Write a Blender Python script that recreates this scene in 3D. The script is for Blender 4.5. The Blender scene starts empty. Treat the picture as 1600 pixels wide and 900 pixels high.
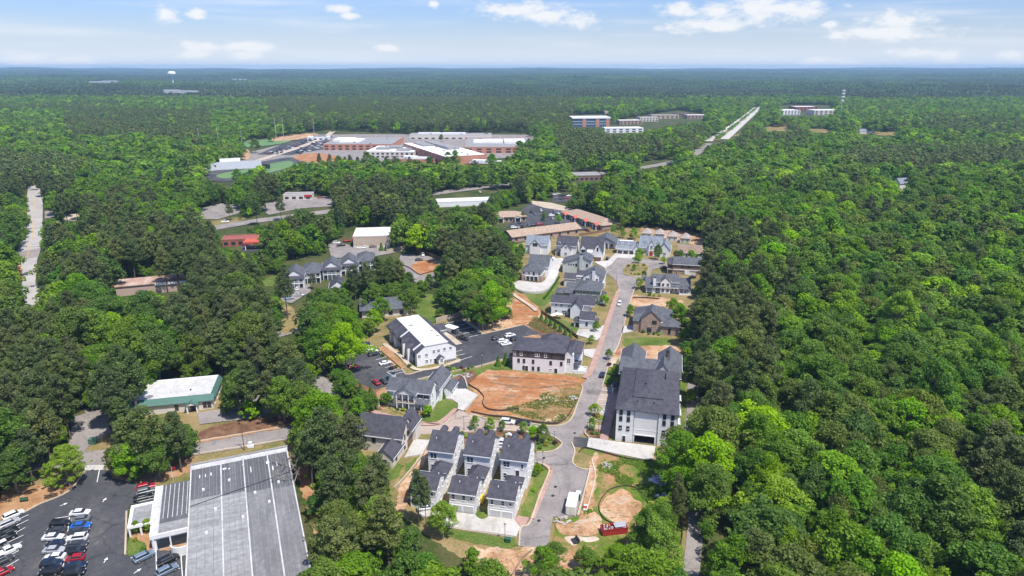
import bpy, math, random
import numpy as np
from mathutils import Vector, Matrix
random.seed(7)
SC = bpy.context.scene
COL = SC.collection
# ------------------------------------------------------------------ camera
F_PX = 1067.0
PITCH = math.atan(345.0 / F_PX)
CAM_H = 110.0
cp, sp = math.cos(PITCH), math.sin(PITCH)
cam_data = bpy.data.cameras.new('camera')
cam = bpy.data.objects.new('camera', cam_data)
COL.objects.link(cam)
cam.location = (0, 0, CAM_H)
cam.rotation_euler = (math.pi / 2 - PITCH, 0, 0)
cam_data.sensor_width = 36.0
cam_data.lens = 36.0 * F_PX / 1600.0
cam_data.clip_start = 1.0
cam_data.clip_end = 60000.0
SC.camera = cam
# ------------------------------------------------------------------ sun, sky, exposure
SUN_EL, SUN_AZ = math.radians(63), math.radians(136)      # azimuth clockwise from the view direction
sun_dir = Vector((math.cos(SUN_EL) * math.sin(SUN_AZ), math.cos(SUN_EL) * math.cos(SUN_AZ), math.sin(SUN_EL)))
sl = bpy.data.lights.new('sun', 'SUN')
sl.energy = 4.0
sl.angle = math.radians(0.5)
sl.color = (1.0, 0.955, 0.89)
so = bpy.data.objects.new('sun', sl)
COL.objects.link(so)
so.rotation_euler = sun_dir.to_track_quat('Z', 'Y').to_euler()
so.location = (0, 0, 400)
W = bpy.data.worlds.new('World')
SC.world = W
W.use_nodes = True
def build_world():
    nt = W.node_tree
    N, L = nt.nodes, nt.links
    N.clear()
    out = N.new('ShaderNodeOutputWorld')
    bg = N.new('ShaderNodeBackground')
    bg.inputs['Strength'].default_value = 0.092
    sky = N.new('ShaderNodeTexSky')
    sky.sky_type = 'NISHITA'
    sky.sun_disc = False
    sky.sun_elevation = SUN_EL
    sky.sun_rotation = SUN_AZ
    sky.altitude = 0
    sky.air_density = 1.0
    sky.dust_density = 1.0
    sky.ozone_density = 1.2
    tint = N.new('ShaderNodeMix'); tint.data_type = 'RGBA'; tint.blend_type = 'MULTIPLY'
    tint.inputs[0].default_value = 1.0
    tint.inputs[7].default_value = (0.73, 0.87, 1.27, 1)
    L.new(sky.outputs[0], tint.inputs[6])
    # direction -> (azimuth, elevation)
    tc = N.new('ShaderNodeTexCoord')
    sx = N.new('ShaderNodeSeparateXYZ')
    L.new(tc.outputs['Generated'], sx.inputs[0])
    def m(op, a, b=None, c=None):
        n = N.new('ShaderNodeMath'); n.operation = op
        for i, v in enumerate((a, b, c)):
            if v is None: continue
            if isinstance(v, (int, float)): n.inputs[i].default_value = v
            else: L.new(v, n.inputs[i])
        return n.outputs[0]
    az = m('ARCTAN2', sx.outputs[0], sx.outputs[1])
    el = m('ARCSINE', sx.outputs[2])
    cb = N.new('ShaderNodeCombineXYZ')
    L.new(az, cb.inputs[0]); L.new(el, cb.inputs[1])
    no = N.new('ShaderNodeTexNoise'); no.inputs['Scale'].default_value = 30; no.inputs['Detail'].default_value = 9
    no.inputs['Roughness'].default_value = 0.68
    mp = N.new('ShaderNodeMapping'); mp.inputs['Scale'].default_value = (1, 2.2, 1)
    L.new(cb.outputs[0], mp.inputs[0]); L.new(mp.outputs[0], no.inputs['Vector'])
    # cumulus clouds (half widths in pixels of the photograph, turned into angles)
    cl = [(258,22,11,8),(310,23,9,5),(322,74,30,5),(388,74,34,6),(385,86,20,5),(306,85,20,4),(48,97,22,9),(108,98,26,7),(545,25,10,3),(528,14,18,4),
          (678,6,6,4),(810,16,52,8),(850,24,30,8),(900,35,20,8),(1063,15,20,8),(1118,18,24,8),(1100,40,56,7),(1206,15,62,11),(1385,52,60,7),(1395,33,30,8),
          (1305,55,10,5),(1272,98,14,5),(1318,98,16,5),(1480,89,10,6),(1440,82,30,5),(1582,86,10,5),(605,76,14,4),(1300,39,9,4)]
    cur = None
    for px, py, w, h in cl:
        a = math.atan2((px - 800) / F_PX, cp - (py - 450) / F_PX * sp)
        e = math.atan2(-(sp + (py - 450) / F_PX * cp), math.hypot((px - 800) / F_PX, cp - (py - 450) / F_PX * sp))
        sa, se = F_PX / (w * 1.25), F_PX / (h * 1.35)
        v = N.new('ShaderNodeVectorMath'); v.operation = 'MULTIPLY_ADD'
        v.inputs[1].default_value = (sa, se, 0); v.inputs[2].default_value = (-a * sa, -e * se, 0)
        L.new(cb.outputs[0], v.inputs[0])
        ln = N.new('ShaderNodeVectorMath'); ln.operation = 'LENGTH'
        L.new(v.outputs[0], ln.inputs[0])
        cur = ln.outputs['Value'] if cur is None else m('SMOOTH_MIN', cur, ln.outputs['Value'], 0.3)
    cum = m('SUBTRACT', cur, m('MULTIPLY', m('SUBTRACT', no.outputs[0], 0.47), 3.6))
    mr = N.new('ShaderNodeMapRange'); mr.interpolation_type = 'SMOOTHSTEP'
    mr.inputs[1].default_value = 1.35; mr.inputs[2].default_value = 0.10
    L.new(cum, mr.inputs[0])
    # high thin streaks over the whole sky, and scattered cumulus above the frame
    def streak(rot, scl, lo, hi, k):
        mp2 = N.new('ShaderNodeMapping'); mp2.inputs['Rotation'].default_value = (0, 0, rot); mp2.inputs['Scale'].default_value = scl
        L.new(cb.outputs[0], mp2.inputs[0])
        n2 = N.new('ShaderNodeTexNoise'); n2.inputs['Scale'].default_value = 3.0; n2.inputs['Detail'].default_value = 5
        L.new(mp2.outputs[0], n2.inputs['Vector'])
        r = N.new('ShaderNodeMapRange'); r.interpolation_type = 'SMOOTHSTEP'
        r.inputs[1].default_value = lo; r.inputs[2].default_value = hi; r.inputs[4].default_value = k
        L.new(n2.outputs[0], r.inputs[0])
        return r.outputs[0]
    s1 = streak(0.10, (1.2, 16, 1), 0.48, 0.76, 0.46)
    s2 = streak(-0.06, (2.5, 26, 1), 0.54, 0.78, 0.30)
    st = m('MAXIMUM', s1, s2)
    dens = m('MAXIMUM', m('MULTIPLY', mr.outputs[0], 0.95), st)
    hz = N.new('ShaderNodeMapRange'); hz.interpolation_type = 'SMOOTHSTEP'          # pale air low over the horizon, all round
    hz.inputs[1].default_value = 0.075; hz.inputs[2].default_value = -0.01; hz.inputs[4].default_value = 0.9
    L.new(el, hz.inputs[0])
    low = N.new('ShaderNodeMix'); low.data_type = 'RGBA'; low.inputs[7].default_value = (6.3, 6.9, 7.6, 1)
    L.new(hz.outputs[0], low.inputs[0]); L.new(tint.outputs[2], low.inputs[6])
    mix = N.new('ShaderNodeMix'); mix.data_type = 'RGBA'
    L.new(dens, mix.inputs[0]); L.new(low.outputs[2], mix.inputs[6])
    mix.inputs[7].default_value = (6.8, 6.9, 7.1, 1)
    L.new(mix.outputs[2], bg.inputs['Color'])
    L.new(bg.outputs[0], out.inputs[0])
build_world()
SC.view_settings.view_transform = 'Standard'
SC.view_settings.look = 'None'
SC.view_settings.exposure = 0.60
SC.view_settings.gamma = 1.0
SC.cycles.max_bounces = 6
SC.cycles.diffuse_bounces = 3
SC.cycles.glossy_bounces = 2
SC.cycles.transmission_bounces = 3
SC.cycles.volume_bounces = 0
SC.cycles.transparent_max_bounces = 6
SC.cycles.use_adaptive_sampling = True
SC.cycles.adaptive_threshold = 0.02
SC.cycles.use_denoising = True
SC.cycles.sample_clamp_indirect = 4.0
# ------------------------------------------------------------------ helpers
def G(px, py, z=0.0):
    """point of the place seen at a photo pixel, on the level z"""
    u, v = (px - 800) / F_PX, (py - 450) / F_PX
    t = (z - CAM_H) / -(sp + v * cp)
    return Vector((u * t, (cp - v * sp) * t, z))
def proj(x, y, z):
    d = y * cp + (CAM_H - z) * sp
    d = np.maximum(d, 1.0) if isinstance(d, np.ndarray) else max(d, 1.0)
    return 800 + F_PX * x / d, 450 + F_PX * ((CAM_H - z) * cp - y * sp) / d
def S(r, g, b):
    f = lambda c: (c / 255 / 12.92) if c / 255 <= 0.04045 else ((c / 255 + 0.055) / 1.055) ** 2.4
    return (f(r), f(g), f(b))
def terrain(x, y):
    r = np.hypot(x, y)
    a = np.clip((r - 2000) / 1800, 0, 1)
    b = np.clip((r - 3000) / 11000, 0, 1)
    h = a * 10 * (np.sin(x / 610 + 1.3) * np.cos(y / 830) + 0.6 * np.sin(x / 290 + y / 410)) + b * (60 + 9 * np.sin(x / 1400 + 2) + 5 * np.sin(x / 520))
    return h
# ------------------------------------------------------------------ materials
MATS = {}
def node_mat(name):
    m = bpy.data.materials.new(name); m.use_nodes = True
    nt = m.node_tree
    b = nt.nodes['Principled BSDF']
    MATS[name] = m
    return m, nt, b
def noise(nt, scale, detail=4, rough=0.6, coord='Object', vec=None, stretch=None):
    n = nt.nodes.new('ShaderNodeTexNoise')
    n.inputs['Scale'].default_value = scale; n.inputs['Detail'].default_value = detail; n.inputs['Roughness'].default_value = rough
    tc = nt.nodes.new('ShaderNodeTexCoord')
    src = tc.outputs[coord]
    if stretch:
        mp = nt.nodes.new('ShaderNodeMapping'); mp.inputs['Scale'].default_value = stretch
        nt.links.new(src, mp.inputs[0]); src = mp.outputs[0]
    nt.links.new(src, n.inputs['Vector'])
    return n.outputs['Fac']
def ramp(nt, fac, stops):
    r = nt.nodes.new('ShaderNodeValToRGB')
    e = r.color_ramp.elements
    while len(e) < len(stops): e.new(0.5)
    for i, (p, c) in enumerate(stops):
        e[i].position = p; e[i].color = (*c[:3], 1)
    nt.links.new(fac, r.inputs[0])
    return r.outputs[0]
def mixc(nt, fac, a, b, mode='MIX'):
    n = nt.nodes.new('ShaderNodeMix'); n.data_type = 'RGBA'; n.blend_type = mode
    for i, v in ((0, fac), (6, a), (7, b)):
        if isinstance(v, (int, float)): n.inputs[i].default_value = v
        elif isinstance(v, tuple): n.inputs[i].default_value = (*v[:3], 1)
        else: nt.links.new(v, n.inputs[i])
    return n.outputs[2]
def bump(nt, b, h, strength=0.3, dist=0.05):
    n = nt.nodes.new('ShaderNodeBump'); n.inputs['Strength'].default_value = strength; n.inputs['Distance'].default_value = dist
    nt.links.new(h, n.inputs['Height']); nt.links.new(n.outputs[0], b.inputs['Normal'])
def plain(name, rgb, rough=0.8, var=0.12, scale=1.5, metal=0.0, fine=0.0):
    if name in MATS: return MATS[name]
    m, nt, b = node_mat(name)
    k = [tuple(min(1, c * (1 + s)) for c in rgb) for s in (-2 * var, -var * .5, var * .5, 1.6 * var)]
    f = noise(nt, scale, 6, 0.65)
    c = ramp(nt, f, [(0.25, k[0]), (0.45, k[1]), (0.58, k[2]), (0.78, k[3])])
    nt.links.new(c, b.inputs['Base Color'])
    b.inputs['Roughness'].default_value = rough; b.inputs['Metallic'].default_value = metal
    if fine: bump(nt, b, noise(nt, scale * 12, 3), fine, 0.03)
    return m
def two_tone(name, stops, s1=0.2, s2=2.0, rough=0.9, k=0.35, stretch=None, b_str=0.3, spread=0.6):
    """ground material: large patches from s1, broken up by fine grain s2"""
    m, nt, b = node_mat(name)
    f1 = noise(nt, s1, 6, 0.68, stretch=stretch); f2 = noise(nt, s2, 5, 0.7)
    mx = nt.nodes.new('ShaderNodeMix'); mx.data_type = 'FLOAT'; mx.inputs[0].default_value = k
    nt.links.new(f1, mx.inputs[2]); nt.links.new(f2, mx.inputs[3])
    stops = [(0.5 + (p - 0.5) * spread, c) for p, c in stops]
    nt.links.new(ramp(nt, mx.outputs[0], stops), b.inputs['Base Color'])
    b.inputs['Roughness'].default_value = rough
    b.inputs['Specular IOR Level'].default_value = 0.15
    if b_str: bump(nt, b, f2, b_str, 0.1)
    return m
def siding(name, rgb, pitch=0.22):
    m, nt, b = node_mat(name)
    tc = nt.nodes.new('ShaderNodeTexCoord'); s = nt.nodes.new('ShaderNodeSeparateXYZ')
    nt.links.new(tc.outputs['Object'], s.inputs[0])
    md = nt.nodes.new('ShaderNodeMath'); md.operation = 'PINGPONG'; md.inputs[1].default_value = pitch
    nt.links.new(s.outputs[2], md.inputs[0])
    f = noise(nt, 0.8, 5, 0.6)
    c = ramp(nt, f, [(0.3, tuple(x * 0.90 for x in rgb)), (0.7, rgb)])
    nt.links.new(c, b.inputs['Base Color']); b.inputs['Roughness'].default_value = 0.6
    bump(nt, b, md.outputs[0], 0.5, 0.04)
    return m
def shingle(name, rgb):
    m, nt, b = node_mat(name)
    f1 = noise(nt, 0.7, 5, 0.6); f2 = noise(nt, 9.0, 3, 0.7, stretch=(1, 1, 3))
    c = ramp(nt, f2, [(0.30, tuple(x * 0.55 for x in rgb)), (0.5, rgb), (0.70, tuple(x * 1.6 for x in rgb))])
    d = ramp(nt, f1, [(0.36, (0.78,) * 3), (0.64, (1.2,) * 3)])
    nt.links.new(mixc(nt, 1.0, c, d, 'MULTIPLY'), b.inputs['Base Color'])
    b.inputs['Roughness'].default_value = 0.9; b.inputs['Specular IOR Level'].default_value = 0.12
    bump(nt, b, f2, 0.4, 0.03)
    return m
def brickmat(name, c1, c2, mortar):
    m, nt, b = node_mat(name)
    tc = nt.nodes.new('ShaderNodeTexCoord')
    sep = nt.nodes.new('ShaderNodeSeparateXYZ'); nt.links.new(tc.outputs['Object'], sep.inputs[0])
    ad = nt.nodes.new('ShaderNodeMath'); nt.links.new(sep.outputs[0], ad.inputs[0]); nt.links.new(sep.outputs[1], ad.inputs[1])
    cb = nt.nodes.new('ShaderNodeCombineXYZ'); nt.links.new(ad.outputs[0], cb.inputs[0]); nt.links.new(sep.outputs[2], cb.inputs[1])
    t = nt.nodes.new('ShaderNodeTexBrick'); nt.links.new(cb.outputs[0], t.inputs['Vector'])
    t.inputs['Color1'].default_value = (*c1, 1); t.inputs['Color2'].default_value = (*c2, 1); t.inputs['Mortar'].default_value = (*mortar, 1)
    t.inputs['Scale'].default_value = 1.0; t.inputs['Brick Width'].default_value = 0.6; t.inputs['Row Height'].default_value = 0.2
    t.inputs['Mortar Size'].default_value = 0.018
    f = ramp(nt, noise(nt, 0.9, 4), [(0.3, (0.8,) * 3), (0.7, (1.15,) * 3)])
    nt.links.new(mixc(nt, 1.0, t.outputs[0], f, 'MULTIPLY'), b.inputs['Base Color'])
    b.inputs['Roughness'].default_value = 0.85
    return m
def leafmat(name, dark, light, trans=0.22):
    m, nt, b = node_mat(name)
    at = nt.nodes.new('ShaderNodeAttribute'); at.attribute_name = 'tone'
    oi = nt.nodes.new('ShaderNodeObjectInfo')
    c = mixc(nt, at.outputs['Fac'], dark, light)
    hs = nt.nodes.new('ShaderNodeHueSaturation')
    def mr(lo, hi, src):
        r = nt.nodes.new('ShaderNodeMapRange'); r.inputs[3].default_value = lo; r.inputs[4].default_value = hi
        nt.links.new(src, r.inputs[0]); return r.outputs[0]
    wn = nt.nodes.new('ShaderNodeTexWhiteNoise'); wn.noise_dimensions = '1D'
    nt.links.new(oi.outputs['Random'], wn.inputs['W'])
    nt.links.new(mr(0.484, 0.510, oi.outputs['Random']), hs.inputs['Hue'])
    nt.links.new(mr(0.80, 1.20, wn.outputs['Value']), hs.inputs['Value'])
    nt.links.new(mr(0.90, 1.05, wn.outputs['Value']), hs.inputs['Saturation'])
    nt.links.new(c, hs.inputs['Color'])
    nt.links.new(hs.outputs[0], b.inputs['Base Color'])
    b.inputs['Roughness'].default_value = 0.55; b.inputs['Specular IOR Level'].default_value = 0.25
    tr = nt.nodes.new('ShaderNodeBsdfTranslucent')
    nt.links.new(mixc(nt, 1.0, hs.outputs[0], (1.15, 1.3, 0.5), 'MULTIPLY'), tr.inputs[0])
    mx = nt.nodes.new('ShaderNodeMixShader'); mx.inputs[0].default_value = trans
    nt.links.new(b.outputs[0], mx.inputs[1]); nt.links.new(tr.outputs[0], mx.inputs[2])
    nt.links.new(mx.outputs[0], nt.nodes['Material Output'].inputs[0])
    return m
def paintmat():
    m, nt, b = node_mat('car_paint')
    oi = nt.nodes.new('ShaderNodeObjectInfo')
    nt.links.new(oi.outputs['Color'], b.inputs['Base Color'])
    b.inputs['Roughness'].default_value = 0.32; b.inputs['Metallic'].default_value = 0.15; b.inputs['Coat Weight'].default_value = 0.5
    return m
# foliage (real leaf albedo)
leafmat('leaf_mid', (0.076, 0.160, 0.009), (0.211, 0.362, 0.022), 0.42)
leafmat('leaf_dark', (0.052, 0.130, 0.013), (0.153, 0.289, 0.030), 0.42)
leafmat('leaf_lime', (0.140, 0.285, 0.006), (0.310, 0.500, 0.012), 0.4)
leafmat('leaf_olive', (0.086, 0.138, 0.017), (0.216, 0.283, 0.048), 0.42)
leafmat('pine_dark', (0.054, 0.092, 0.020), (0.146, 0.200, 0.056), 0.28)
leafmat('pine_olive', (0.076, 0.102, 0.024), (0.184, 0.218, 0.068), 0.28)
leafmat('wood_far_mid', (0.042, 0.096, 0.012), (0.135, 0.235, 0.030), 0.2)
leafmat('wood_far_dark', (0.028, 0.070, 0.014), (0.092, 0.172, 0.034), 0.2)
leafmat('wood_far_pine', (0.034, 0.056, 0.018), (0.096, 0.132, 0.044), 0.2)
leafmat('leaf_red', (0.045, 0.012, 0.014), (0.11, 0.03, 0.03))
leafmat('leaf_yellow', (0.14, 0.14, 0.01), (0.32, 0.28, 0.02))
def wear(name, seams=0.16, amt=0.35):
    """cracks, tar lines and stains with shapes of their own on a paved material"""
    m = MATS[name]; nt = m.node_tree; b = nt.nodes['Principled BSDF']; src = b.inputs['Base Color'].links[0].from_socket
    tc = nt.nodes.new('ShaderNodeTexCoord'); nz = nt.nodes.new('ShaderNodeTexNoise'); nz.inputs['Scale'].default_value = 0.5; nt.links.new(tc.outputs['Object'], nz.inputs['Vector'])
    va = nt.nodes.new('ShaderNodeVectorMath'); va.operation = 'MULTIPLY_ADD'; nt.links.new(nz.outputs['Color'], va.inputs[0]); va.inputs[1].default_value = (2.5, 2.5, 0); nt.links.new(tc.outputs['Object'], va.inputs[2])
    vo = nt.nodes.new('ShaderNodeTexVoronoi'); vo.feature = 'DISTANCE_TO_EDGE'; vo.inputs['Scale'].default_value = seams; nt.links.new(va.outputs[0], vo.inputs['Vector'])
    r = nt.nodes.new('ShaderNodeMapRange'); r.inputs[1].default_value = 0.004; r.inputs[2].default_value = 0.016; r.inputs[3].default_value = 1 - amt; r.inputs[4].default_value = 1.0; nt.links.new(vo.outputs['Distance'], r.inputs[0])
    st = ramp(nt, noise(nt, 0.22, 6, .7, stretch=(1, .4, 1)), [(0.33, (0.72,) * 3), (0.46, (1.0,) * 3), (0.60, (1.0,) * 3), (0.68, (1.14, 1.10, 1.05))])
    c = mixc(nt, 1.0, src, st, 'MULTIPLY')
    cb = nt.nodes.new('ShaderNodeCombineXYZ')
    for k in range(3): nt.links.new(r.outputs[0], cb.inputs[k])
    nt.links.new(mixc(nt, 1.0, c, cb.outputs[0], 'MULTIPLY'), b.inputs['Base Color'])
plain('bark', (0.13, 0.095, 0.07), 0.9, 0.25, 1.2)
plain('bark_grey', (0.26, 0.23, 0.20), 0.9, 0.2, 1.2)
two_tone('forest_floor', [(0.30, (0.030, 0.050, 0.012)), (0.48, (0.050, 0.072, 0.018)), (0.60, (0.095, 0.085, 0.034)), (0.75, (0.07, 0.10, 0.025))], 0.05, 0.8)
two_tone('grass', [(0.28, (0.045, 0.085, 0.014)), (0.45, (0.085, 0.135, 0.022)), (0.60, (0.135, 0.165, 0.035)), (0.74, (0.22, 0.19, 0.075))], 0.10, 1.6, k=0.45)
two_tone('grass_dry', [(0.28, (0.085, 0.105, 0.022)), (0.45, (0.18, 0.155, 0.055)), (0.60, (0.28, 0.20, 0.095)), (0.74, (0.34, 0.25, 0.14))], 0.10, 1.4, k=0.45)
two_tone('weedy', [(0.26, (0.045, 0.10, 0.008)), (0.42, (0.085, 0.155, 0.014)), (0.52, (0.15, 0.16, 0.035)), (0.58, (0.30, 0.19, 0.085)), (0.66, (0.36, 0.19, 0.085)), (0.80, (0.46, 0.34, 0.22))], 0.085, 0.9, k=0.3, spread=.7)
two_tone('clay', [(0.20, (0.17, 0.075, 0.032)), (0.36, (0.30, 0.115, 0.042)), (0.50, (0.36, 0.155, 0.064)), (0.62, (0.42, 0.235, 0.125)), (0.80, (0.50, 0.39, 0.28))], 0.055, 0.8, k=0.32, stretch=(1, 2.4, 1), b_str=0.9, spread=.75)
two_tone('clay_weedy', [(0.26, (0.065, 0.070, 0.016)), (0.42, (0.13, 0.105, 0.030)), (0.52, (0.25, 0.15, 0.055)), (0.62, (0.36, 0.22, 0.105)), (0.76, (0.48, 0.38, 0.26))], 0.20, 1.3, k=0.42, stretch=(1, 2.6, 1), b_str=0.9, spread=.75)
def clay_layers(name, sand, grey, weed):
    m = MATS[name]; nt = m.node_tree; b = nt.nodes['Principled BSDF']; c = b.inputs['Base Color'].links[0].from_socket
    for i, (col, lo, hi, sc, st) in enumerate(((sand, .53, .66, .11, (1, 1.8, 1)), (grey, .56, .66, .075, (1.0, 2.6, 1)), (weed, .56, .64, .35, (1, 2.0, 1)))):
        n = nt.nodes.new('ShaderNodeTexNoise'); n.inputs['Scale'].default_value = sc; n.inputs['Detail'].default_value = 8; n.inputs['Roughness'].default_value = .72
        tc = nt.nodes.new('ShaderNodeTexCoord'); mp = nt.nodes.new('ShaderNodeMapping'); mp.inputs['Scale'].default_value = st; mp.inputs['Location'].default_value = (31 * i + 7, 17 * i, 0); mp.inputs['Rotation'].default_value = (0, 0, .25 - .2 * i)
        nt.links.new(tc.outputs['Object'], mp.inputs[0]); nt.links.new(mp.outputs[0], n.inputs['Vector'])
        r = nt.nodes.new('ShaderNodeMapRange'); r.inputs[1].default_value = lo; r.inputs[2].default_value = hi; nt.links.new(n.outputs['Fac'], r.inputs[0])
        c = mixc(nt, r.outputs[0], c, col)
    nt.links.new(c, b.inputs['Base Color'])
clay_layers('clay', (.50, .37, .25), (.22, .15, .10), (.13, .12, .035))
clay_layers('clay_weedy', (.50, .38, .26), (.20, .14, .09), (.075, .085, .018))
two_tone('grey_soil', [(0.3, (0.14, 0.11, 0.085)), (0.5, (0.21, 0.16, 0.12)), (0.7, (0.30, 0.20, 0.13))], 0.2, 1.2)
two_tone('pale_sand', [(0.3, (0.42, 0.30, 0.20)), (0.5, (0.52, 0.42, 0.33)), (0.7, (0.60, 0.55, 0.49))], 0.2, 1.2)
two_tone('dirt', [(0.28, (0.22, 0.105, 0.05)), (0.45, (0.38, 0.21, 0.11)), (0.58, (0.50, 0.32, 0.19)), (0.75, (0.58, 0.46, 0.34))], 0.10, 1.2)
clay_layers('dirt', (.46, .38, .29), (.30, .22, .15), (.14, .14, .035))
two_tone('mulch', [(0.28, (0.085, 0.040, 0.024)), (0.50, (0.16, 0.085, 0.050)), (0.72, (0.25, 0.15, 0.09))], 0.3, 2.5)
two_tone('straw', [(0.28, (0.23, 0.115, 0.055)), (0.50, (0.36, 0.20, 0.10)), (0.72, (0.46, 0.31, 0.18))], 0.2, 2.0)
two_tone('asphalt_dark', [(0.22, (0.046, 0.047, 0.052)), (0.46, (0.064, 0.065, 0.071)), (0.60, (0.084, 0.083, 0.086)), (0.80, (0.16, 0.148, 0.135))], 0.06, 0.7, 0.85, 0.3, (1, .5, 1), 0.05)
two_tone('asphalt', [(0.25, (0.19, 0.17, 0.16)), (0.50, (0.255, 0.228, 0.212)), (0.75, (0.325, 0.285, 0.255))], 0.08, 1.2, 0.85, 0.35, None, 0.05)
two_tone('asphalt_pale', [(0.25, (0.30, 0.28, 0.265)), (0.50, (0.38, 0.355, 0.335)), (0.75, (0.46, 0.43, 0.40))], 0.08, 1.2, 0.85, 0.35, None, 0.05)
two_tone('asphalt_tan', [(0.25, (0.29, 0.235, 0.195)), (0.50, (0.38, 0.305, 0.25)), (0.75, (0.47, 0.365, 0.28))], 0.09, 1.2, 0.85, 0.35, None, 0.05)
two_tone('concrete', [(0.25, (0.39, 0.365, 0.325)), (0.50, (0.48, 0.455, 0.415)), (0.75, (0.55, 0.525, 0.485))], 0.12, 1.6, 0.85, 0.4, None, 0.05)
two_tone('concrete_tan', [(0.25, (0.36, 0.29, 0.21)), (0.50, (0.46, 0.38, 0.29)), (0.75, (0.56, 0.47, 0.37))], 0.15, 1.6, 0.85, 0.4, None, 0.05)
two_tone('brick_paving', [(0.28, (0.29, 0.175, 0.135)), (0.50, (0.38, 0.245, 0.195)), (0.72, (0.47, 0.33, 0.27))], 0.3, 3.0, 0.9, 0.5)
two_tone('turf', [(0.3, (0.10, 0.19, 0.075)), (0.7, (0.145, 0.235, 0.095))], 0.02, 0.2)
two_tone('gravel_white', [(0.3, (0.30, 0.26, 0.22)), (0.5, (0.42, 0.39, 0.36)), (0.72, (0.56, 0.54, 0.52))], 0.3, 2.0)
two_tone('membrane_dark', [(0.25, (0.080, 0.082, 0.087)), (0.5, (0.112, 0.114, 0.119)), (0.75, (0.165, 0.165, 0.17))], 0.10, 1.0, 0.8, 0.4, (3, .35, 1), 0)
two_tone('membrane_light', [(0.25, (0.17, 0.17, 0.17)), (0.5, (0.26, 0.26, 0.256)), (0.75, (0.38, 0.38, 0.37))], 0.12, 0.9, 0.8, 0.45, (.6, 4, 1), 0)
two_tone('membrane_mid', [(0.25, (0.125, 0.125, 0.128)), (0.5, (0.175, 0.175, 0.178)), (0.75, (0.25, 0.25, 0.25))], 0.15, 0.9, 0.8, 0.4, (2, .5, 1), 0)
two_tone('membrane_white', [(0.25, (0.60, 0.59, 0.57)), (0.45, (0.76, 0.75, 0.74)), (0.8, (0.83, 0.825, 0.82))], 0.10, 0.8, 0.7, 0.3, None, 0)
two_tone('roof_rusty', [(0.28, (0.20, 0.10, 0.07)), (0.45, (0.36, 0.23, 0.17)), (0.6, (0.46, 0.33, 0.26)), (0.78, (0.52, 0.42, 0.36))], 0.08, 0.6, 0.9, 0.35, (3, 1, 1))
for _n, _s in (('asphalt', .10), ('asphalt_dark', .07), ('asphalt_tan', .10), ('concrete', .2)): wear(_n, _s, .3 if _n != 'concrete' else .15)
siding('white_siding', (0.81, 0.80, 0.785))
siding('grey_siding', (0.70, 0.685, 0.66))
siding('blue_siding', (0.27, 0.33, 0.40))
siding('sage_siding', (0.52, 0.545, 0.51))
siding('green_siding', (0.27, 0.31, 0.215))
siding('brown_siding', (0.085, 0.070, 0.062))
siding('tan_siding', (0.50, 0.40, 0.29), 0.6)
siding('rose_siding', (0.50, 0.36, 0.30), 0.6)
plain('stucco_beige', (0.64, 0.58, 0.51), 0.9, 0.05, 0.5)
plain('white_paint', (0.80, 0.80, 0.79), 0.5, 0.03)
plain('cream_paint', (0.72, 0.69, 0.60), 0.6, 0.05)
shingle('slate', S(76, 75, 82))
shingle('slate_grey', S(90, 92, 97))
shingle('slate_light', S(124, 130, 137))
shingle('shingle_brown', S(136, 118, 104))
shingle('shingle_tan', S(160, 140, 122))
plain('green_metal', S(72, 108, 98), 0.7, 0.10)
shingle('roof_taupe', S(158, 148, 140))
two_tone('membrane_pale', [(0.25, (0.36, 0.355, 0.345)), (0.5, (0.50, 0.495, 0.485)), (0.75, (0.66, 0.655, 0.645))], 0.25, 1.4, 0.8, 0.5, None, 0)
plain('roof_maroon', S(150, 82, 74), 0.8, 0.12)
plain('red_tile', S(190, 88, 66), 0.7, 0.1)
brickmat('brick_tan', S(172, 146, 130), S(150, 122, 106), S(186, 170, 156))
brickmat('brick_red', S(160, 92, 70), S(134, 74, 58), S(170, 130, 110))
brickmat('brick_pink', S(196, 134, 108), S(178, 116, 92), S(190, 150, 130))
brickmat('brick_brown', S(128, 104, 92), S(110, 88, 78), S(150, 130, 118))
plain('glass', (0.03, 0.04, 0.05), 0.08, 0.05)
plain('glass_blue', (0.06, 0.11, 0.17), 0.08, 0.05)
plain('dark_metal', (0.03, 0.03, 0.033), 0.45, 0.1)
plain('grey_metal', (0.30, 0.31, 0.32), 0.4, 0.1, metal=0.3)
plain('galvanised', (0.55, 0.56, 0.57), 0.4, 0.1, metal=0.4)
plain('wood', (0.20, 0.12, 0.07), 0.8, 0.25, 1.0)
plain('wood_pale', (0.42, 0.31, 0.20), 0.8, 0.2, 1.0)
plain('clod', (0.36, 0.25, 0.16), 0.9, 0.25, 0.9)
plain('stone', (0.40, 0.36, 0.31), 0.9, 0.25, 0.9, fine=0.4)
plain('silt_fabric', (0.075, 0.058, 0.046), 0.9, 0.2)
plain('interior_dark', (0.05, 0.055, 0.06), 0.9, 0.1)
plain('garage_grey', (0.55, 0.55, 0.545), 0.6, 0.04)
plain('line_white', (0.72, 0.72, 0.70), 0.7, 0.10, 2.0)
plain('line_yellow', (0.62, 0.42, 0.06), 0.7, 0.10, 2.0)
plain('tyre', (0.02, 0.02, 0.02), 0.8, 0.1)
plain('rim', (0.45, 0.45, 0.46), 0.35, 0.1, metal=0.6)
plain('lamp_lens', (0.75, 0.75, 0.72), 0.2, 0.02)
plain('tail_lens', (0.35, 0.02, 0.02), 0.3, 0.05)
plain('red_steel', S(170, 50, 48), 0.5, 0.15, 1.0)
plain('yellow_plastic', S(235, 195, 20), 0.5, 0.05)
plain('blue_plastic', S(70, 130, 190), 0.5, 0.05)
plain('green_plastic', S(40, 92, 78), 0.5, 0.1)
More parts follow.
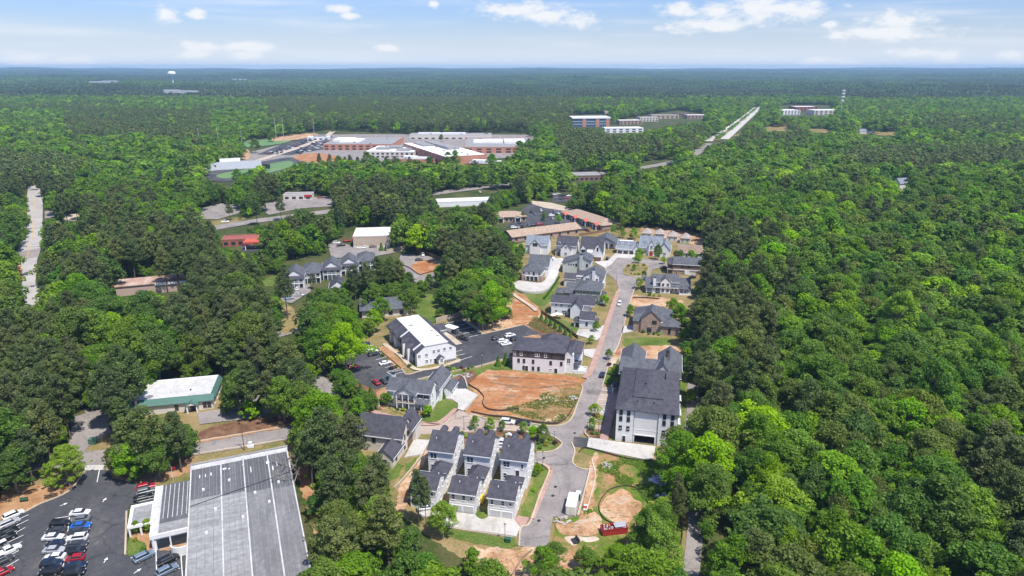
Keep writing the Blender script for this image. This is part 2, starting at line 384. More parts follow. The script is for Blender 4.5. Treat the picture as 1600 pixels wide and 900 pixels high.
plain('pavilion_white', (0.80, 0.80, 0.79), 0.5, 0.03)
plain('pond_water', (0.03, 0.05, 0.06), 0.08, 0.1)
paintmat()
# ------------------------------------------------------------------ mesh builder
class MB:
    def __init__(s): s.v = []; s.f = []; s.mi = []; s.cur = 0
    def add(s, verts, faces):
        o = len(s.v); s.v += [tuple(p) for p in verts]
        for f in faces: s.f.append([i + o for i in f]); s.mi.append(s.cur)
        return s
    def box(s, x0, x1, y0, y1, z0, z1):
        return s.add([(x0,y0,z0),(x1,y0,z0),(x1,y1,z0),(x0,y1,z0),(x0,y0,z1),(x1,y0,z1),(x1,y1,z1),(x0,y1,z1)],
                     [(3,2,1,0),(4,5,6,7),(0,1,5,4),(1,2,6,5),(2,3,7,6),(3,0,4,7)])
    def prism(s, poly, a0, a1, axis):
        """poly in the plane across axis: axis 'x' -> (y,z), 'y' -> (x,z), 'z' -> (x,y)"""
        n = len(poly)
        mk = {'x': lambda p, a: (a, p[0], p[1]), 'y': lambda p, a: (p[0], a, p[1]), 'z': lambda p, a: (p[0], p[1], a)}[axis]
        vs = [mk(p, a0) for p in poly] + [mk(p, a1) for p in poly]
        fs = [list(range(n))[::-1], list(range(n, 2 * n))] + [(i, (i + 1) % n, n + (i + 1) % n, n + i) for i in range(n)]
        return s.add(vs, fs)
    def tube(s, p0, p1, r0, r1, n=6):
        p0, p1 = Vector(p0), Vector(p1); d = (p1 - p0).normalized()
        a = d.orthogonal().normalized(); b = d.cross(a)
        vs = [tuple(p0 + (a * math.cos(t) + b * math.sin(t)) * r0) for t in [2 * math.pi * i / n for i in range(n)]]
        vs += [tuple(p1 + (a * math.cos(t) + b * math.sin(t)) * r1) for t in [2 * math.pi * i / n for i in range(n)]]
        return s.add(vs, [(i, (i + 1) % n, n + (i + 1) % n, n + i) for i in range(n)] + [list(range(n))[::-1], list(range(n, 2 * n))])
    def mesh(s, name, mats):
        me = bpy.data.meshes.new(name); me.from_pydata(s.v, [], s.f)
        for m in ([mats] if isinstance(mats, str) else mats): me.materials.append(MATS[m])
        if any(s.mi): me.polygons.foreach_set('material_index', s.mi)
        me.update(); return me
    def build(s, name, mats, parent=None, loc=None, rz=0.0):
        return link(name, s.mesh(name, mats), parent, loc, rz)
def link(name, data, parent=None, loc=None, rz=0.0):
    o = bpy.data.objects.new(name, data); COL.objects.link(o)
    if parent is not None: o.parent = parent
    if loc is not None: o.location = loc
    if rz: o.rotation_euler = (0, 0, rz)
    return o
def tag(o, label=None, cat=None, group=None, kind=None):
    if label: o['label'] = label
    if cat: o['category'] = cat
    if group: o['group'] = group
    if kind: o['kind'] = kind
    return o
def empty(name, label, cat, loc, rz=0.0, group=None):
    o = link(name, None, None, loc, rz); o.empty_display_size = 0.5
    return tag(o, label, cat, group)
def copy_tree(o, parent=None):
    c = o.copy(); COL.objects.link(c)
    if parent is not None: c.parent = parent
    for ch in list(o.children): copy_tree(ch, c)
    return c
from mathutils.geometry import tessellate_polygon
def smooth_px(pts, n=4):
    """closed Catmull-Rom through the points"""
    out = []; k = len(pts)
    for i in range(k):
        p0, p1, p2, p3 = [np.array(pts[(i + j) % k], float) for j in (-1, 0, 1, 2)]
        for t in np.linspace(0, 1, n, endpoint=False):
            out.append(tuple(0.5 * (2*p1 + (p2-p0)*t + (2*p0-5*p1+4*p2-p3)*t*t + (3*p1-p0-3*p2+p3)*t**3)))
    return out
def smooth_open(pts, n=6):
    pts = [np.array(p, float) for p in pts]
    e = [2*pts[0]-pts[1]] + pts + [2*pts[-1]-pts[-2]]
    out = []
    for i in range(1, len(e) - 2):
        p0, p1, p2, p3 = e[i-1:i+3]
        for t in np.linspace(0, 1, n, endpoint=False):
            out.append(tuple(0.5 * (2*p1 + (p2-p0)*t + (2*p0-5*p1+4*p2-p3)*t*t + (3*p1-p0-3*p2+p3)*t**3)))
    return out + [tuple(pts[-1])]
LAYER = [0.02]
ZP = 0.28       # level of raised paving above the stacked ground sheets
NATURAL = {'grass', 'grass_dry', 'weedy', 'clay', 'clay_weedy', 'dirt', 'grey_soil', 'pale_sand', 'mulch', 'straw', 'gravel_white'}
def patch(name, mat, pts, smooth=False, z=None, parent=None, thick=0.0, rough=None):
    """a sheet of ground; every sheet lies a few millimetres above the one before"""
    if z is None:
        LAYER[0] += 0.004; z = LAYER[0]
    elif z < 0.4: z += ZP
    if smooth: pts = smooth_px(pts)
    w = [G(p[0], p[1]) for p in pts]
    if rough is None: rough = 0.55 if mat in NATURAL and w[0].y < 600 else 0
    if rough:
        rr, out, k = random.Random(len(pts) * 7 + int(pts[0][0])), [], len(w)
        for i in range(k):
            p, q = w[i], w[(i + 1) % k]; n = max(1, int((q - p).length / 0.9)); d = (q - p).normalized(); nn = Vector((-d.y, d.x, 0)); off = 0
            for j in range(n):
                off = off * .6 + rr.uniform(-rough, rough) * .7; out.append(p + (q - p) * (j / n) + nn * (off if j else 0))
        w = out
    w = [Vector((p.x, p.y, z)) for p in w]
    tris = tessellate_polygon([w])
    mb = MB()
    if thick:
        n = len(w)
        low = [(p.x, p.y, -0.2) for p in w]
        mb.add([tuple(p) for p in w] + low, [tuple(t) for t in tris] + [(i, (i + 1) % n, n + (i + 1) % n, n + i) for i in range(n)])
    else:
        mb.add([tuple(p) for p in w], [tuple(t) for t in tris])
    me = mb.mesh(name, mat)
    # all sheets face up
    for p in me.polygons:
        if p.normal.z < -0.5: p.flip()
    o = link(name, me, parent)
    if parent is None: tag(o, kind='structure')
    return o
def ribbon_pts(w, half):
    L, R = [], []
    for i, p in enumerate(w):
        d = (w[min(i + 1, len(w) - 1)] - w[max(i - 1, 0)]); d.z = 0; d.normalize()
        nrm = Vector((-d.y, d.x, 0))
        L.append(p + nrm * half); R.append(p - nrm * half)
    return L, R
def kerb(pts, width=0.42, h=0.14, mat='concrete_tan', smooth=True, name='kerb', z0=0.0):
    h += ZP
    if smooth: pts = smooth_open(pts, 5)
    w = [G(*p) for p in pts]
    L, R = ribbon_pts(w, width / 2)
    mb = MB(); n = len(w)
    vs = []
    for l, r in zip(L, R): vs += [(l.x,l.y,z0),(r.x,r.y,z0),(r.x,r.y,z0+h),(l.x,l.y,z0+h)]
    fs = []
    for i in range(n - 1):
        a, b = 4 * i, 4 * i + 4
        fs += [(a+3, a+2, b+2, b+3), (a+2, a+1, b+1, b+2), (a, a+3, b+3, b)]
    fs += [(0,1,2,3), (4*n-1,4*n-2,4*n-3,4*n-4)]
    mb.add(vs, fs)
    return tag(mb.build(name, mat), kind='structure')
def strip(name, mat, pts, half, z=None, smooth=True):
    """road along a centre line of pixels"""
    if z is None:
        LAYER[0] += 0.004; z = LAYER[0]
    elif z < 0.4 and name != 'road_line': z += ZP
    if smooth: pts = smooth_open(pts, 6)
    w = [G(*p) for p in pts]
    L, R = ribbon_pts(w, half)
    mb = MB()
    mb.add([(p.x, p.y, z) for p in L] + [(p.x, p.y, z) for p in R], [(i, len(w)+i, len(w)+i+1, i+1) for i in range(len(w)-1)])
    return tag(mb.build(name, mat), kind='structure')
def lines(parent, segs, mat='line_white', width=0.14, name='line_marking', z=None):
    """painted lines given as pixel pairs"""
    z = z or LAYER[0] + 0.006
    mb = MB()
    for (a, b) in segs:
        p, q = G(*a), G(*b); d = (q - p); d.z = 0; d.normalize(); nrm = Vector((-d.y, d.x, 0)) * width / 2
        mb.add([(v.x, v.y, z) for v in (p + nrm, p - nrm, q - nrm, q + nrm)], [(0, 1, 2, 3)])
    return mb.build(name, mat, parent)
# ------------------------------------------------------------------ ground sheet with far hills
def build_ground():
    xs = np.unique(np.concatenate([np.linspace(-15500, 15500, 90), np.linspace(-3000, 3000, 40)]))
    ys = np.unique(np.concatenate([np.linspace(-1500, 16500, 80), np.linspace(-200, 3500, 30)]))
    X, Y = np.meshgrid(xs, ys)
    Z = terrain(X, Y)
    n, k = len(ys), len(xs)
    v = np.stack([X.ravel(), Y.ravel(), Z.ravel()], 1)
    f = [(j*k+i, j*k+i+1, (j+1)*k+i+1, (j+1)*k+i) for j in range(n-1) for i in range(k-1)]
    me = bpy.data.meshes.new('ground'); me.from_pydata(v.tolist(), [], f); me.materials.append(MATS['forest_floor'])
    tag(link('ground', me), kind='structure')
build_ground()
# open ground of the neighbourhood
patch('grass_verge', 'grass_dry', [(560,640),(600,600),(545,560),(540,530),(600,490),(640,470),(760,480),(800,440),(812,430),(800,385),(870,360),(960,352),(1040,352),(1110,372),(1112,430),(1085,520),(1085,620),(1075,720),(1075,900),(760,905),(690,850),(615,800),(600,740),(560,700)])
patch('grass_verge', 'grass_dry', [(0,760),(90,700),(200,640),(300,600),(350,620),(470,640),(470,720),(300,760),(230,780),(140,745),(60,800),(0,815)])
patch('straw_verge', 'straw', [(-40,790),(0,768),(60,758),(112,738),(132,737),(108,768),(64,787),(30,800),(0,812),(-40,830)])
patch('straw_verge', 'straw', [(168,733),(300,712),(300,722),(298,736),(246,757),(215,757),(176,749)])
patch('straw_verge', 'straw', [(450,690),(470,700),(490,760),(510,840),(495,850),(478,790),(455,720)])
patch('dirt_slope', 'dirt', [(786,468),(806,458),(832,472),(852,500),(815,514),(780,518),(752,524),(742,512),(780,498)], True)
patch('dirt_slope', 'clay', [(806,462),(830,470),(842,492),(815,508),(800,500)], True)
patch('lawn', 'grass', [(822,452),(850,455),(874,440),(866,462),(848,478),(828,470)], True)
patch('planting_slope', 'mulch', [(822,508),(838,494),(868,515),(900,530),(890,536),(853,527)])
patch('lawn', 'grass', [(855,498),(880,500),(905,515),(900,524),(868,508)], True)
patch('lawn', 'grass_dry', [(905,520),(940,516),(932,545),(915,545),(905,535)], True)
patch('lawn', 'grass', [(975,530),(1040,528),(1045,542),(985,545)], True)
patch('dirt_yard', 'dirt', [(965,545),(1060,540),(1064,560),(965,560)], True)
patch('dirt_yard', 'dirt', [(985,462),(1012,464),(1062,468),(1060,482),(990,478)], True)
patch('lawn', 'grass', [(1062,580),(1072,580),(1068,690),(1058,720),(1030,722),(1022,700),(1056,692)], True)
patch('lawn', 'grass', [(1100,372),(1110,400),(1096,420),(1060,372)], True)
patch('bare_ground', 'dirt', [(1000,360),(1040,356),(1098,366),(1108,384),(1070,380)], True)
# lawns round the houses in front
patch('lawn', 'grass', [(606,638),(640,652),(682,660),(713,641),(714,630),(698,624),(690,618),(668,650),(616,642),(610,630)], True)
patch('mulch_bed', 'mulch', [(545,600),(575,603),(600,612),(596,640),(575,640),(550,628)], True)
patch('mulch_bed', 'straw', [(590,612),(618,606),(612,628),(600,640),(592,632)], True)
patch('grass_verge', 'grass', [(640,598),(700,585),(745,576),(800,562),(800,578),(760,578),(735,600),(726,606),(718,590),(700,588),(690,592)], False)
patch('lawn', 'grass', [(842,727),(856,736),(828,810),(811,808),(833,752)])
patch('lawn', 'grass', [(690,824),(806,843),(812,852),(790,858),(745,850),(692,838)])
patch('lawn', 'grass', [(655,712),(661,712),(640,745),(626,752),(634,728)])
patch('lawn', 'grass', [(606,738),(622,725),(632,728),(620,748),(606,752)])
patch('clay_path', 'dirt', [(667,702),(669,716),(651,745),(642,762),(632,802),(616,802),(622,764),(640,736),(656,712)])
patch('clay_ground', 'dirt', [(742,852),(800,860),(862,856),(900,850),(940,856),(990,852),(1030,880),(1040,905),(1000,930),(740,930),(752,890)], False, rough=1.5)
patch('weedy_lot', 'weedy', [(905,706),(918,702),(1019,719),(1042,722),(1060,735),(1069,802),(1066,886),(982,893),(905,872),(866,850),(866,812),(906,809),(930,716)])
patch('dirt_mound', 'dirt', [(937,797),(946,778),(958,772),(970,764),(984,770),(990,780),(1002,786),(1000,800),(990,808),(984,816),(966,818),(950,811)], True, rough=1.2)
patch('gravel_patch', 'pale_sand', [(882,840),(900,838),(914,840),(930,839),(936,844),(920,848),(908,846),(898,853),(888,848)], True, rough=1.3)
patch('rubble_patch', 'pale_sand', [(941,725),(950,722),(962,734),(951,739),(943,734)], True, rough=1.0)
patch('clay_lot', 'clay', [(732,602),(745,588),(762,578),(798,580),(842,584),(900,589),(914,593),(910,607),(896,644),(878,662),(856,663),(824,655),(778,652),(736,648),(727,645),(747,620)])
patch('weed_patch', 'clay_weedy', [(782,640),(811,634),(842,624),(846,615),(884,606),(907,602),(908,614),(896,642),(878,659),(856,661),(824,653)], True)
patch('clay_strip', 'dirt', [(924,718),(936,716),(926,790),(940,812),(930,836),(880,836),(870,815),(906,810)], True)
patch('planting_bed', 'mulch', [(716,677),(780,674),(854,680),(875,691),(874,699),(862,706),(838,708),(790,704),(716,692)])
patch('planting_bed', 'grass', [(838,690),(860,686),(873,694),(862,704),(838,706)], True)
patch('planting_bed', 'mulch', [(712,588),(740,580),(742,592),(725,604),(716,600)], True)
# roads
street = patch('street', 'asphalt', [(811,854),(814,826),(828,816),(858,737),(852,728),(839,724),(790,717),(790,706),(838,709),(864,706),(876,698),(877,691),(856,679),(780,673),(718,675),(652,678),(600,664),(560,656),(560,645),(600,650),(652,660),(690,664),(708,650),(716,641),(737,648),(780,660),(824,662),(858,667),(880,664),(893,655),(910,610),(909,601),(917,594),(929,565),(940,540),(955,495),(967,452),(962,438),(945,424),(944,416),(958,413),(965,403),(1002,405),(1036,408),(1041,416),(1020,421),(1012,434),(1002,440),(994,446),(987,464),(978,496),(966,540),(954,562),(941,606),(926,652),(920,661),(914,676),(893,692),(898,706),(895,725),(907,733),(922,735),(903,808),(864,808),(858,842),(856,856)])
patch('cross_street_surface', 'asphalt_tan', [(652,677),(718,674.5),(780,672.5),(854,678.5),(860,672),(824,663),(780,661),(738,649),(724,644),(718,642),(700,660),(655,662)])
patch('asphalt_patch', 'asphalt_dark', [(893,698),(897,683),(921,685),(916,700)])
strip('road', 'asphalt', [(-60,728),(60,722),(160,715),(303,701),(444,678),(520,662),(575,652)], 4.3)
patch('side_drive', 'asphalt', [(92,714),(108,694),(112,672),(108,654),(140,645),(172,644),(174,676),(142,694),(128,712)])
strip('road', 'asphalt_pale', [(56,290),(53,329),(48,378),(39,410),(37,440),(47,485)], 6.0)
patch('road_junction', 'asphalt', [(22,396),(64,388),(60,402),(24,408)])
strip('avenue', 'asphalt', [(318,360),(400,346),(520,330),(620,312),(700,300),(800,288),(900,276),(1000,263),(1054,252.5),(1085,241),(1106,224)], 7.0, z=0.4)
strip('highway', 'concrete', [(1106,221),(1130,206),(1155,189),(1182,168)], 6.5, z=0.6)
strip('highway', 'concrete', [(1132,218),(1150,202),(1170,184),(1189,167)], 6.5, z=0.65)
strip('median', 'grass_dry', [(1118,219.5),(1140,204),(1162,186.5),(1185,167.5)], 5.0, z=0.62)
patch('grass_field', 'grass_dry', [(1140,214),(1190,196),(1240,192),(1232,203),(1160,212)], z=0.5)
patch('grass_field', 'grass_dry', [(1190,197),(1320,203),(1400,206),(1408,214),(1340,210),(1200,205)], z=0.52)
strip('path', 'asphalt', [(1083,575),(1082,640),(1078,700),(1084,780),(1086,830),(1078,910)], 1.9)
# car parks
lot = patch('parking_lot', 'asphalt_dark', [(133,736),(166,734),(176,748),(213,756),(243,753),(243,784),(205,789),(198,800),(196,868),(244,858),(300,862),(305,930),(-60,930),(-60,860),(0,838),(7,811),(40,801),(64,788),(107,769)])
patch('kerb_apron', 'concrete', [(131,728),(166,727),(167,734.5),(133,736)])
patch('garden_bed', 'grass', [(199,797),(207,797),(207,823),(230,845),(225,866),(197,868)])
patch('garden_bed', 'straw', [(208,824),(243,822),(245,858),(228,862),(226,848),(206,842)])
patch('garden_bed', 'straw', [(252,838),(300,830),(304,864),(250,862)])
com_lot = patch('parking_lot', 'asphalt_dark', [(541,546),(560,540),(586,542),(628,578),(636,586),(660,580),(719,566),(708,538),(690,525),(672,512),(722,500),(753,523),(818,508),(853,527),(806,540),(801,558),(744,574),(700,582),(640,597),(608,603),(586,609),(556,597),(546,590),(541,560)])
patch('drive', 'asphalt_dark', [(706,608),(712,598),(720,592),(727,600),(729,608)], True)
patch('parking_bay', 'asphalt_tan', [(941,606),(962,609),(948,662),(925,656),(928,640)])
patch('parking_bay', 'asphalt_tan', [(922,664),(948,666),(945,677),(918,675)])
patch('parking_lot', 'asphalt', [(308,328),(345,317),(374,320),(378,332),(340,343),(308,342)])
patch('grass_verge', 'grass_dry', [(318,348),(380,338),(384,344),(326,356)])
patch('parking_lot', 'asphalt_dark', [(372,376),(400,366),(424,372),(408,394),(378,394)])
patch('parking_lot', 'asphalt', [(400,320),(450,312),(520,306),(525,322),(470,326),(420,336)])
patch('parking_lot', 'asphalt', [(512,381),(524,377),(552,385),(628,383),(628,393),(580,402),(548,402),(518,404)])
patch('parking_lot', 'asphalt', [(626,398),(664,399),(694,410),(687,438),(652,443),(620,422)])
patch('clay_pad', 'clay', [(650,410),(672,406),(686,412),(686,422),(660,430),(642,418)], True)
patch('parking_lot', 'asphalt', [(438,461),(454,452),(484,444),(486,456),(456,474),(440,472)])
patch('parking_lot', 'asphalt_dark', [(790,356),(812,332),(828,316),(868,318),(880,336),(926,364),(900,358),(860,352)])
patch('drive', 'concrete_tan', [(830,314),(860,317),(892,325),(888,331),(850,325),(832,319)])
patch('parking_lot', 'asphalt_dark', [(862,302),(895,303),(892,318),(862,316)])
patch('parking_lot', 'asphalt', [(130,640),(180,630),(185,650),(140,655)])
patch('parking_lot', 'asphalt', [(308,646),(345,640),(400,600),(420,620),(440,640),(400,655),(345,660),(312,664)])
patch('drive', 'asphalt', [(430,520),(465,512),(470,518),(436,528)])
patch('drive', 'asphalt', [(480,600),(500,585),(520,600),(528,625),(505,622)])
patch('dirt_yard', 'straw', [(200,700),(300,690),(444,660),(446,669),(306,694),(210,706)])
patch('mulch_bank', 'mulch', [(305,690),(330,668),(440,650),(446,664),(320,688)], True)
patch('lawn', 'grass', [(652,462),(682,465),(684,500),(660,506),(648,482)], True)
patch('lawn', 'grass', [(412,436),(438,432),(440,446),(410,448)], True)
patch('lawn', 'grass_dry', [(432,470),(450,476),(470,500),(452,522),(436,512)], True)
patch('car_park_lane', 'asphalt', [(480,520),(500,505),(535,490),(545,500),(510,520),(490,540)])
# school grounds, 700 m to 1 km away
patch('school_yard', 'asphalt', [(318,252),(384,240),(440,226),(505,211),(560,210),(835,211),(842,224),(800,246),(690,256),(640,262),(500,254),(470,262),(390,262),(326,262)], z=0.5)
patch('running_track', 'asphalt_dark', [(323,276),(330,269),(370,262),(396,256),(438,248),(462,247),(468,257),(446,270),(400,281),(348,285),(328,282)], True, z=0.62)
patch('sports_field', 'turf', [(338,276),(350,271),(385,265),(436,254),(455,252.5),(456,260),(428,269),(390,277),(352,280)], True, z=0.7)
patch('ball_field', 'turf', [(320,231),(330,224),(380,221),(450,217),(445,224),(385,231)], True, z=0.62)
patch('infield', 'dirt', [(318,238),(382,232),(386,250),(322,247)], True, z=0.62)
patch('infield', 'dirt', [(425,214),(480,209),(498,211),(470,218),(430,221)], True, z=0.64)
patch('parking_lot', 'asphalt_dark', [(402,242),(440,226),(506,210),(520,214),(504,234),(455,243)], z=0.66)
strip('school_road', 'concrete_tan', [(380,259),(430,243),(470,230),(505,216),(520,206)], 5.0, z=0.72)
patch('clay_bank', 'clay', [(460,244),(500,240),(540,250),(520,258),(470,252)], True, z=0.66)
patch('school_lot', 'asphalt_tan', [(830,250),(860,252),(868,262),(800,275),(770,270)], z=0.6)
patch('side_lot', 'concrete_tan', [(98,338),(122,334),(132,340),(112,348),(96,346)])
patch('side_lot', 'asphalt', [(70,330),(84,328),(86,340),(70,342)])
patch('clay_verge', 'clay', [(36,310),(42,306),(42,345),(30,350)])
patch('clay_verge', 'clay', [(22,412),(32,412),(36,438),(26,442)])
for tr, mt in (([(905,600),(870,604),(830,606),(790,602),(765,596)], 'dirt'), ([(900,598),(850,593),(800,590),(770,588)], 'dirt'), ([(830,862),(815,875),(800,900)], 'grey_soil'), ([(925,720),(930,745),(922,780),(915,805)], 'pale_sand')):
    w_ = smooth_open(tr, 5)
    for dy in (-.7, .7): strip('tyre_track', mt, [(x, y + dy) for x, y in w_], .13, smooth=False)
# paving
patch('driveway', 'concrete', [(920,685),(964,692),(1024,699),(1021,718),(1005,719),(956,709),(917,700)], thick=1, z=0.16)
patch('driveway', 'concrete', [(704,609),(728,609),(746,618),(724,643),(715,640),(716,632),(706,625),(697,624)], thick=1, z=0.15)
apron = patch('driveway', 'concrete', [(662,796),(700,801),(804,813),(813,826),(806,841),(696,824),(677,814),(652,806)], thick=1, z=0.14)
patch('pavement', 'brick_paving', [(803,813),(811,808),(827,811),(822,821),(812,825)], thick=1, z=0.18)
patch('driveway', 'concrete', [(647,688),(672,689),(660,711),(632,716)], thick=1, z=0.14)
patch('driveway', 'concrete', [(904,515),(930,516),(949,506),(945,522),(932,533),(900,524)], thick=1, z=0.14)
patch('driveway', 'concrete', [(912,547),(935,546),(928,562),(912,556)], thick=1, z=0.14)
patch('terrace', 'concrete', [(803,444),(814,440),(846,443),(858,428),(868,416),(876,413),(868,438),(850,455),(822,457),(808,452)], True, thick=1, z=0.6)
patch('driveway', 'concrete', [(862,404),(880,404),(880,412),(866,418)], thick=1, z=0.14)
patch('driveway', 'concrete', [(928,410),(950,408),(962,396),(966,402),(956,413),(946,420)], thick=1, z=0.14)
patch('driveway', 'concrete', [(963,397),(992,399),(990,405.5),(964,403.5)], thick=1, z=0.15)
patch('driveway', 'concrete', [(974,510),(992,510),(990,518),(970,522)], thick=1, z=0.14)
patch('driveway', 'concrete_tan', [(955,560),(966,560),(958,575),(950,574)], thick=1, z=0.14)
strip('pavement', 'brick_paving', [(966,456),(952,496),(936,545),(923,580),(914,592)], 1.1, z=0.15)
strip('pavement', 'brick_paving', [(575,641),(600,649),(650,662),(672,664),(690,660),(714,640)], 1.0, z=0.14)
strip('pavement', 'brick_paving', [(962,612),(950,660),(943,690)], 1.3, z=0.14)
strip('pavement', 'brick_paving', [(846,724),(858,733),(860,742),(832,812)], 0.6, z=0.13)
strip('pavement', 'concrete_tan', [(600,538),(625,556),(650,578),(690,574),(720,563)], 0.9, z=0.15)
strip('pavement', 'concrete_tan', [(682,517),(700,528),(715,540)], 2.2, z=0.15)
strip('pavement', 'brick_paving', [(770,688),(800,692),(800,704)], 1.3, z=0.14)
strip('footpath', 'concrete', [(640,655),(645,646)], 0.8, z=0.14, smooth=False)
strip('footpath', 'concrete_tan', [(800,460),(815,470),(830,480),(838,487)], 1.0, z=0.3)
patch('pine_island', 'straw', [(590,545),(604,540),(634,576),(622,578)], thick=1, z=0.14)
patch('island', 'straw', [(812,528),(840,524),(850,528),(806,538)], thick=1, z=0.12)
patch('roundabout_island', 'grass_dry', [(973,428),(976,418),(982,413),(1008,413),(1013,421),(1006,431),(985,432)], True, thick=1, z=0.15)
patch('parking_island', 'grass', [(926,648),(946,652),(944,659),(923,655)], thick=1, z=0.13)
patch('parking_island', 'mulch', [(912,676),(920,671),(942,675),(940,683),(920,684)], True, thick=1, z=0.13)
patch('grass_bed', 'grass', [(947,580),(966,578),(965,600),(943,598)], thick=1, z=0.1)
patch('lawn_mound', 'grass', [(684,799),(690,788),(700,793),(704,801),(695,805)], True, thick=1, z=0.2)
patch('lawn_mound', 'grass', [(743,806),(749,796),(760,801),(763,809),(752,813)], True, thick=1, z=0.2)
# kerbs
for k in ([(811,854),(814,826),(828,818),(843,775),(858,738),(852,728),(839,724)], [(838,708),(862,706),(876,698),(876,691),(856,680),(820,676),(780,673),(718,676)],
          [(736,648),(780,660),(824,662),(858,667),(880,664),(893,655),(903,630),(910,610),(909,602)], [(917,594),(929,565),(940,540),(955,495),(967,452)],
          [(994,446),(987,464),(978,496),(966,540),(954,562),(941,605)], [(941,606),(962,609)], [(926,652),(920,661),(914,676),(920,684)], [(893,692),(898,706),(895,724),(907,733),(922,735)],
          [(964,403),(1002,405),(1036,408),(1041,416)], [(973,428),(976,418),(982,413),(1008,413),(1013,421),(1006,431),(985,432),(973,428)],
          [(575,652),(652,660),(690,664),(708,650),(716,641)], [(560,656),(600,664),(652,678),(690,677)], [(744,574),(700,582),(640,597),(608,603)], [(744,574),(801,558)],
          [(753,523),(785,516),(818,508)], [(722,500),(740,512),(753,523)], [(652,806),(677,814),(696,824),(806,841)], [(303,711),(444,688)], [(300,692),(444,668)],
          [(40,801),(64,788),(107,769),(133,738)], [(198,800),(196,868)], [(586,542),(628,578),(636,586),(660,580),(719,566)], [(318,266),(380,259),(430,243)]):
    kerb(k)
kerb([(922,736),(914,768),(903,808)], 0.5, 0.5, 'concrete_tan', name='retaining_kerb')
# markings of the roads and car parks
lines(lot, [((45,806),(28,814)), ((45,814),(24,824)), ((40,826),(20,837)), ((37,838),(14,849)), ((35,848),(12,860)), ((30,862),(10,873)), ((30,876),(8,889))], width=0.2)
lines(lot, [((109,810),(97,905))] + [((86 - i * 1.6, 812 + i * 11.0), (112 - i * 1.2, 808 + i * 11.0)) for i in range(9)] + [((112 - i * 1.2, 808 + i * 11), (140 - i * .8, 806 + i * 11)) for i in range(9)], width=0.2)
lines(lot, [((156,735),(152,755)), ((204,874),(245,858)), ((244,858),(245,895)), ((250,884),(282,872)), ((283,868),(286,910)), ((216,786),(242,780)), ((244,895),(282,890))], width=0.2)
def arrow(parent, px, py, ang):
    p = G(px, py); c, s_ = math.cos(ang), math.sin(ang); z = LAYER[0] + 0.006
    k_ = .62
    pts = [(x*k_, y*k_) for x, y in [(-.18,-1.5),(.18,-1.5),(.18,0.1),(.75,0.1),(0,1.6),(-.75,.1),(-.18,.1)]]
    mb = MB(); mb.add([(p.x + x*c - y*s_, p.y + x*s_ + y*c, z) for x, y in pts], [(0,1,2,6),(3,4,5),(2,3,5,6)])
    mb.build('arrow_marking', 'line_white', parent)
for a in ((100,790,-0.7), (163.5,783,0.05), (165.5,877,0.1), (215.5,894,-.5)): arrow(lot, *a)
lines(com_lot, [((621 - i*7.4, 570 - i*6.0), (602 - i*7.2, 576 - i*6.2)) for i in range(6)] + [((605,583),(626,576)),((605,583),(612,587)),((612,587),(632,582)),((612,582),(628,579))], width=0.22)
lines(com_lot, [((697 + i*9, 506 + i*5.5), (723 + i*8, 501 + i*5.4)) for i in range(5)] + [((711,551),(722,548)),((713,557),(726,554)),((722,563),(738,558))], width=0.24)
lines(street, [((940 - i*2.8, 611 + i*7.2), (959.5 - i*2.1, 613 + i*7.2)) for i in range(6)], width=0.24, z=LAYER[0]+.01)
lines(street, [((930,640),(953,644)),((929,644),(952,648)),((930,640),(929,644)),((953,644),(952,648))] + [((932+i*4.4,640.4+i*.8),(931+i*4.4,644.4+i*.8)) for i in range(5)], width=0.3, z=LAYER[0]+.01)
lines(street, [((919,671),(944,675)),((918,676),(943,680)),((920,663),(919,671))] + [((922+i*5,671.6+i*.8),(924+i*5,676.6+i*.8)) for i in range(4)], width=0.3, z=LAYER[0]+.01)
lroad = strip('road_line', 'line_yellow', [(56,296),(53,329),(49.5,378),(42,405)], 0.14, z=LAYER[0]+.05)
lines(lroad, [((34,387),(66,384)),((28,402),(40,403))], width=0.8, z=LAYER[0]+.06)
strip('road_line', 'line_white', [(1119,212.5),(1143,196.5),(1168,177.5)], 0.5, z=0.9)
def joints(parent, a, b, c, d, n, z, along=True):
    """saw cuts of a concrete apron: dark thin lines"""
    segs = []
    for i in range(1, n):
        t = i / n
        segs.append(((a[0]+(b[0]-a[0])*t, a[1]+(b[1]-a[1])*t), (d[0]+(c[0]-d[0])*t, d[1]+(c[1]-d[1])*t)))
    lines(parent, segs, 'concrete_tan', 0.10, 'joint_line', z)
joints(apron, (662,796),(804,813),(806,841),(677,814), 8, 0.146 + ZP)
# ------------------------------------------------------------------ building kit
WIN_CACHE = {}
def win_mesh(w, h, fm, pm, bars):
    k = (round(w, 2), round(h, 2), fm, pm, bars)
    if k in WIN_CACHE: return WIN_CACHE[k]
    t = 0.11
    f = MB()
    f.box(-w/2-t, w/2+t, -0.07, 0.03, -t, 0); f.box(-w/2-t, w/2+t, -0.07, 0.03, h, h+t)
    f.box(-w/2-t, -w/2, -0.07, 0.03, 0, h); f.box(w/2, w/2+t, -0.07, 0.03, 0, h)
    if bars: f.box(-w/2, w/2, -0.05, 0.03, h*.5-.035, h*.5+.035)
    if bars > 1: f.box(-.04, .04, -0.052, 0.03, 0, h)
    f.box(-w/2-t-.06, w/2+t+.06, -0.13, -0.071, -t-.02, -t+.05)
    p = MB(); p.add([(-w/2,-0.015,0),(w/2,-0.015,0),(w/2,-0.015,h),(-w/2,-0.015,h)], [(0,1,2,3)])
    WIN_CACHE[k] = (f.mesh('window', fm), p.mesh('pane', pm))
    return WIN_CACHE[k]
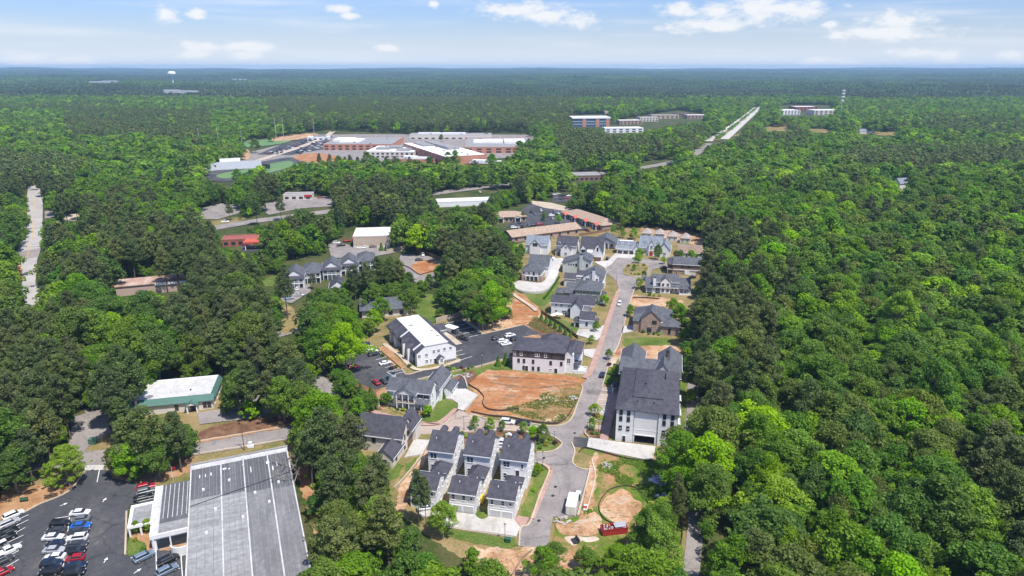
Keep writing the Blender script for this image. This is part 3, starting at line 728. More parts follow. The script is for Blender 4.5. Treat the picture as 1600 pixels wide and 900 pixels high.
class Bld:
    RZ = {'F': 0, 'R': math.pi/2, 'B': math.pi, 'L': -math.pi/2}
    def __init__(s, name, label, cat, ref, yaw, refx=0.0, refy=0.0, group=None, z=0.0):
        p = G(*ref) if len(ref) == 2 else Vector(ref)
        a = math.radians(yaw); c, n = math.cos(a), math.sin(a)
        s.o = empty(name, label, cat, (p.x - refx*c + refy*n, p.y - refx*n - refy*c, z), a, group)
        s.w = {}; s.fm = 'white_paint'; s.pm = 'glass'
    def box(s, x0, x1, y0, y1, z0, z1, m): s.w.setdefault(m, MB()).box(x0, x1, y0, y1, z0, z1); return s
    def part(s, name, m, *boxes):
        mb = MB()
        for b in boxes: mb.box(*b)
        return mb.build(name, m, s.o)
    def gable(s, x0, x1, y0, y1, z, rise, axis='x', m='slate', wall=None, ov=0.4, th=0.22, name='roof', ends=(1, 1)):
        if axis == 'x': a0, a1, b0, b1 = x0, x1, y0, y1
        else: a0, a1, b0, b1 = y0, y1, x0, x1
        mid = (b0 + b1) / 2; sl = rise / (mid - b0)
        out = [(b0-ov, z-ov*sl), (mid, z+rise), (b1+ov, z-ov*sl)]
        poly = [(p[0], p[1]+th) for p in out] + [out[2], (mid, z+rise-0.02), out[0]]
        r = MB(); r.prism(poly, a0 - ov*.7*ends[0], a1 + ov*.7*ends[1], axis)
        if wall: s.w.setdefault(wall, MB()).prism([(b0, z-0.01), (b1, z-0.01), (mid, z+rise-0.06)], a0, a1, axis)
        ro = r.build(name, m, s.o)
        if wall and wall != 'brick_tan' and name == 'roof':
            zz = z - ov*sl
            for bb, sg in ((b0-ov, -1), (b1+ov, 1)):
                f = MB(); lo, hi = sorted((bb + sg*.005, bb + sg*.10))
                if axis == 'x': f.box(a0-ov*.7*ends[0], a1+ov*.7*ends[1], lo, hi, zz-.04, zz+th)
                else: f.box(lo, hi, a0-ov*.7*ends[0], a1+ov*.7*ends[1], zz-.04, zz+th)
                f.build('gutter', 'white_paint', ro)
        return ro
    def hip(s, x0, x1, y0, y1, z, rise, m='slate', ov=0.45, name='roof', run=None, top=None):
        x0 -= ov; x1 += ov; y0 -= ov; y1 += ov
        h = run or min(x1-x0, y1-y0) / 2
        base = [(x0,y0),(x1,y0),(x1,y1),(x0,y1)]
        t = [(x0+h,y0+h),(x1-h,y0+h),(x1-h,y1-h),(x0+h,y1-h)]
        r = MB()
        r.add([(*p, z) for p in base] + [(*p, z+.18) for p in base] + [(*p, z+.18+rise) for p in t],
              [(3,2,1,0)] + [(i,(i+1)%4,4+(i+1)%4,4+i) for i in range(4)] + [(4+i,4+(i+1)%4,8+(i+1)%4,8+i) for i in range(4)] + [(8,9,10,11)])
        return r.build(name, m, s.o)
    def shed(s, x0, x1, y0, y1, z0, z1, m='slate', axis='y', th=0.18, name='porch_roof'):
        """slope from z0 (first edge) to z1"""
        r = MB()
        if axis == 'y': r.prism([(y0,z0),(y1,z1),(y1,z1+th),(y0,z0+th)], x0, x1, 'x')
        else: r.prism([(x0,z0),(x1,z1),(x1,z1+th),(x0,z0+th)], y0, y1, 'y')
        return r.build(name, m, s.o)
    def flat(s, x0, x1, y0, y1, z, m='membrane_white', par=0.5, pm=None, name='roof', t=0.3):
        r = s.part(name, m, (x0+t, x1-t, y0+t, y1-t, z-.2, z))
        if par: s.part('parapet', pm or 'white_paint', (x0,x1,y0,y0+t-.002,z-.3,z+par), (x0,x1,y1-t+.002,y1,z-.3,z+par), (x0,x0+t-.002,y0+t,y1-t,z-.3,z+par-.01), (x1-t+.002,x1,y0+t,y1-t,z-.3,z+par-.01))
        return r
    def _at(s, face, a, at): return (a, at, 0) if face in 'FB' else (at, a, 0)
    def win(s, face, a, z, w, h, at, bars=1, fm=None, pm=None):
        fmesh, pmesh = win_mesh(w, h, fm or s.fm, pm or s.pm, bars)
        p = s._at(face, a, at)
        o = link('window', fmesh, s.o, (p[0], p[1], z), s.RZ[face])
        link('pane', pmesh, o)
        return o
    def wins(s, face, xs, z, w, h, at, **k):
        for a in xs: s.win(face, a, z, w, h, at, **k)
    def door(s, face, a, w, h, at, m='dark_metal', z=0.0, name='door'):
        p = s._at(face, a, at); mb = MB()
        mb.box(-w/2, w/2, -0.08, 0.02, 0, h); o = mb.build(name, m, s.o, (p[0], p[1], z), s.RZ[face])
        f = MB(); f.box(-w/2-.12, -w/2-.002, -.1, .02, 0, h+.12); f.box(w/2+.002, w/2+.12, -.1, .02, 0, h+.12); f.box(-w/2-.002, w/2+.002, -.1, .02, h+.002, h+.12)
        f.build('frame', s.fm, o)
        return o
    def garage(s, face, a, w, h, at, m='white_paint', z=0.0, n=4):
        p = s._at(face, a, at); mb = MB()
        for i in range(n): mb.box(-w/2, w/2, -0.06 - 0.0, 0.02, i*h/n + .025, (i+1)*h/n - .025)
        mb.box(-w/2+.02, w/2-.02, -0.03, 0.018, 0, h)
        o = mb.build('garage_door', m, s.o, (p[0], p[1], z), s.RZ[face])
        f = MB(); f.box(-w/2-.18, -w/2-.003, -.1, .02, 0, h+.18); f.box(w/2+.003, w/2+.18, -.1, .02, 0, h+.18); f.box(-w/2-.003, w/2+.003, -.1, .02, h+.003, h+.18)
        f.build('frame', s.fm, o)
        return o
    def cols(s, pts, z0, z1, w=0.28, m='white_paint', name='column'):
        me = MB().box(-w/2, w/2, -w/2, w/2, 0, z1-z0).mesh(name, m)
        for x, y in pts: link(name, me, s.o, (x, y, z0))
    def rail(s, x0, x1, y0, y1, z, m='white_paint', h=0.95):
        mb = MB(); L = math.hypot(x1-x0, y1-y0); n = max(2, int(L / 0.5))
        if abs(x1-x0) > abs(y1-y0):
            mb.box(x0, x1, y0-.04, y0+.04, z+h-.07, z+h); mb.box(x0, x1, y0-.03, y0+.03, z+.1, z+.16)
            for i in range(n+1): mb.box(x0+(x1-x0)*i/n-.03, x0+(x1-x0)*i/n+.03, y0-.028, y0+.028, z+.16, z+h-.07)
        else:
            mb.box(x0-.04, x0+.04, y0, y1, z+h-.07, z+h); mb.box(x0-.03, x0+.03, y0, y1, z+.1, z+.16)
            for i in range(n+1): mb.box(x0-.028, x0+.028, y0+(y1-y0)*i/n-.03, y0+(y1-y0)*i/n+.03, z+.16, z+h-.07)
        return mb.build('railing', m, s.o)
    def chimney(s, x, y, z0, z1, w=1.0, d=.9, m='white_siding'):
        c = s.part('chimney', m, (x-w/2, x+w/2, y-d/2, y+d/2, z0, z1))
        MB().box(x-w/2-.1, x+w/2+.1, y-d/2-.1, y+d/2+.1, z1+.002, z1+.14).box(x-w/4, x+w/4, y-d/4, y+d/4, z1+.14, z1+.4).build('chimney_cap', 'dark_metal', c)
    def dormer(s, x, y0, z, w, h, depth, m='slate', wall='white_siding', rise=0.7, pane=True):
        s.box(x-w/2, x+w/2, y0, y0+depth, z-.3, z+h, wall)
        s.gable(x-w/2, x+w/2, y0, y0+depth, z+h, rise, 'y', m, wall, .18, .12, 'dormer_roof')
        if pane: s.win('F', x, z+.15, w*.5, h-.3, y0)
    def done(s):
        for m, mb in s.w.items(): mb.build('wall', m, s.o)
        return s.o
# ------------------------------------------------------------------ townhouses: garage block, link, tall house behind
def townhouse(ref, label, deck=False, extra=None):
    b = Bld('townhouse', label, 'townhouse', ref, -12.5, group='white townhouses with grey roofs')
    b.box(0, 7, 0, 7.4, 0, 2.9, 'white_siding'); b.box(0.02, 6.98, 0.02, 7.38, 2.9, 6, 'grey_siding')
    b.gable(0, 7, 0, 7.4, 6, 2.1, 'x', 'slate', 'white_siding')
    b.part('trim_band', 'white_paint', (-.04, 7.04, -.05, -.002, 2.85, 3.1), (-.05,.18,-.06,-.004,0,2.85), (6.82,7.05,-.06,-.004,0,2.85))
    b.garage('F', 1.95, 2.6, 2.2, 0, 'garage_grey'); b.garage('F', 5.05, 2.6, 2.2, 0, 'garage_grey')
    b.wins('F', (1.1, 3.9), 3.9, .75, 1.4, .02); b.win('F', 5.9, 4.2, .6, .8, .02, bars=0)
    b.wins('R', (2.2, 5.2), 3.9, .75, 1.4, 7); b.win('R', 3.7, 1.0, .7, 1.1, 7)
    y1 = 14.2
    ce = 11.2 if deck else y1
    b.box(2.6, 6.9, 7.4, ce, 0, 5.1, 'white_siding')
    if deck:
        b.hip(2.6, 6.9, 7.0, ce, 5.1, 1.9)
        b.box(2.6, 6.9, ce, y1, 0, 3.1, 'white_siding'); b.part('deck', 'concrete', (2.6, 6.9, ce, y1, 3.1, 3.25))
        b.rail(2.7, 6.8, ce+.1, ce+.1, 3.25); b.rail(6.8, 6.8, ce+.2, y1, 3.25)
    else:
        b.hip(2.6, 6.9, 7.2, y1-.5, 5.1, 2.3)
    b.wins('R', (9, 10.6) if deck else (9, 11, 13), 3.2, .7, 1.3, 6.9); b.win('R', 9.6, .9, .9, 1.2, 6.9)
    b.wins('L', (9,), 3.2, .7, 1.3, 2.6)
    b.box(0, 7.4, y1, y1+10.4, 0, 8.6, 'white_siding')
    b.gable(0, 7.4, y1, y1+10.4, 8.6, 3.3, 'x', 'slate', 'white_siding')
    b.wins('F', (1.15, 2.1), 6.1, .8, 1.6, y1); b.win('F', 1.2, 2.6, .8, 1.5, y1)
    if deck: b.door('F', 4.7, 1.0, 2.2, y1, z=3.25); b.win('F', 6.0, 6.1, .6, 1.3, y1)
    b.wins('R', (y1+2, y1+5.2, y1+8.4), 6.1, .8, 1.6, 7.4); b.wins('R', (y1+2, y1+5.2, y1+8.4), 2.6, .8, 1.6, 7.4); b.win('R', y1+5.2, 9.2, .8, 1.1, 7.4)
    for x in (2.0, 5.4):                                   # rounded dormers on the far slope
        m = MB(); a = [i * math.pi / 8 for i in range(9)]
        m.prism([(x - 1.05*math.cos(t), 10.2 + 1.1*math.sin(t)) for t in a], y1+6.2, y1+9.8, 'y'); m.build('dormer_roof', 'slate', b.o)
    b.part('downpipe', 'white_paint', (7.41, 7.5, y1+.1, y1+.2, 0, 8.4)); b.part('downpipe', 'white_paint', (7.01, 7.1, .1, .2, 0, 5.8))
    for x, y, z in ((2.2, 2.4, 7.5), (6.2, 5.0, 7.5), (1.6, y1+3, 10.6)): b.part('vent_pipe', 'white_paint', (x-.1, x+.1, y-.1, y+.1, z-.4, z+.45))
    b.part('patio_slab', 'concrete_tan', (0, 2.55, 9.5, y1, .05, .2))
    return b.done()
townhouse((642.5,791.5), 'white townhouse with lone pine standing before its garage, beside the clay path')
townhouse((702.6,799), 'middle white townhouse of the three, with two garage doors facing the apron')
townhouse((762.5,807.5), 'white townhouse with an open roof deck, beside the street lawn', True)
# ------------------------------------------------------------------ beige house behind the trees
b = Bld('stucco_house', 'beige stucco house with steep dark gables behind the clay path', 'house', (629.2,711), -13, 14.5, 0)
b.box(0, 14.5, 0, 9.2, 0, 5.6, 'stucco_beige'); b.gable(0, 14.5, 0, 9.2, 5.6, 4.4, 'x', 'slate', 'stucco_beige', .45)
b.box(10.2, 15.6, 8.2, 12.5, 0, 6.0, 'stucco_beige'); b.gable(10.2, 15.6, 4.5, 12.5, 6.0, 3.6, 'y', 'slate', 'stucco_beige')
b.box(9.2, 14.4, -7.2, 0, 0, 3.2, 'stucco_beige'); b.gable(9.2, 14.4, -7.2, 1.5, 3.2, 2.3, 'y', 'slate', 'stucco_beige', .4)
b.pm = 'glass'; b.fm = 'dark_metal'
b.wins('R', (2.2, 4.4, 5.6), 4.2, .8, 1.4, 14.5); b.win('R', 4.6, 7.2, .8, 1.3, 14.5); b.win('R', 1.8, 1.2, .9, 1.4, 14.5)
b.garage('R', 6.4, 4.2, 2.4, 14.52, 'wood'); b.wins('F', (2.5, 5.5), 3.2, 1.0, 1.5, 0); b.wins('R', (-4.5,), 1.1, .9, 1.2, 14.4); b.win('F', 11.8, 1.6, 1.4, .7, -7.2, bars=0)
b.done()
# ------------------------------------------------------------------ white house with two-storey porch
b = Bld('porch_house', 'white house with two-storey columned porch and grey roof', 'house', (619.5,640.5), -13)
b.box(-4.0, 11.6, 2.2, 9.4, 0, 6.2, 'white_siding'); b.gable(-4.0, 11.6, 2.2, 9.4, 6.2, 2.9, 'x', 'slate_grey', 'white_siding')
b.gable(-.1, 6.7, .0, 5.5, 6.3, 2.0, 'y', 'slate_grey', 'white_paint', .45)
b.part('porch_floor', 'wood_pale', (0, 6.6, .05, 2.2, 3.05, 3.25)); b.part('porch_floor', 'wood_pale', (0, 11, .05, 2.2, .1, .35))
b.part('porch_beam', 'white_paint', (-.1, 6.7, .0, .3, 6.02, 6.3), (-.05, 6.65, .02, .28, 2.8, 3.05))
b.cols([(.15,.18),(2.25,.18),(4.4,.18),(6.45,.18)], 3.25, 6.02); b.cols([(.15,.18),(2.25,.18),(4.4,.18),(6.45,.18),(8.8,.18),(10.85,.18)], .35, 2.8)
b.shed(6.6, 11.3, -.3, 2.25, 2.95, 3.9, 'slate_grey'); b.part('porch_beam', 'white_paint', (6.7, 11.0, .02, .3, 2.7, 2.92))
b.rail(.3, 2.1, .15, .15, 3.25, 'dark_metal'); b.rail(2.4, 4.2, .15, .15, 3.25, 'dark_metal'); b.rail(4.6, 6.3, .15, .15, 3.25, 'dark_metal')
b.wins('F', (1.2, 3.3, 5.4), 3.7, .9, 1.7, 2.2); b.wins('F', (7.9, 10.0), 4.2, 1.1, 1.6, 2.2); b.wins('F', (1.2, 5.4, 7.9, 10.0), .8, 1.0, 1.7, 2.2); b.door('F', 3.3, 1.1, 2.2, 2.2, 'wood', z=.35)
b.win('F', -2.6, 1.1, 1.0, 1.7, 2.2); b.wins('R', (4, 7.6), 4.0, .9, 1.6, 11.6); b.wins('R', (4, 7.6), 1.0, .9, 1.6, 11.6); b.win('R', 5.8, 6.9, .8, 1.2, 11.6)
for x in (7.2, 8.6, 9.3, 10.7): b.part('shutter', 'dark_metal', (x-.22, x+.22, 2.12, 2.19, 4.2, 5.8))
b.box(6.6, 12.6, 9.4, 20.4, 0, 5.6, 'white_siding'); b.gable(6.6, 12.6, 7.0, 20.4, 5.6, 2.8, 'y', 'slate_grey', 'white_siding')
b.wins('R', (11, 13, 15, 17), 3.9, .6, 1.2, 12.6)
b.box(12.6, 15.4, 12.2, 19.4, 0, 3.0, 'white_siding'); b.gable(12.2, 15.6, 12.2, 19.4, 3.0, 1.2, 'y', 'slate_grey', 'white_siding', .3); b.wins('R', (13.6, 16.0, 18.2), .9, .9, 1.2, 15.4)
b.chimney(-3.2, 6.5, 5, 10.2, 1.2, 1.0); b.done()
# ------------------------------------------------------------------ white commercial building with flat roof
b = Bld('office_building', 'long white office building with bright flat roof and slate side slopes', 'office building', (652,573.5), 27)
prof = [(0,0),(16.2,0),(16.2,5.8),(12.6,8.1),(3.4,8.1),(0,5.8)]
b.w['white_siding'] = MB(); b.w['white_siding'].prism([(0.0,0),(16.2,0),(16.2,5.8),(12.6,8.1),(3.4,8.1),(0,5.8)], 0, 2.2, 'y')
b.w['white_siding'].prism([(1.8,0),(16.2,0),(16.2,5.8),(12.6,8.1),(3.4,8.1),(1.8,7.0)], 2.2, 34, 'y')
b.part('flat_roof', 'membrane_white', (3.3, 12.8, .1, 34, 8.11, 8.3), )
b.part('roof_edge', 'white_paint', (3.1, 13.0, -.25, .098, 7.95, 8.45), (3.0,3.298,.1,34,8.0,8.4))
for y0, y1, xo in ((-.3, 17.6, -.5), (18.1, 34.2, -1.8)):
    r = MB(); r.prism([(xo, 5.45), (3.3, 8.12), (3.3, 8.34), (xo, 5.68)], y0, y1, 'y'); r.build('roof_slope', 'slate', b.o)
r = MB(); r.prism([(16.7, 5.45), (12.7, 8.12), (12.7, 8.34), (16.7, 5.68)], -.3, 34.2, 'y'); r.build('roof_slope', 'slate', b.o)
for y in (2.4, 17.6): 
    r = MB(); r.prism([(-.6, 5.9), (3.4, 8.3), (3.4, 8.7), (-.6, 6.35)], y, y+.48, 'y'); r.build('parapet', 'white_paint', b.o)
for y in (6.2, 12.0, 22.5, 28.5):                       # projecting gabled bays on the shaded side
    b.box(-1.6, 1.8, y, y+1.5, 0, 6.3, 'white_siding'); b.gable(-1.7, 3.2, y-.1, y+1.6, 6.3, .8, 'x', 'slate', 'white_siding', .2, .15, 'bay_roof')
for y0, y1 in ((2.2, 6.2), (7.7, 12.0), (13.5, 17.6), (18.1, 22.5), (24, 28.5), (30, 34)):
    b.part('balcony', 'blue_siding', (-.4, 1.8, y0+.02, y1-.02, 2.7, 3.0)); b.rail(-.35, -.35, y0+.1, y1-.1, 3.0, 'dark_metal', 1.0); b.cols([(-.3, (y0+y1)/2)], 0, 5.5, .2)
    for yy in ((y0+y1)/2-1, (y0+y1)/2+1): b.win('L', yy, .5, 1.3, 1.9, 1.8, fm='dark_metal'); b.win('L', yy, 3.3, 1.3, 1.8, 1.8, fm='dark_metal')
b.wins('F', (1.0, 3.9), 3.6, .95, 1.2, 0, bars=2); b.win('F', 3.9, 1.0, .95, 1.2, 0, bars=2); b.wins('F', (7.0, 8.9), 4.5, .95, 1.2, 0, bars=2); b.wins('F', (11.4, 13.9), 4.7, .95, 1.2, 0, bars=2); b.win('F', 5.6, 1.1, .5, 1.1, 0)
b.box(8.3, 10.3, -1.8, 0, 0, 2.5, 'white_siding'); b.gable(8.1, 10.5, -2.0, .3, 2.5, 1.0, 'y', 'slate', 'white_paint', .3, .15, 'entrance_roof'); b.win('F', 9.4, .9, 1.0, 1.2, -1.8, bars=2); b.door('F', 7.4, 1.0, 2.1, 0)
for i in range(5): b.part('air_conditioner', 'grey_metal', (11.3+i*.95, 12.0+i*.95, -.95, -.25, .05, .85))
b.box(16.2, 20.2, 21.5, 26.0, 0, 4.0, 'white_siding'); b.gable(13.4, 20.4, 21.3, 26.2, 4.6, 1.8, 'x', 'slate', 'white_siding')
for x, y in ((6, 8), (9, 13), (7, 20), (10, 24), (8, 29), (5, 16), (11, 7)): b.part('roof_vent', 'grey_metal', (x-.2, x+.2, y-.2, y+.2, 8.3, 8.6))
b.part('roof_unit', 'grey_metal', (5.0, 6.6, 22.2, 23.4, 8.3, 8.55)); b.part('roof_stain', 'roof_rusty', (10.5, 12.0, 13, 14.4, 8.302, 8.31)); b.part('roof_stain', 'roof_rusty', (11.0, 12.3, 6.5, 8.2, 8.302, 8.31))
b.done()
# ------------------------------------------------------------------ white and brown row building
b = Bld('terrace_building', 'white building with dark brown top storey above the bare clay lot', 'apartment building', (801,577.8), -11)
b.box(0, 19.8, 0, 12, 0, 5.6, 'white_siding'); b.box(-.06, 19.86, -.06, 12, 5.6, 8.3, 'brown_siding')
b.hip(0, 19.8, 0, 12.5, 8.3, 2.0); b.hip(9.2, 19.6, 5.5, 15.4, 8.6, 3.3, name='upper_roof')
b.box(19.8, 23.0, 1.2, 13, 0, 7.6, 'white_siding'); b.box(20.5, 25.4, 5.2, 14.4, 0, 7.2, 'white_siding'); b.hip(19.8, 25.4, 3.4, 14.4, 7.3, 2.0)
b.gable(19.5, 22.4, 1.2, 6, 7.6, 1.5, 'y', 'slate', 'white_siding', .25, .15, 'gable_roof')
for x, w in ((.8, .7), (3.3, .8), (9.0, .7), (12.6, .8)): b.win('F', x, 6.3, w, 1.3, -.06)
b.win('F', 9.9, 6.3, .7, 1.3, -.06); b.win('F', 6.0, 6.5, .7, 1.2, -.06, fm='dark_metal'); b.win('F', 14.8, 6.4, .7, 1.2, -.06, fm='dark_metal'); b.win('F', 18.9, 6.3, 1.0, 1.4, -.06, fm='dark_metal')
b.wins('F', (2.3, 4.4, 7.9, 14.6, 18.6), 3.4, .75, 1.4, 0, fm='dark_metal'); b.wins('F', (4.3, 7.9, 10.0), .6, .75, 1.4, 0, fm='dark_metal'); b.door('F', 5.4, 1.1, 2.2, 0); b.door('F', 16.6, 1.1, 2.0, 0); b.win('F', 14.6, 1.2, .8, .45, 0, bars=0)
b.win('F', 21.2, 4.0, 1.2, 1.9, 1.2, bars=2); b.part('porch_floor', 'white_paint', (23, 26.5, 1.4, 5.2, 0, .9)); b.part('stair_wall', 'white_paint', (23.2, 28.0, 1.2, 1.5, 0, 1.3), (23.2, 28.0, 3.4, 3.7, 0, 1.25), (25.4, 28.2, 5.4, 5.7, 0, 1.2))
b.part('stair', 'concrete', (26.5, 27.3, 1.5, 3.4, 0, .6), (27.3, 28.0, 1.5, 3.4, 0, .3)); b.wins('R', (7, 9.5, 12), 4.2, .9, 1.5, 25.4); b.wins('R', (2.2, 4.4), 4.2, .8, 1.5, 23.0)
b.cols([(25.2, 1.8), (25.2, 4.8)], .9, 3.6); b.shed(22.9, 25.8, 1.3, 5.3, 3.6, 3.6, 'slate'); b.done()
# ------------------------------------------------------------------ large white apartment block
b = Bld('apartment_building', 'large white three-storey block with wide dark hip roof and garage opening', 'apartment building', (961.1,688.7), -13)
b.box(0, 5.2, 0, 30, 0, 11, 'white_siding'); b.box(12.6, 18.2, 0, 30, 0, 11, 'white_siding'); b.box(5.2, 12.6, .25, 30, 2.9, 11, 'white_siding'); b.box(5.2, 5.7, .25, 30, 0, 2.9, 'white_siding'); b.box(11.8, 12.6, .25, 30, 0, 2.9, 'white_siding')
b.part('garage_recess', 'interior_dark', (5.7, 11.8, 7.0, 7.3, 0, 2.9), (5.7, 11.8, .6, 7.0, 0, .03))
b.part('garage_beam', 'white_paint', (5.6, 11.9, .1, .245, 2.7, 3.0)); b.part('band', 'white_paint', (-.03, 5.2, -.04, -.002, 4.5, 4.7), (5.2, 12.6, .2, .248, 4.5, 4.7), (12.6, 18.23, -.04, -.002, 4.5, 4.7))
b.hip(0, 18.2, 0, 30.5, 11, 2.3, run=5.6); b.hip(5.0, 13.2, 5.0, 25.5, 13.35, 1.2, name='upper_roof', ov=.5, run=4.2)
for z in (4.95, 7.2, 9.3): b.wins('F', (1.35, 3.65), z-.9 if z < 5 else z, .8, 1.35, 0, fm='dark_metal'); b.wins('F', (14.3, 16.7), z-1.0 if z < 5 else z, .8, 1.35, 0, fm='dark_metal')
b.door('F', 2.6, .95, 2.1, 0); b.part('downpipe', 'dark_metal', (5.2, 5.32, .1, .24, 0, 11)); b.part('downpipe', 'dark_metal', (12.48, 12.6, .1, .24, 0, 11)); b.part('downpipe', 'dark_metal', (18.21, 18.32, .1, .22, 0, 11))
for z in (1.5, 5.2, 8.4): b.wins('L', (3, 7, 11, 15, 19, 23, 27), z, 1.2, 1.6, 0, fm='dark_metal'); b.wins('R', (3, 7, 11, 15, 19, 23, 27), z, 1.2, 1.6, 18.2, fm='dark_metal')
for z in (3.6, 6.8):
    for y in (8, 18): b.part('balcony', 'white_paint', (18.2, 19.6, y, y+4, z, z+.2)); b.rail(19.5, 19.5, y, y+4, z+.2, 'dark_metal')
for x, y in ((6, 3.2), (11, 3.0), (8, 12), (14, 20)): b.part('roof_vent', 'dark_metal', (x-.2, x+.2, y-.2, y+.2, 12, 12.9 if y < 5 else 15.1))
b.box(-1.5, 19.2, 31, 43, 0, 8.8, 'brown_siding'); b.gable(-1.5, 19.2, 31.0, 43.5, 8.8, 3.4, 'x', 'slate_grey', 'brown_siding')
b.gable(10.4, 16.2, 30.6, 38, 9.9, 3.6, 'y', 'slate_grey', 'stucco_beige', .35, .2, 'gable_roof')
b.box(-2.0, 6.4, 43, 55, 0, 7.6, 'brown_siding'); b.gable(-2.0, 6.4, 40, 55, 7.6, 3.0, 'y', 'slate_grey', 'brown_siding'); b.hip(-3.8, -1.5, 31, 34, 3.2, .8, name='porch_roof')
b.cols([(-3.6, 31.2), (-3.6, 33.8)], 0, 3.2); b.box(11.4, 19.5, 43, 54.5, 0, 7.6, 'brown_siding'); b.gable(11.4, 19.5, 40, 54.5, 7.6, 3.0, 'y', 'slate_grey', 'brown_siding'); b.chimney(14.4, 46, 9, 12.2, 1.0, 1.0, 'brown_siding')
b.done()
# ------------------------------------------------------------------ houses of the upper street
Y = -13
def house(name, label, ref, yaw=Y, **k): return Bld(name, label, 'house', ref, yaw, **k)
b = house('stone_house', 'grey-roofed house with stone ground floor above the curved white terrace', (815,439))
b.box(0, 11, 0, 9, 0, 3.4, 'brick_tan'); b.box(0.1, 10.9, .1, 9, 3.4, 5.6, 'white_siding'); b.box(1.5, 13, 9, 30, 0, 6.2, 'white_siding')
b.hip(0, 11, 0, 10, 5.6, 3.4, 'slate_grey'); b.gable(1.5, 13, 8, 30, 6.2, 4.4, 'y', 'slate_grey', 'white_siding') if False else b.gable(1.5, 13, 9, 23, 6.2, 4.6, 'x', 'slate_grey', 'white_siding')
b.box(2.5, 9.0, -.2, 0, .8, 3.0, 'interior_dark'); b.cols([(2.4,-.3),(4.6,-.3),(6.8,-.3),(9.0,-.3)], .6, 3.1, .3); b.part('porch_beam', 'white_paint', (2.2, 9.2, -.45, -.15, 3.1, 3.4))  # dark slab behind the columns: the porch's shade put into its colour
b.wins('F', (1.2, 4.0, 9.6), 3.9, .9, 1.3, .1); b.win('F', 6.6, 3.5, .8, 1.9, .1, fm='dark_metal'); b.wins('R', (12, 15, 18, 21), 3.6, .8, 1.4, 13); b.wins('R', (12, 16, 20), .9, .9, 1.4, 13); b.done()
b = house('gable_house', 'pale grey-roofed white house with broad front gable behind the stone house', (821,396))
b.box(0, 14, 0, 11, 0, 6.0, 'white_siding'); b.gable(0, 14, 0, 11, 6.0, 4.4, 'x', 'slate_light', 'white_siding'); b.box(3, 9.5, -1.5, .2, 0, 6.0, 'white_siding'); b.gable(3, 9.5, -1.5, 4.5, 6.0, 3.4, 'y', 'slate_light', 'white_siding'); b.wins('F', (5.3, 6.3, 7.3), 5.6, .7, 1.6, -1.5, fm='dark_metal'); b.wins('R', (3, 6, 9), 3.6, .8, 1.4, 14); b.done()
b = house('gable_house', 'white house with dark roof, lower dark porch and white front gable', (868,400))
b.box(0, 12.5, 3, 14, 0, 6.2, 'white_siding'); b.gable(0, 12.5, 3, 14, 6.2, 4.6, 'x', 'slate', 'white_siding'); b.box(3.2, 9.4, -.5, 3.4, 0, 5.0, 'white_siding'); b.gable(3.2, 9.4, -.5, 8, 5.0, 3.2, 'y', 'slate', 'white_siding'); b.shed(-.2, 3.2, .2, 3.1, 3.2, 4.2); b.cols([(.1,.4),(3.0,.4)], 0, 3.2); b.dormer(1.7, 4.0, 7.0, 1.6, 1.2, 2.4); b.win('F', 6.3, 5.2, 1.5, 1.3, -.5, bars=2); b.win('F', 6.3, 1.2, 1.4, 1.5, -.5, bars=2); b.wins('R', (6, 9, 12), 3.8, .8, 1.5, 12.5); b.win('R', 8.5, 7.2, .8, 1.4, 12.5); b.door('F', 1.4, 1.0, 2.1, 3.0, 'wood'); b.done()
b = house('steep_house', 'white house with steep black roof, twin gables and brown garage door', (916,407))
b.box(0, 9.5, 0, 6, 0, 5.2, 'white_siding'); b.gable(3.6, 9.5, 0, 9, 5.2, 5.4, 'y', 'slate', 'white_siding', .3); b.box(-4.4, 0, 3.4, 12, 0, 5.6, 'white_siding'); b.box(-4.4, 9.5, 5, 17, 0, 6.0, 'white_siding'); b.gable(-4.4, 9.5, 5, 17, 6.0, 6.0, 'x', 'slate', 'white_siding'); b.gable(-4.4, -.2, 3.0, 8, 5.8, 2.8, 'y', 'slate', 'white_siding', .25)
b.garage('F', 6.5, 4.4, 2.5, 0, 'wood'); b.win('F', 6.5, 6.2, .8, 2.0, 0, fm='dark_metal'); b.win('F', -2.3, 4.0, 2.0, 2.0, 3.4, bars=2, fm='dark_metal'); b.wins('R', (8, 11, 14), 3.8, .8, 1.5, 9.5); b.win('R', 11, 7.6, .8, 1.6, 9.5); b.done()
b = house('cottage', 'white cottage with broad blue-grey front gable behind the steep black-roofed house', (928,388))
b.box(0, 14, 3, 14, 0, 4.0, 'white_siding'); b.gable(0, 14, 0, 14, 4.0, 3.6, 'y', 'slate_grey', 'blue_siding', .5); b.cols([(.3,.3),(4.8,.3),(9.2,.3),(13.7,.3)], 0, 4.0, .35); b.part('porch_beam', 'white_paint', (0, 14, .1, .5, 3.7, 4.0)); b.wins('F', (3, 7, 11), .6, 1.6, 2.2, 3, bars=2); b.wins('R', (5, 8, 11), 1.2, .9, 1.5, 14); b.done()
b = house('carriage_house', 'white garage building with three dark doors and three roof dormers', (963.5,396.5), -14)
b.box(0, 11, 0, 9, 0, 3.6, 'white_siding'); b.gable(0, 11, 0, 9, 3.6, 3.8, 'x', 'slate_light', 'white_siding')
for i in range(3): b.garage('F', 1.9 + i*3.6, 2.8, 2.3, 0, 'brown_siding'); b.dormer(1.9 + i*3.6, 1.3, 4.9, 1.4, 1.2, 2.4, 'slate_light')
b.part('flat_ridge', 'white_paint', (1, 9.5, 3.6, 5.4, 7.2, 7.75)); b.part('band', 'white_paint', (-.05, 11.05, -.12, -.002, 2.9, 3.3)); b.done()
b = house('gable_mansion', 'big white house with pale grey roof and tall gable over red-brown door', (1000,398), -15)
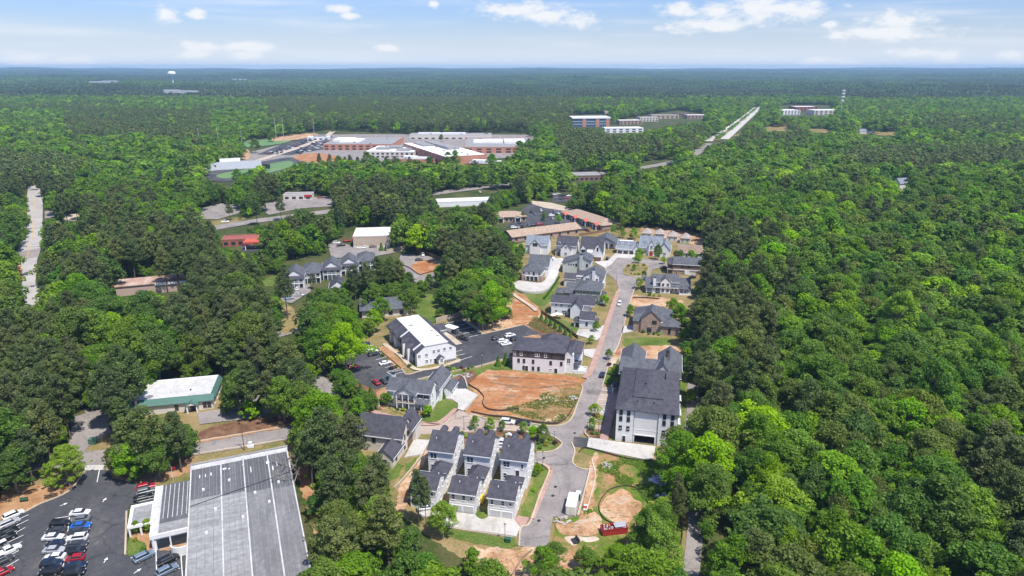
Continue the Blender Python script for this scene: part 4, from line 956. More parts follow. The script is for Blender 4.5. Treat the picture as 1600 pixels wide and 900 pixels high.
b.box(0, 16, 0, 12, 0, 5.0, 'white_siding'); b.gable(-1, 13, 0, 13, 5.0, 5.6, 'x', 'slate_light', 'white_siding'); b.box(12, 18, -3, 12, 0, 4.8, 'white_siding'); b.gable(11, 18, -3, 12, 4.8, 4.0, 'y', 'slate_light', 'white_siding'); b.box(5, 8.4, -1, 3, 0, 6.6, 'white_siding'); b.gable(5, 8.4, -1, 5, 6.6, 2.6, 'y', 'slate_light', 'white_siding', .25)
b.box(-4, 0, -2, 7, 0, 3.6, 'white_siding'); b.gable(-4.2, .2, -2, 8, 3.6, 2.6, 'y', 'slate_light', 'white_siding'); b.door('F', 6.7, 2.0, 3.0, -1, 'red_steel'); b.win('F', 6.7, 4.4, 1.2, 2.0, -1, bars=2); b.wins('F', (2.3, 10.5), 1.0, 2.4, 2.0, 0, bars=2); b.dormer(2.4, 1.8, 6.4, 1.8, 1.2, 2.4, 'slate_light'); b.dormer(10.6, 1.8, 6.4, 1.8, 1.2, 2.4, 'slate_light'); b.wins('R', (0, 4, 8), 1.3, .9, 1.6, 18); b.win('F', 14.8, 1.4, 1.4, 1.6, -3, bars=2); b.done()
for i, (px, py) in enumerate(((1002,372), (1022,373), (1042,377), (1062,380))):
    b = house('small_cottage', ['first', 'second', 'third', 'last'][i] + ' of four small pale-gabled cottages behind the big white house, counted from the west', (px, py), -18, group='small cottages at the wood edge')
    b.box(0, 6.5, 0, 7.5, 0, 3.4, 'stucco_beige'); b.hip(0, 6.5, 0, 7.5, 3.4, 2.9, 'roof_taupe', .35); b.wins('F', (1.6, 4.9), 1.2, .9, 1.4, 0); b.wins('R', (2.5, 6), 1.4, .8, 1.4, 6.5); b.done()
b = house('brown_house', 'low house with plain brown roof beside the four small cottages', (1059,403), -14)
b.box(0, 14, 0, 16, 0, 3.6, 'white_siding'); b.gable(0, 14, 0, 16, 3.6, 3.0, 'x', 'shingle_brown', 'white_siding'); b.wins('F', (2, 5, 8, 11), .9, 1.0, 1.8, 0); b.box(13.5, 16, 2, 7, 0, 4.6, 'white_siding'); b.wins('R', (3.2, 5.6), 1.2, .9, 1.5, 16); b.done()
b = house('brick_row_house', 'brown brick house with long grey roof right of the roundabout', (1042,428), -13)
b.box(0, 18, 0, 10, 0, 3.0, 'brick_tan'); b.box(3.2, 18, -.05, 10, 3.0, 6.0, 'brick_brown'); b.box(0, 3.2, .8, 10, 3.0, 5.4, 'brick_tan'); b.gable(2.9, 18, 0, 10.5, 6.0, 2.8, 'x', 'slate_grey', 'brick_brown'); b.gable(0, 3.4, .5, 10, 5.6, 2.4, 'x', 'slate', 'brick_tan'); b.wins('F', (8, 11.6), 4.4, .8, 1.2, -.05, fm='dark_metal'); b.win('F', 1.6, 3.6, 2.0, 1.4, .8, bars=2, fm='dark_metal'); b.win('F', 1.6, .8, 2.0, 1.6, 0, bars=2, fm='dark_metal'); b.part('band', 'white_paint', (3.2, 18.1, -.3, -.052, 2.7, 3.1)); b.garage('F', 13, 4.4, 2.4, 0, 'cream_paint'); b.door('F', 5.2, 1.1, 2.2, 0, 'wood'); b.part('bay', 'white_paint', (9.5, 12, -.4, -.002, .4, 2.6)); b.done()
b = house('long_house', 'wide white house with grey roof, white chimney and corner porches', (1009.5,459), -8)
b.box(0, 22, 3, 12, 0, 3.6, 'white_siding'); b.gable(-.2, 22, 1.5, 12.5, 3.4, 3.6, 'x', 'slate_grey', 'white_siding'); b.box(3.4, 16, 3.4, 12, 3.4, 5.6, 'white_siding'); b.gable(3.2, 16.2, 3.4, 12.2, 5.6, 2.8, 'x', 'slate_grey', 'white_siding'); b.box(7, 12, 1.5, 5, 0, 6.2, 'white_siding'); b.gable(7, 12, 1.5, 6.5, 6.2, 2.4, 'y', 'slate_grey', 'white_siding', .3)
b.chimney(4.0, 2.2, 0, 8.2, 1.4, 1.0); b.wins('F', (8.3, 10.7), 3.9, 1.2, 1.6, 1.5); b.wins('F', (8.3, 10.7), .8, 1.3, 1.7, 1.5); b.part('screen_porch', 'blue_siding', (.2, 3.0, .9, 3, .7, 2.9)); b.shed(-.3, 3.4, .3, 3.2, 3.0, 3.9, 'slate_grey'); b.cols([(.1,.7),(3.0,.7)], 0, 3.0, .25); b.cols([(16.6,.6),(18.4,.6),(20.2,.6),(22,.6)], .4, 3.0, .22); b.shed(16.2, 22.4, .2, 3.2, 3.0, 4.0, 'slate_grey'); b.part('porch_floor', 'white_paint', (16.4, 22.2, .4, 3, 0, .6)); b.win('F', 18, .9, 1.6, 1.7, 3, pm='glass_blue', bars=2); b.win('F', 20.5, .9, 1.6, 1.7, 3, pm='glass_blue', bars=2); b.wins('F', (5.2, 6.2, 13.2, 15), 1.0, .8, 1.6, 3); b.win('F', 14, 4.0, 1.0, 1.2, 3.4); b.done()
b = house('brick_house', 'tan brick house with steep front gable and grey hipped roof by the street', (989,518))
b.box(0, 14.2, 0, 12, 0, 5.0, 'brick_tan'); b.hip(0, 16.5, 1.6, 17, 5.0, 4.6, 'slate_grey'); b.box(3.2, 11.6, -.6, 4, 0, 6.4, 'brick_tan'); b.gable(3.2, 11.6, -.6, 9, 6.4, 3.8, 'y', 'slate_grey', 'brick_tan', .35); b.box(0, 16, 12, 16.5, 0, 5.0, 'brick_tan')
b.shed(-.4, 3.4, -.4, 4, 5.0, 7.2, 'slate_grey', name='side_roof'); b.box(11.6, 19.6, -1.4, 7, 0, 4.0, 'brick_tan'); b.hip(11.6, 19.6, -1.4, 7, 4.0, 2.6, 'slate_grey'); b.win('F', 8.9, 4.6, 1.8, 1.3, -.6, bars=2, fm='dark_metal'); b.door('F', 6.9, 2.2, 2.4, -.6); b.box(6.0, 8.0, -.9, -.6, 2.6, 3.2, 'brick_brown'); b.wins('F', (15.4,), .8, .9, 2.2, -1.4, fm='dark_metal'); b.part('porch_shade_panel', 'interior_dark', (18.0, 19.3, -1.45, -1.41, .2, 2.8)); b.wins('L', (4, 8), 1.5, .9, 1.5, 0); b.done()  # flat dark panel on the wall: shade of a porch opening given by colour
b = house('sage_house', 'pale sage house with long sloping gable and tall chimney', (879,426))
b.box(0, 15.4, 0, 12, 0, 5.4, 'sage_siding'); b.w['sage_siding'].prism([(0, 5.4), (15.4, 5.4), (15.4, 7.6), (11.5, 9.6), (0, 5.9)], 0, 12, 'y')
r = MB(); r.prism([(-.7, 5.5), (11.5, 9.62), (16.2, 7.2), (16.2, 7.5), (11.5, 9.95), (-.7, 5.8)], -.4, 12.4, 'y'); r.build('roof', 'slate_grey', b.o)
b.chimney(10.3, -.3, 0, 11.2, 1.7, 1.2, 'sage_siding'); b.wins('F', (3.4, 4.8, 6.2), 4.9, .5, .5, 0, bars=0, fm='dark_metal'); b.wins('F', (7.6, 13.6), 4.3, .8, 1.5, 0, fm='dark_metal'); b.wins('F', (9.0, 13.4), 1.0, .8, 1.6, 0, fm='dark_metal'); b.part('skylight', 'glass_blue', (13.2, 14.6, 5, 7, 8.8, 8.95)); b.wins('R', (3, 6, 9), 4.6, .9, 1.4, 15.4); b.done()
b = house('chimney_house', 'white house with side-stepping grey roofs and a tall white chimney', (881,447))
b.box(0, 6.2, 0, 8, 0, 4.2, 'stucco_beige'); b.gable(0, 6.2, 0, 8, 4.2, 2.0, 'x', 'slate', 'stucco_beige', .3); b.box(6.2, 20.5, 1.5, 11, 0, 5.6, 'white_siding'); b.gable(6.2, 13, 1.0, 11, 4.6, 2.8, 'x', 'slate', 'white_siding'); b.box(10.2, 18.4, -.6, 5, 0, 6.2, 'white_siding'); b.gable(10.2, 20.8, -.6, 11.5, 6.2, 3.0, 'y', 'slate_grey', 'white_siding'); b.chimney(15.6, -1.0, 0, 10.2, 1.4, 1.1)
b.win('F', 12.4, 3.8, 1.9, 1.6, -.6, bars=2); b.win('F', 17.3, 3.8, 1.0, 1.6, -.6); b.part('balcony', 'white_paint', (18.4, 21.6, -.4, 4, 2.9, 3.1)); b.rail(18.5, 21.5, -.3, -.3, 3.1, 'dark_metal'); b.rail(21.5, 21.5, -.2, 4, 3.1, 'dark_metal'); b.cols([(21.4,-.2),(21.4,3.8)], 0, 6.0); b.garage('F', 3.2, 4.6, 2.5, 0, 'cream_paint'); b.wins('F', (7.6, 9.0), 1.0, .9, 1.5, 1.5); b.wins('R', (6, 9), 3.6, .9, 1.5, 20.5); b.done()
b = house('green_house', 'olive green house with dark hip roof and a long low wing', (867,471))
b.box(0, 10, 2, 9, 0, 3.8, 'green_siding'); b.hip(0, 12, 2, 9.5, 3.8, 1.8, 'slate_grey'); b.box(9.8, 22, 0, 13, 0, 6.6, 'green_siding'); b.hip(9.8, 22, 0, 13.5, 6.6, 3.4, 'slate_grey'); b.shed(4.5, 10.4, .2, 9, 4.6, 7.6, 'slate_grey', name='side_roof'); b.wins('F', (11.4, 14.2, 19), 4.8, 1.0, 1.3, 0); b.win('F', 20.4, 1.0, .8, 1.5, 0, fm='dark_metal'); b.wins('R', (3, 6, 9), 4.2, .9, 1.5, 22); b.part('porch_floor', 'white_paint', (22, 24.2, 1, 10, .2, .6)); b.cols([(24,1.4),(24,5.5),(24,9.6)], .6, 3.2); b.shed(21.9, 24.5, .8, 10.2, 3.9, 3.2, 'slate', 'x'); b.done()
b = house('white_house', 'white house with dark roofs, large patio doors and a plain front gable', (861,491))
b.box(0, 8.2, 0, 8, 0, 6.0, 'white_siding'); b.gable(-.2, 9.5, 0, 8, 6.0, 2.2, 'x', 'slate', 'white_siding'); b.box(8.2, 17.5, 1.4, 10, 0, 5.4, 'white_siding'); b.gable(8, 20, 1.2, 10.5, 5.4, 3.2, 'x', 'slate', 'white_siding'); b.box(9.5, 14.6, -3.4, 3, 0, 5.2, 'white_siding'); b.gable(9.5, 14.6, -3.4, 6, 5.2, 2.8, 'y', 'slate', 'white_siding'); b.wins('F', (2.4, 4.8), 4.0, .9, 1.4, 0, bars=2); b.win('F', 2.4, .9, .9, 1.5, 0, bars=2); b.win('F', 6.2, .3, 2.0, 2.1, 0, bars=2, pm='glass_blue'); b.cols([(8.6,-2.4),(8.6,.2)], 0, 3.0, .2, 'wood'); b.shed(8.0, 9.6, -2.8, .6, 3.0, 3.6); b.wins('R', (4, 8), 3.2, .9, 1.5, 17.5); b.win('R', -1.5, 3.0, .8, 1.4, 14.6); b.done()
b = house('garage_cottage', 'small white cottage with dark roof beside the driveway and street', (905,512.5))
b.box(0, 6.6, 0, 6.6, 0, 4.2, 'white_siding'); b.gable(0, 6.6, 0, 6.6, 4.2, 2.6, 'x', 'slate', 'white_siding'); b.box(-2.4, 0, .8, 4.6, 0, 3.0, 'white_siding'); b.hip(-2.4, .1, .8, 4.6, 3.0, 1.2); b.win('F', 3.2, 1.4, .8, 1.6, 0, fm='dark_metal'); b.door('F', -1.1, 1.6, 2.2, .8); b.garage('R', 3.4, 4.2, 2.3, 6.6); b.shed(6.6, 8.2, .8, 6.0, 3.2, 2.8, 'slate', 'x'); b.done()
# ------------------------------------------------------------------ row of small porch houses
rows = [((446,453),'leftmost porch house of the row, with two tiers of white columns', 1), ((473,444),'second porch house of the row, half hidden by a pine', 0), ((505,438.5),'third porch house of the row, with a round vent in its gable', 1), ((533,432),'fourth porch house of the row, with a lower front porch', 1), ((560,424),'last porch house of the row, below the beige shop', 0)]
for (ref, lab, gb) in rows:
    b = Bld('porch_cottage', lab, 'house', ref, 12, group='row of small porch houses')
    b.box(0, 9.5, 2, 15, 0, 6.2, 'blue_siding' if not gb else 'grey_siding')
    if gb: b.gable(0, 9.5, 2, 15, 6.2, 3.4, 'y', 'slate_grey', 'white_siding', .4); b.shed(-.5, 10, -.4, 2.2, 5.6, 6.6, 'slate')
    else: b.hip(0, 9.5, 2, 15, 6.2, 2.8, 'slate_grey'); b.shed(0, 9.5, -.2, 2.2, 5.6, 6.3, 'slate_grey')
    b.part('porch_floor', 'white_paint', (.1, 9.4, .1, 2, 2.9, 3.15)); b.part('porch_beam', 'white_paint', (.0, 9.5, .0, .25, 5.3, 5.6)); b.cols([(.2,.2),(2.5,.2),(4.75,.2),(7,.2),(9.3,.2)], 0, 2.9, .25); b.cols([(.2,.2),(2.5,.2),(4.75,.2),(7,.2),(9.3,.2)], 3.15, 5.3, .25); b.rail(.3, 9.2, .15, .15, 3.15)
    b.wins('F', (1.5, 4.7, 8), 3.5, 1.0, 1.8, 2, fm='wood'); b.wins('F', (1.5, 8), .6, 1.0, 1.8, 2, fm='wood'); b.door('F', 4.7, 1.1, 2.2, 2, 'wood'); b.wins('L', (4.5, 8, 11.5), 4.0, .8, 1.4, 0); b.wins('L', (4.5, 8, 11.5), 1.0, .8, 1.4, 0); b.done()
b = Bld('porch_cottage', 'white porch house among trees below the row, mostly hidden by foliage', 'house', (516,468), 12)
b.box(0, 8, 1.5, 12, 0, 5.6, 'white_siding'); b.gable(0, 8, 1.5, 12, 5.6, 3.2, 'y', 'slate', 'white_siding'); b.shed(-.3, 8.3, -.5, 1.7, 4.6, 5.4); b.cols([(.2,0),(4,0),(7.8,0)], 0, 4.6); b.wins('F', (2, 6), 1, 1, 1.7, 1.5); b.done()
# ------------------------------------------------------------------ shops and offices of the middle distance
b = Bld('shop_building', 'beige flat-roofed shop with bright white roof amid the trees', 'shop', (552.5,387.5), 7)
b.box(0, 23, 0, 24, 0, 7.2, 'tan_siding'); b.flat(-.1, 23.1, -.1, 24.1, 7.3, 'membrane_white', .5, 'stucco_beige'); b.part('wainscot', 'stucco_beige', (0, 23, -.08, -.002, 0, 1.1)); b.door('F', 21.8, 1.4, 2.4, 0, 'white_paint'); b.wins('L', (4, 8, 12, 16), .6, 2.8, 3.0, 0, bars=2, fm='dark_metal', pm='glass'); b.part('awning', 'red_steel', (-1.6, -.002, 2, 20, 3.8, 4.2)); b.part('sign_panel', 'yellow_plastic', (-.2, -.003, 8, 14, 5.0, 6.2)); b.part('seam', 'stucco_beige', (-.04, 23.04, -.05, -.003, 4.4, 4.52)); b.done()
b = Bld('low_building', 'low building with plain grey hip roof behind the white office', 'building', (566,497), 12)
b.box(0, 21, 0, 17, 0, 3.6, 'stucco_beige'); b.hip(-.3, 21.3, -.3, 17.3, 3.6, 2.6, 'slate_grey', .8); b.wins('F', (3, 8, 13, 18), .8, 1.6, 1.8, 0, fm='dark_metal'); b.wins('R', (2, 5.2, 8.4), .6, 1.7, 2.0, 21, fm='dark_metal'); b.wins('L', (4, 8, 12), .9, 1.3, 1.5, 0, fm='dark_metal'); b.done()
b = Bld('green_trim_building', 'white-roofed building with green metal mansard and columned entrance', 'building', (334,638.5), 13, 30)
b.box(0, 30, 0, 17, 0, 3.6, 'stucco_beige'); b.part('roof', 'membrane_pale', (.6, 29.4, 1.4, 16.4, 4.4, 4.75)); b.shed(-.5, 30.5, -.7, 1.4, 3.3, 4.9, 'green_metal', name='mansard'); b.shed(29.4, 30.6, 1.41, 17, 4.9, 3.3, 'green_metal', 'x', name='mansard'); b.part('roof_edge', 'white_paint', (.3, .6, 1.4, 16.7, 4.4, 5.0), (.6, 29.4, 16.4, 16.7, 4.4, 5.0))
b.cols([(22.2,-1.7),(25.2,-1.7)], 0, 3.0, .4); b.gable(21.8, 25.6, -2.2, 1, 3.0, 1.0, 'y', 'green_metal', 'white_paint', .25, .15, 'entrance_roof'); b.door('F', 23.7, 1.8, 2.4, 0); b.wins('F', (18.6, 27.4, 28.8), .8, 1.0, 1.8, 0, fm='wood'); b.wins('R', (3, 7, 11), .8, 1.2, 1.7, 30); b.part('roof_vent', 'dark_metal', (22, 22.4, 6, 6.4, 4.75, 5.2)); b.done()
ra, rb_ = G(180,449,5), G(291,439,5)
b = Bld('rusty_roof_building', 'long low building with rust-streaked roof buried in the trees', 'building', (ra.x, ra.y, 0), math.degrees(math.atan2(rb_.y-ra.y, rb_.x-ra.x)))
wl = (rb_-ra).length
b.box(0, wl, 0, 13, 0, 5, 'rose_siding'); b.part('roof', 'roof_rusty', (-.5, wl+.5, -.5, 13.5, 5, 5.4)); b.part('roof_edge', 'white_paint', (wl*.55, wl+.6, -.6, -.502, 4.2, 5.45)); b.done()
oa, ob, oc, od = G(800,379), G(907,365), G(877,339), G(941,361)
for ref, lab, w, d, yaw in (((800,379), 'long brown-roofed office range behind the grey gabled house', (ob-oa).length, 14, math.degrees(math.atan2(ob.y-oa.y, ob.x-oa.x))), ((768,348), 'short brown-roofed office with gabled porch left of the office car park', 26, 14, 10), ((877,339), 'brown-roofed office range with four red porch canopies', (od-oc).length, 17, math.degrees(math.atan2(od.y-oc.y, od.x-oc.x)))):
    b = Bld('brown_roof_office', lab, 'office building', ref, yaw)
    b.box(0, w, 0, d, 0, 3.8, 'brick_tan'); b.gable(0, w, 0, d, 3.8, 2.8, 'x', 'shingle_tan', 'brick_tan', .8) if lab[0] == 'l' else b.hip(0, w, 0, d, 3.8, 3.0, 'shingle_tan', .8)
    if lab[0] != 'l':
        n = 4 if lab[0] == 'b' else 2
        for i in range(n):
            x = w*(i+.5)/n; b.gable(x-2.4, x+2.4, -2.4, 4, 3.4, 1.4, 'y', 'red_tile' if n == 4 else 'shingle_tan', 'cream_paint', .3, .2, 'porch_roof'); b.cols([(x-2, -2.2), (x+2, -2.2)], 0, 3.4, .4); b.door('F', x, 1.6, 2.3, 0)
    b.wins('F', [w*(i+.5)/8 for i in range(8)], 1, 1.4, 1.5, 0, fm='dark_metal'); b.done()
def plainbox(name, label, cat, ref, yaw, w, d, h, wall, roof='membrane_white', wins=0, pm=None):
    b = Bld(name, label, cat, ref, yaw)
    b.box(0, w, 0, d, 0, h, wall); b.flat(-.1, w+.1, -.1, d+.1, h+.1, roof, .5, wall)
    if wins:
        for z in np.arange(1.2, h-2.2, 3.6): b.wins('F', [w*(i+.5)/wins for i in range(wins)], float(z), w/wins*.5, 1.7, 0, fm='dark_metal', pm=pm or 'glass')
    return b
b = plainbox('roadside_shop', 'small pale shop at the left avenue, with red sign box', 'shop', (443,313), 5, 24, 12, 4.5, 'stucco_beige', 'membrane_light', 4); b.part('sign_panel', 'red_steel', (18, 24.5, -.4, -.003, 2.6, 4.6)); b.done()
plainbox('white_shed', 'long white-roofed building beside the avenue, behind dark pines', 'building', (684,324), 12, 52, 14, 4.0, 'white_siding').done()
plainbox('flat_office', 'dark low office with solar-grey roof in the broadleaf trees', 'office building', (898,283), 8, 30, 26, 5, 'brick_brown', 'membrane_light', 6).done()
b = Bld('house', 'grey-roofed house in trees below the running track', 'house', (478,297), 5); b.box(0, 26, 0, 12, 0, 5, 'stucco_beige'); b.gable(0, 26, 0, 12, 5, 4, 'x', 'slate_light', 'stucco_beige'); b.wins('F', (4, 10, 16, 22), 1.2, 1.4, 1.8, 0); b.done()
b = Bld('red_canopy_shop', 'red fuel canopy on the dark lot below the left avenue', 'canopy', (381,392), 10); b.cols([(1,1),(14,1),(1,9),(14,9)], 0, 4.6, .5); b.part('roof', 'red_tile', (0, 15, 0, 10, 4.6, 5.5)); b.done()
b = plainbox('shop_building', 'small red-roofed shop left of the red canopy', 'shop', (348,386), 14, 22, 12, 4.2, 'brick_red', 'roof_maroon', 5); b.done()
# ------------------------------------------------------------------ school, 900 m away
def school(ref, lab, yaw, w, d, h, wall='brick_red', roof='membrane_white', wins=10):
    b = plainbox('school_building', lab, 'school', ref, yaw, w, d, h, wall, roof, wins)
    rnd = random.Random(w)
    for i in range(5): x = rnd.uniform(3, w-6); y = rnd.uniform(3, max(4, d-5)); b.part('roof_unit', 'grey_metal', (x, x+2.6, y, y+2, h+.1, h+1.7))
    for i in range(3): x = rnd.uniform(4, w*.6); y = rnd.uniform(3, max(4, d*.6)); b.part('raised_roof', 'membrane_light' if roof == 'membrane_white' else 'membrane_white', (x, x+w*.28, y, y+d*.3, h+.1, h+1.6+i*.7))
    return b.done()
school((505,235), 'brick school wing with green-trimmed entrance beside the school car park', 0, 96, 108, 8, 'brick_pink', 'membrane_light')
school((572,247), 'white-roofed school hall next to the green-trimmed wing', -3, 62, 66, 8, 'stucco_beige')
school((604,257), 'low orange-brick school wing in front of the white-roofed hall', -4, 58, 22, 6, 'brick_pink', 'membrane_light')
ta, tb = G(630,238), G(696,262)
school((630,238), 'tall red brick school block at the heart of the school', math.degrees(math.atan2(tb.y-ta.y, tb.x-ta.x)), (tb-ta).length, 52, 12, 'brick_pink', 'membrane_white', 14)
school((726,240), 'broad white-roofed school building at the east end of the school', 2, 104, 130, 8, 'brick_pink', 'membrane_light', 8)
school((729,264), 'low brick school building with pale roof behind a big round tree', -12, 74, 26, 6, 'brick_red', 'membrane_light', 8)
school((640,218), 'pale school annexe at the top edge of the school grounds', 0, 130, 30, 7, 'stucco_beige', 'membrane_light', 12)
school((480,219.5), 'long white field house by the packed school car park', 3, 34, 14, 5, 'white_siding', 'membrane_white', 4)
b = Bld('bleachers', 'grey grandstand facing the running track', 'grandstand', (318,268), 24)
st = MB()
for i in range(10): st.box(0, 62, 9-i*.9-.9, 9-i*.9, 0, 8.5-i*.85) if False else st.box(0, 62, i*1.5, i*1.5+1.5, 0, .9+i*.75)
st.build('seating', 'galvanised', b.o); b.part('press_box', 'white_paint', (18, 40, 15.2, 18, 7, 11)); b.done()
b = Bld('scoreboard', 'dark scoreboard standing on the sports field edge', 'scoreboard', (410,268), 0); b.part('panel', 'dark_metal', (0, 9, 0, .5, 3, 8)); b.cols([(1.5,.25),(7.5,.25)], 0, 3, .4, 'grey_metal'); b.done()
b = Bld('dugout', 'dark dugout at the ball field fence', 'dugout', (365,232), -3); b.box(0, 16, 0, 4, 0, 3.2, 'dark_metal'); b.part('roof', 'dark_metal', (-.5, 16.5, -.5, 4.5, 3.2, 3.5)); b.done()
# ------------------------------------------------------------------ far buildings
def far(name, lab, ref, yaw, w, d, h, wall='stucco_beige', roof='membrane_light', wins=6, cat='building', pm=None):
    plainbox(name, lab, cat, ref, yaw, w, d, h, wall, roof, wins, pm).done()
b = Bld('glass_office', 'far blue-glazed office block with orange brick piers', 'office building', (894,198.5), 6)
b.box(0, 74, 0, 36, 0, 17, 'glass_blue'); b.flat(-1, 75, -1, 37, 17.6, 'membrane_white', .8); b.part('cornice', 'white_paint', (-1, 75, -1.2, -.2, 15.6, 17.3))
for x in (20, 46, 66): b.box(x, x+7, -.8, 1, 0, 15.6, 'brick_pink')
for z in (5, 10): b.part('floor_band', 'white_paint', (0, 74, -.3, -.05, z, z+.6))
b.done()
for i, (px, py, w, lab, wall, roof) in enumerate(((968,195,46,'far white-roofed shop left of the apartment roofs','brick_tan','membrane_white'),(1000,190,40,'far grey-roofed building between shops','stucco_beige','membrane_light'),(1018,186,64,'far long beige store with flat pale roof','tan_siding','membrane_light'),(1074,186,50,'far pink-brick shop beside the highway','brick_tan','membrane_white'),(945,208,70,'far white low shed just below the glazed office','white_siding','membrane_white'),(1056,183,36,'far small shop with dark roof near the highway','brick_brown','slate_grey'))):
    far('far_shop', lab, (px, py), 8, w, 24, 8, wall, roof, 6, 'shop')
for (px, py, lab) in ((946,184,'far brown-gabled apartment house, first of three'),(962,182,'far brown-gabled apartment house, second of three'),(980,180,'far brown-gabled apartment house, third of three')):
    b = Bld('apartment_house', lab, 'apartment house', (px, py), 10); b.box(0, 34, 0, 16, 0, 9, 'brick_tan'); b.gable(0, 34, 0, 16, 9, 6, 'x', 'shingle_brown', 'brick_tan', 1.0); b.wins('F', (5, 13, 21, 29), 2, 2.4, 2, 0); b.wins('F', (5, 13, 21, 29), 5.5, 2.4, 2, 0); b.done()
for (px, py, w, lab, wall) in ((1220,180,48,'far shop with pale front left of the mast','white_siding'),(1243,174,60,'far brick store with long parapet behind the pale shop','brick_red'),(1272,180,70,'far wide white store just left of the mast','stucco_beige')):
    far('far_store', lab, (px, py), 5, w, 40, 11, wall, 'membrane_white', 6, 'store')
b = Bld('field_barn', 'small grey-roofed house on the far dry field', 'house', (1343,209), 0); b.box(0, 22, 0, 12, 0, 4, 'white_siding'); b.gable(0, 22, 0, 12, 4, 3.5, 'x', 'slate_light', 'white_siding'); b.done()
b = Bld('woodland_house', 'white-roofed house almost hidden in the right-hand wood', 'house', (1404,300), 10); b.box(0, 14, 0, 10, 0, 6, 'white_siding'); b.gable(0, 14, 0, 10, 8, 4, 'x', 'slate_light', 'white_siding'); b.box(0,14,0,10,6,8,'white_siding'); b.done()
for i, (px, py, lab) in enumerate(((141,141,'tiny far house left of another on the hillside'), (160,139,'tiny far grey house on the left hillside'), (284,156,'tiny far house at the near edge of the hillside'), (361,130,'far pale block on the horizon wood'), (257,155,'tiny far house next to the pond'))):
    p = G(px, py); h = float(terrain(p.x, p.y)); sc = p.y / 1500
    b = Bld('far_house', lab, 'house', (p.x, p.y, 0), 0, z=h + 10); b.box(0, 34*sc, 0, 16, -10, 11, 'stucco_beige'); b.gable(0, 34*sc, 0, 16, 11, 6, 'x', 'slate_light', 'stucco_beige'); b.done()
# water tower
p = G(272, 140); zt = float(terrain(p.x, p.y))
t = empty('water_tower', 'white spheroid water tower rising over the far left woods', 'water tower', (p.x, p.y, zt))
def lathe(prof, n=20):
    mb = MB(); vs = [(r*math.cos(2*math.pi*i/n), r*math.sin(2*math.pi*i/n), z) for r, z in prof for i in range(n)]
    mb.add(vs, [(j*n+i, j*n+(i+1)%n, (j+1)*n+(i+1)%n, (j+1)*n+i) for j in range(len(prof)-1) for i in range(n)]); return mb
k = p.y / 3400
lathe([(4*k,0),(3*k,30*k),(3*k,44*k),(9*k,50*k),(16*k,57*k)]).build('stem', 'white_paint', t)
lathe([(16*k,57*k),(18.5*k,63*k),(17*k,69*k),(11*k,73*k),(0.1,74.5*k)]).build('tank', 'white_paint', t)
# cell mast
p = G(1312, 186)
t = empty('cell_mast', 'tall thin mast with white antenna rings beyond the far stores', 'mast', (p.x, p.y, 0))
MB().tube((0,0,0),(0,0,62),.9,.5,8).build('pole', 'galvanised', t)
for z in (40, 48, 55, 61): 
    m = MB()
    for i in range(9): a = i*2*math.pi/9; m.box(2.6*math.cos(a)-.7, 2.6*math.cos(a)+.7, 2.6*math.sin(a)-.7, 2.6*math.sin(a)+.7, z-1.5, z+1.5)
    m.build('antenna_ring', 'white_paint', t)
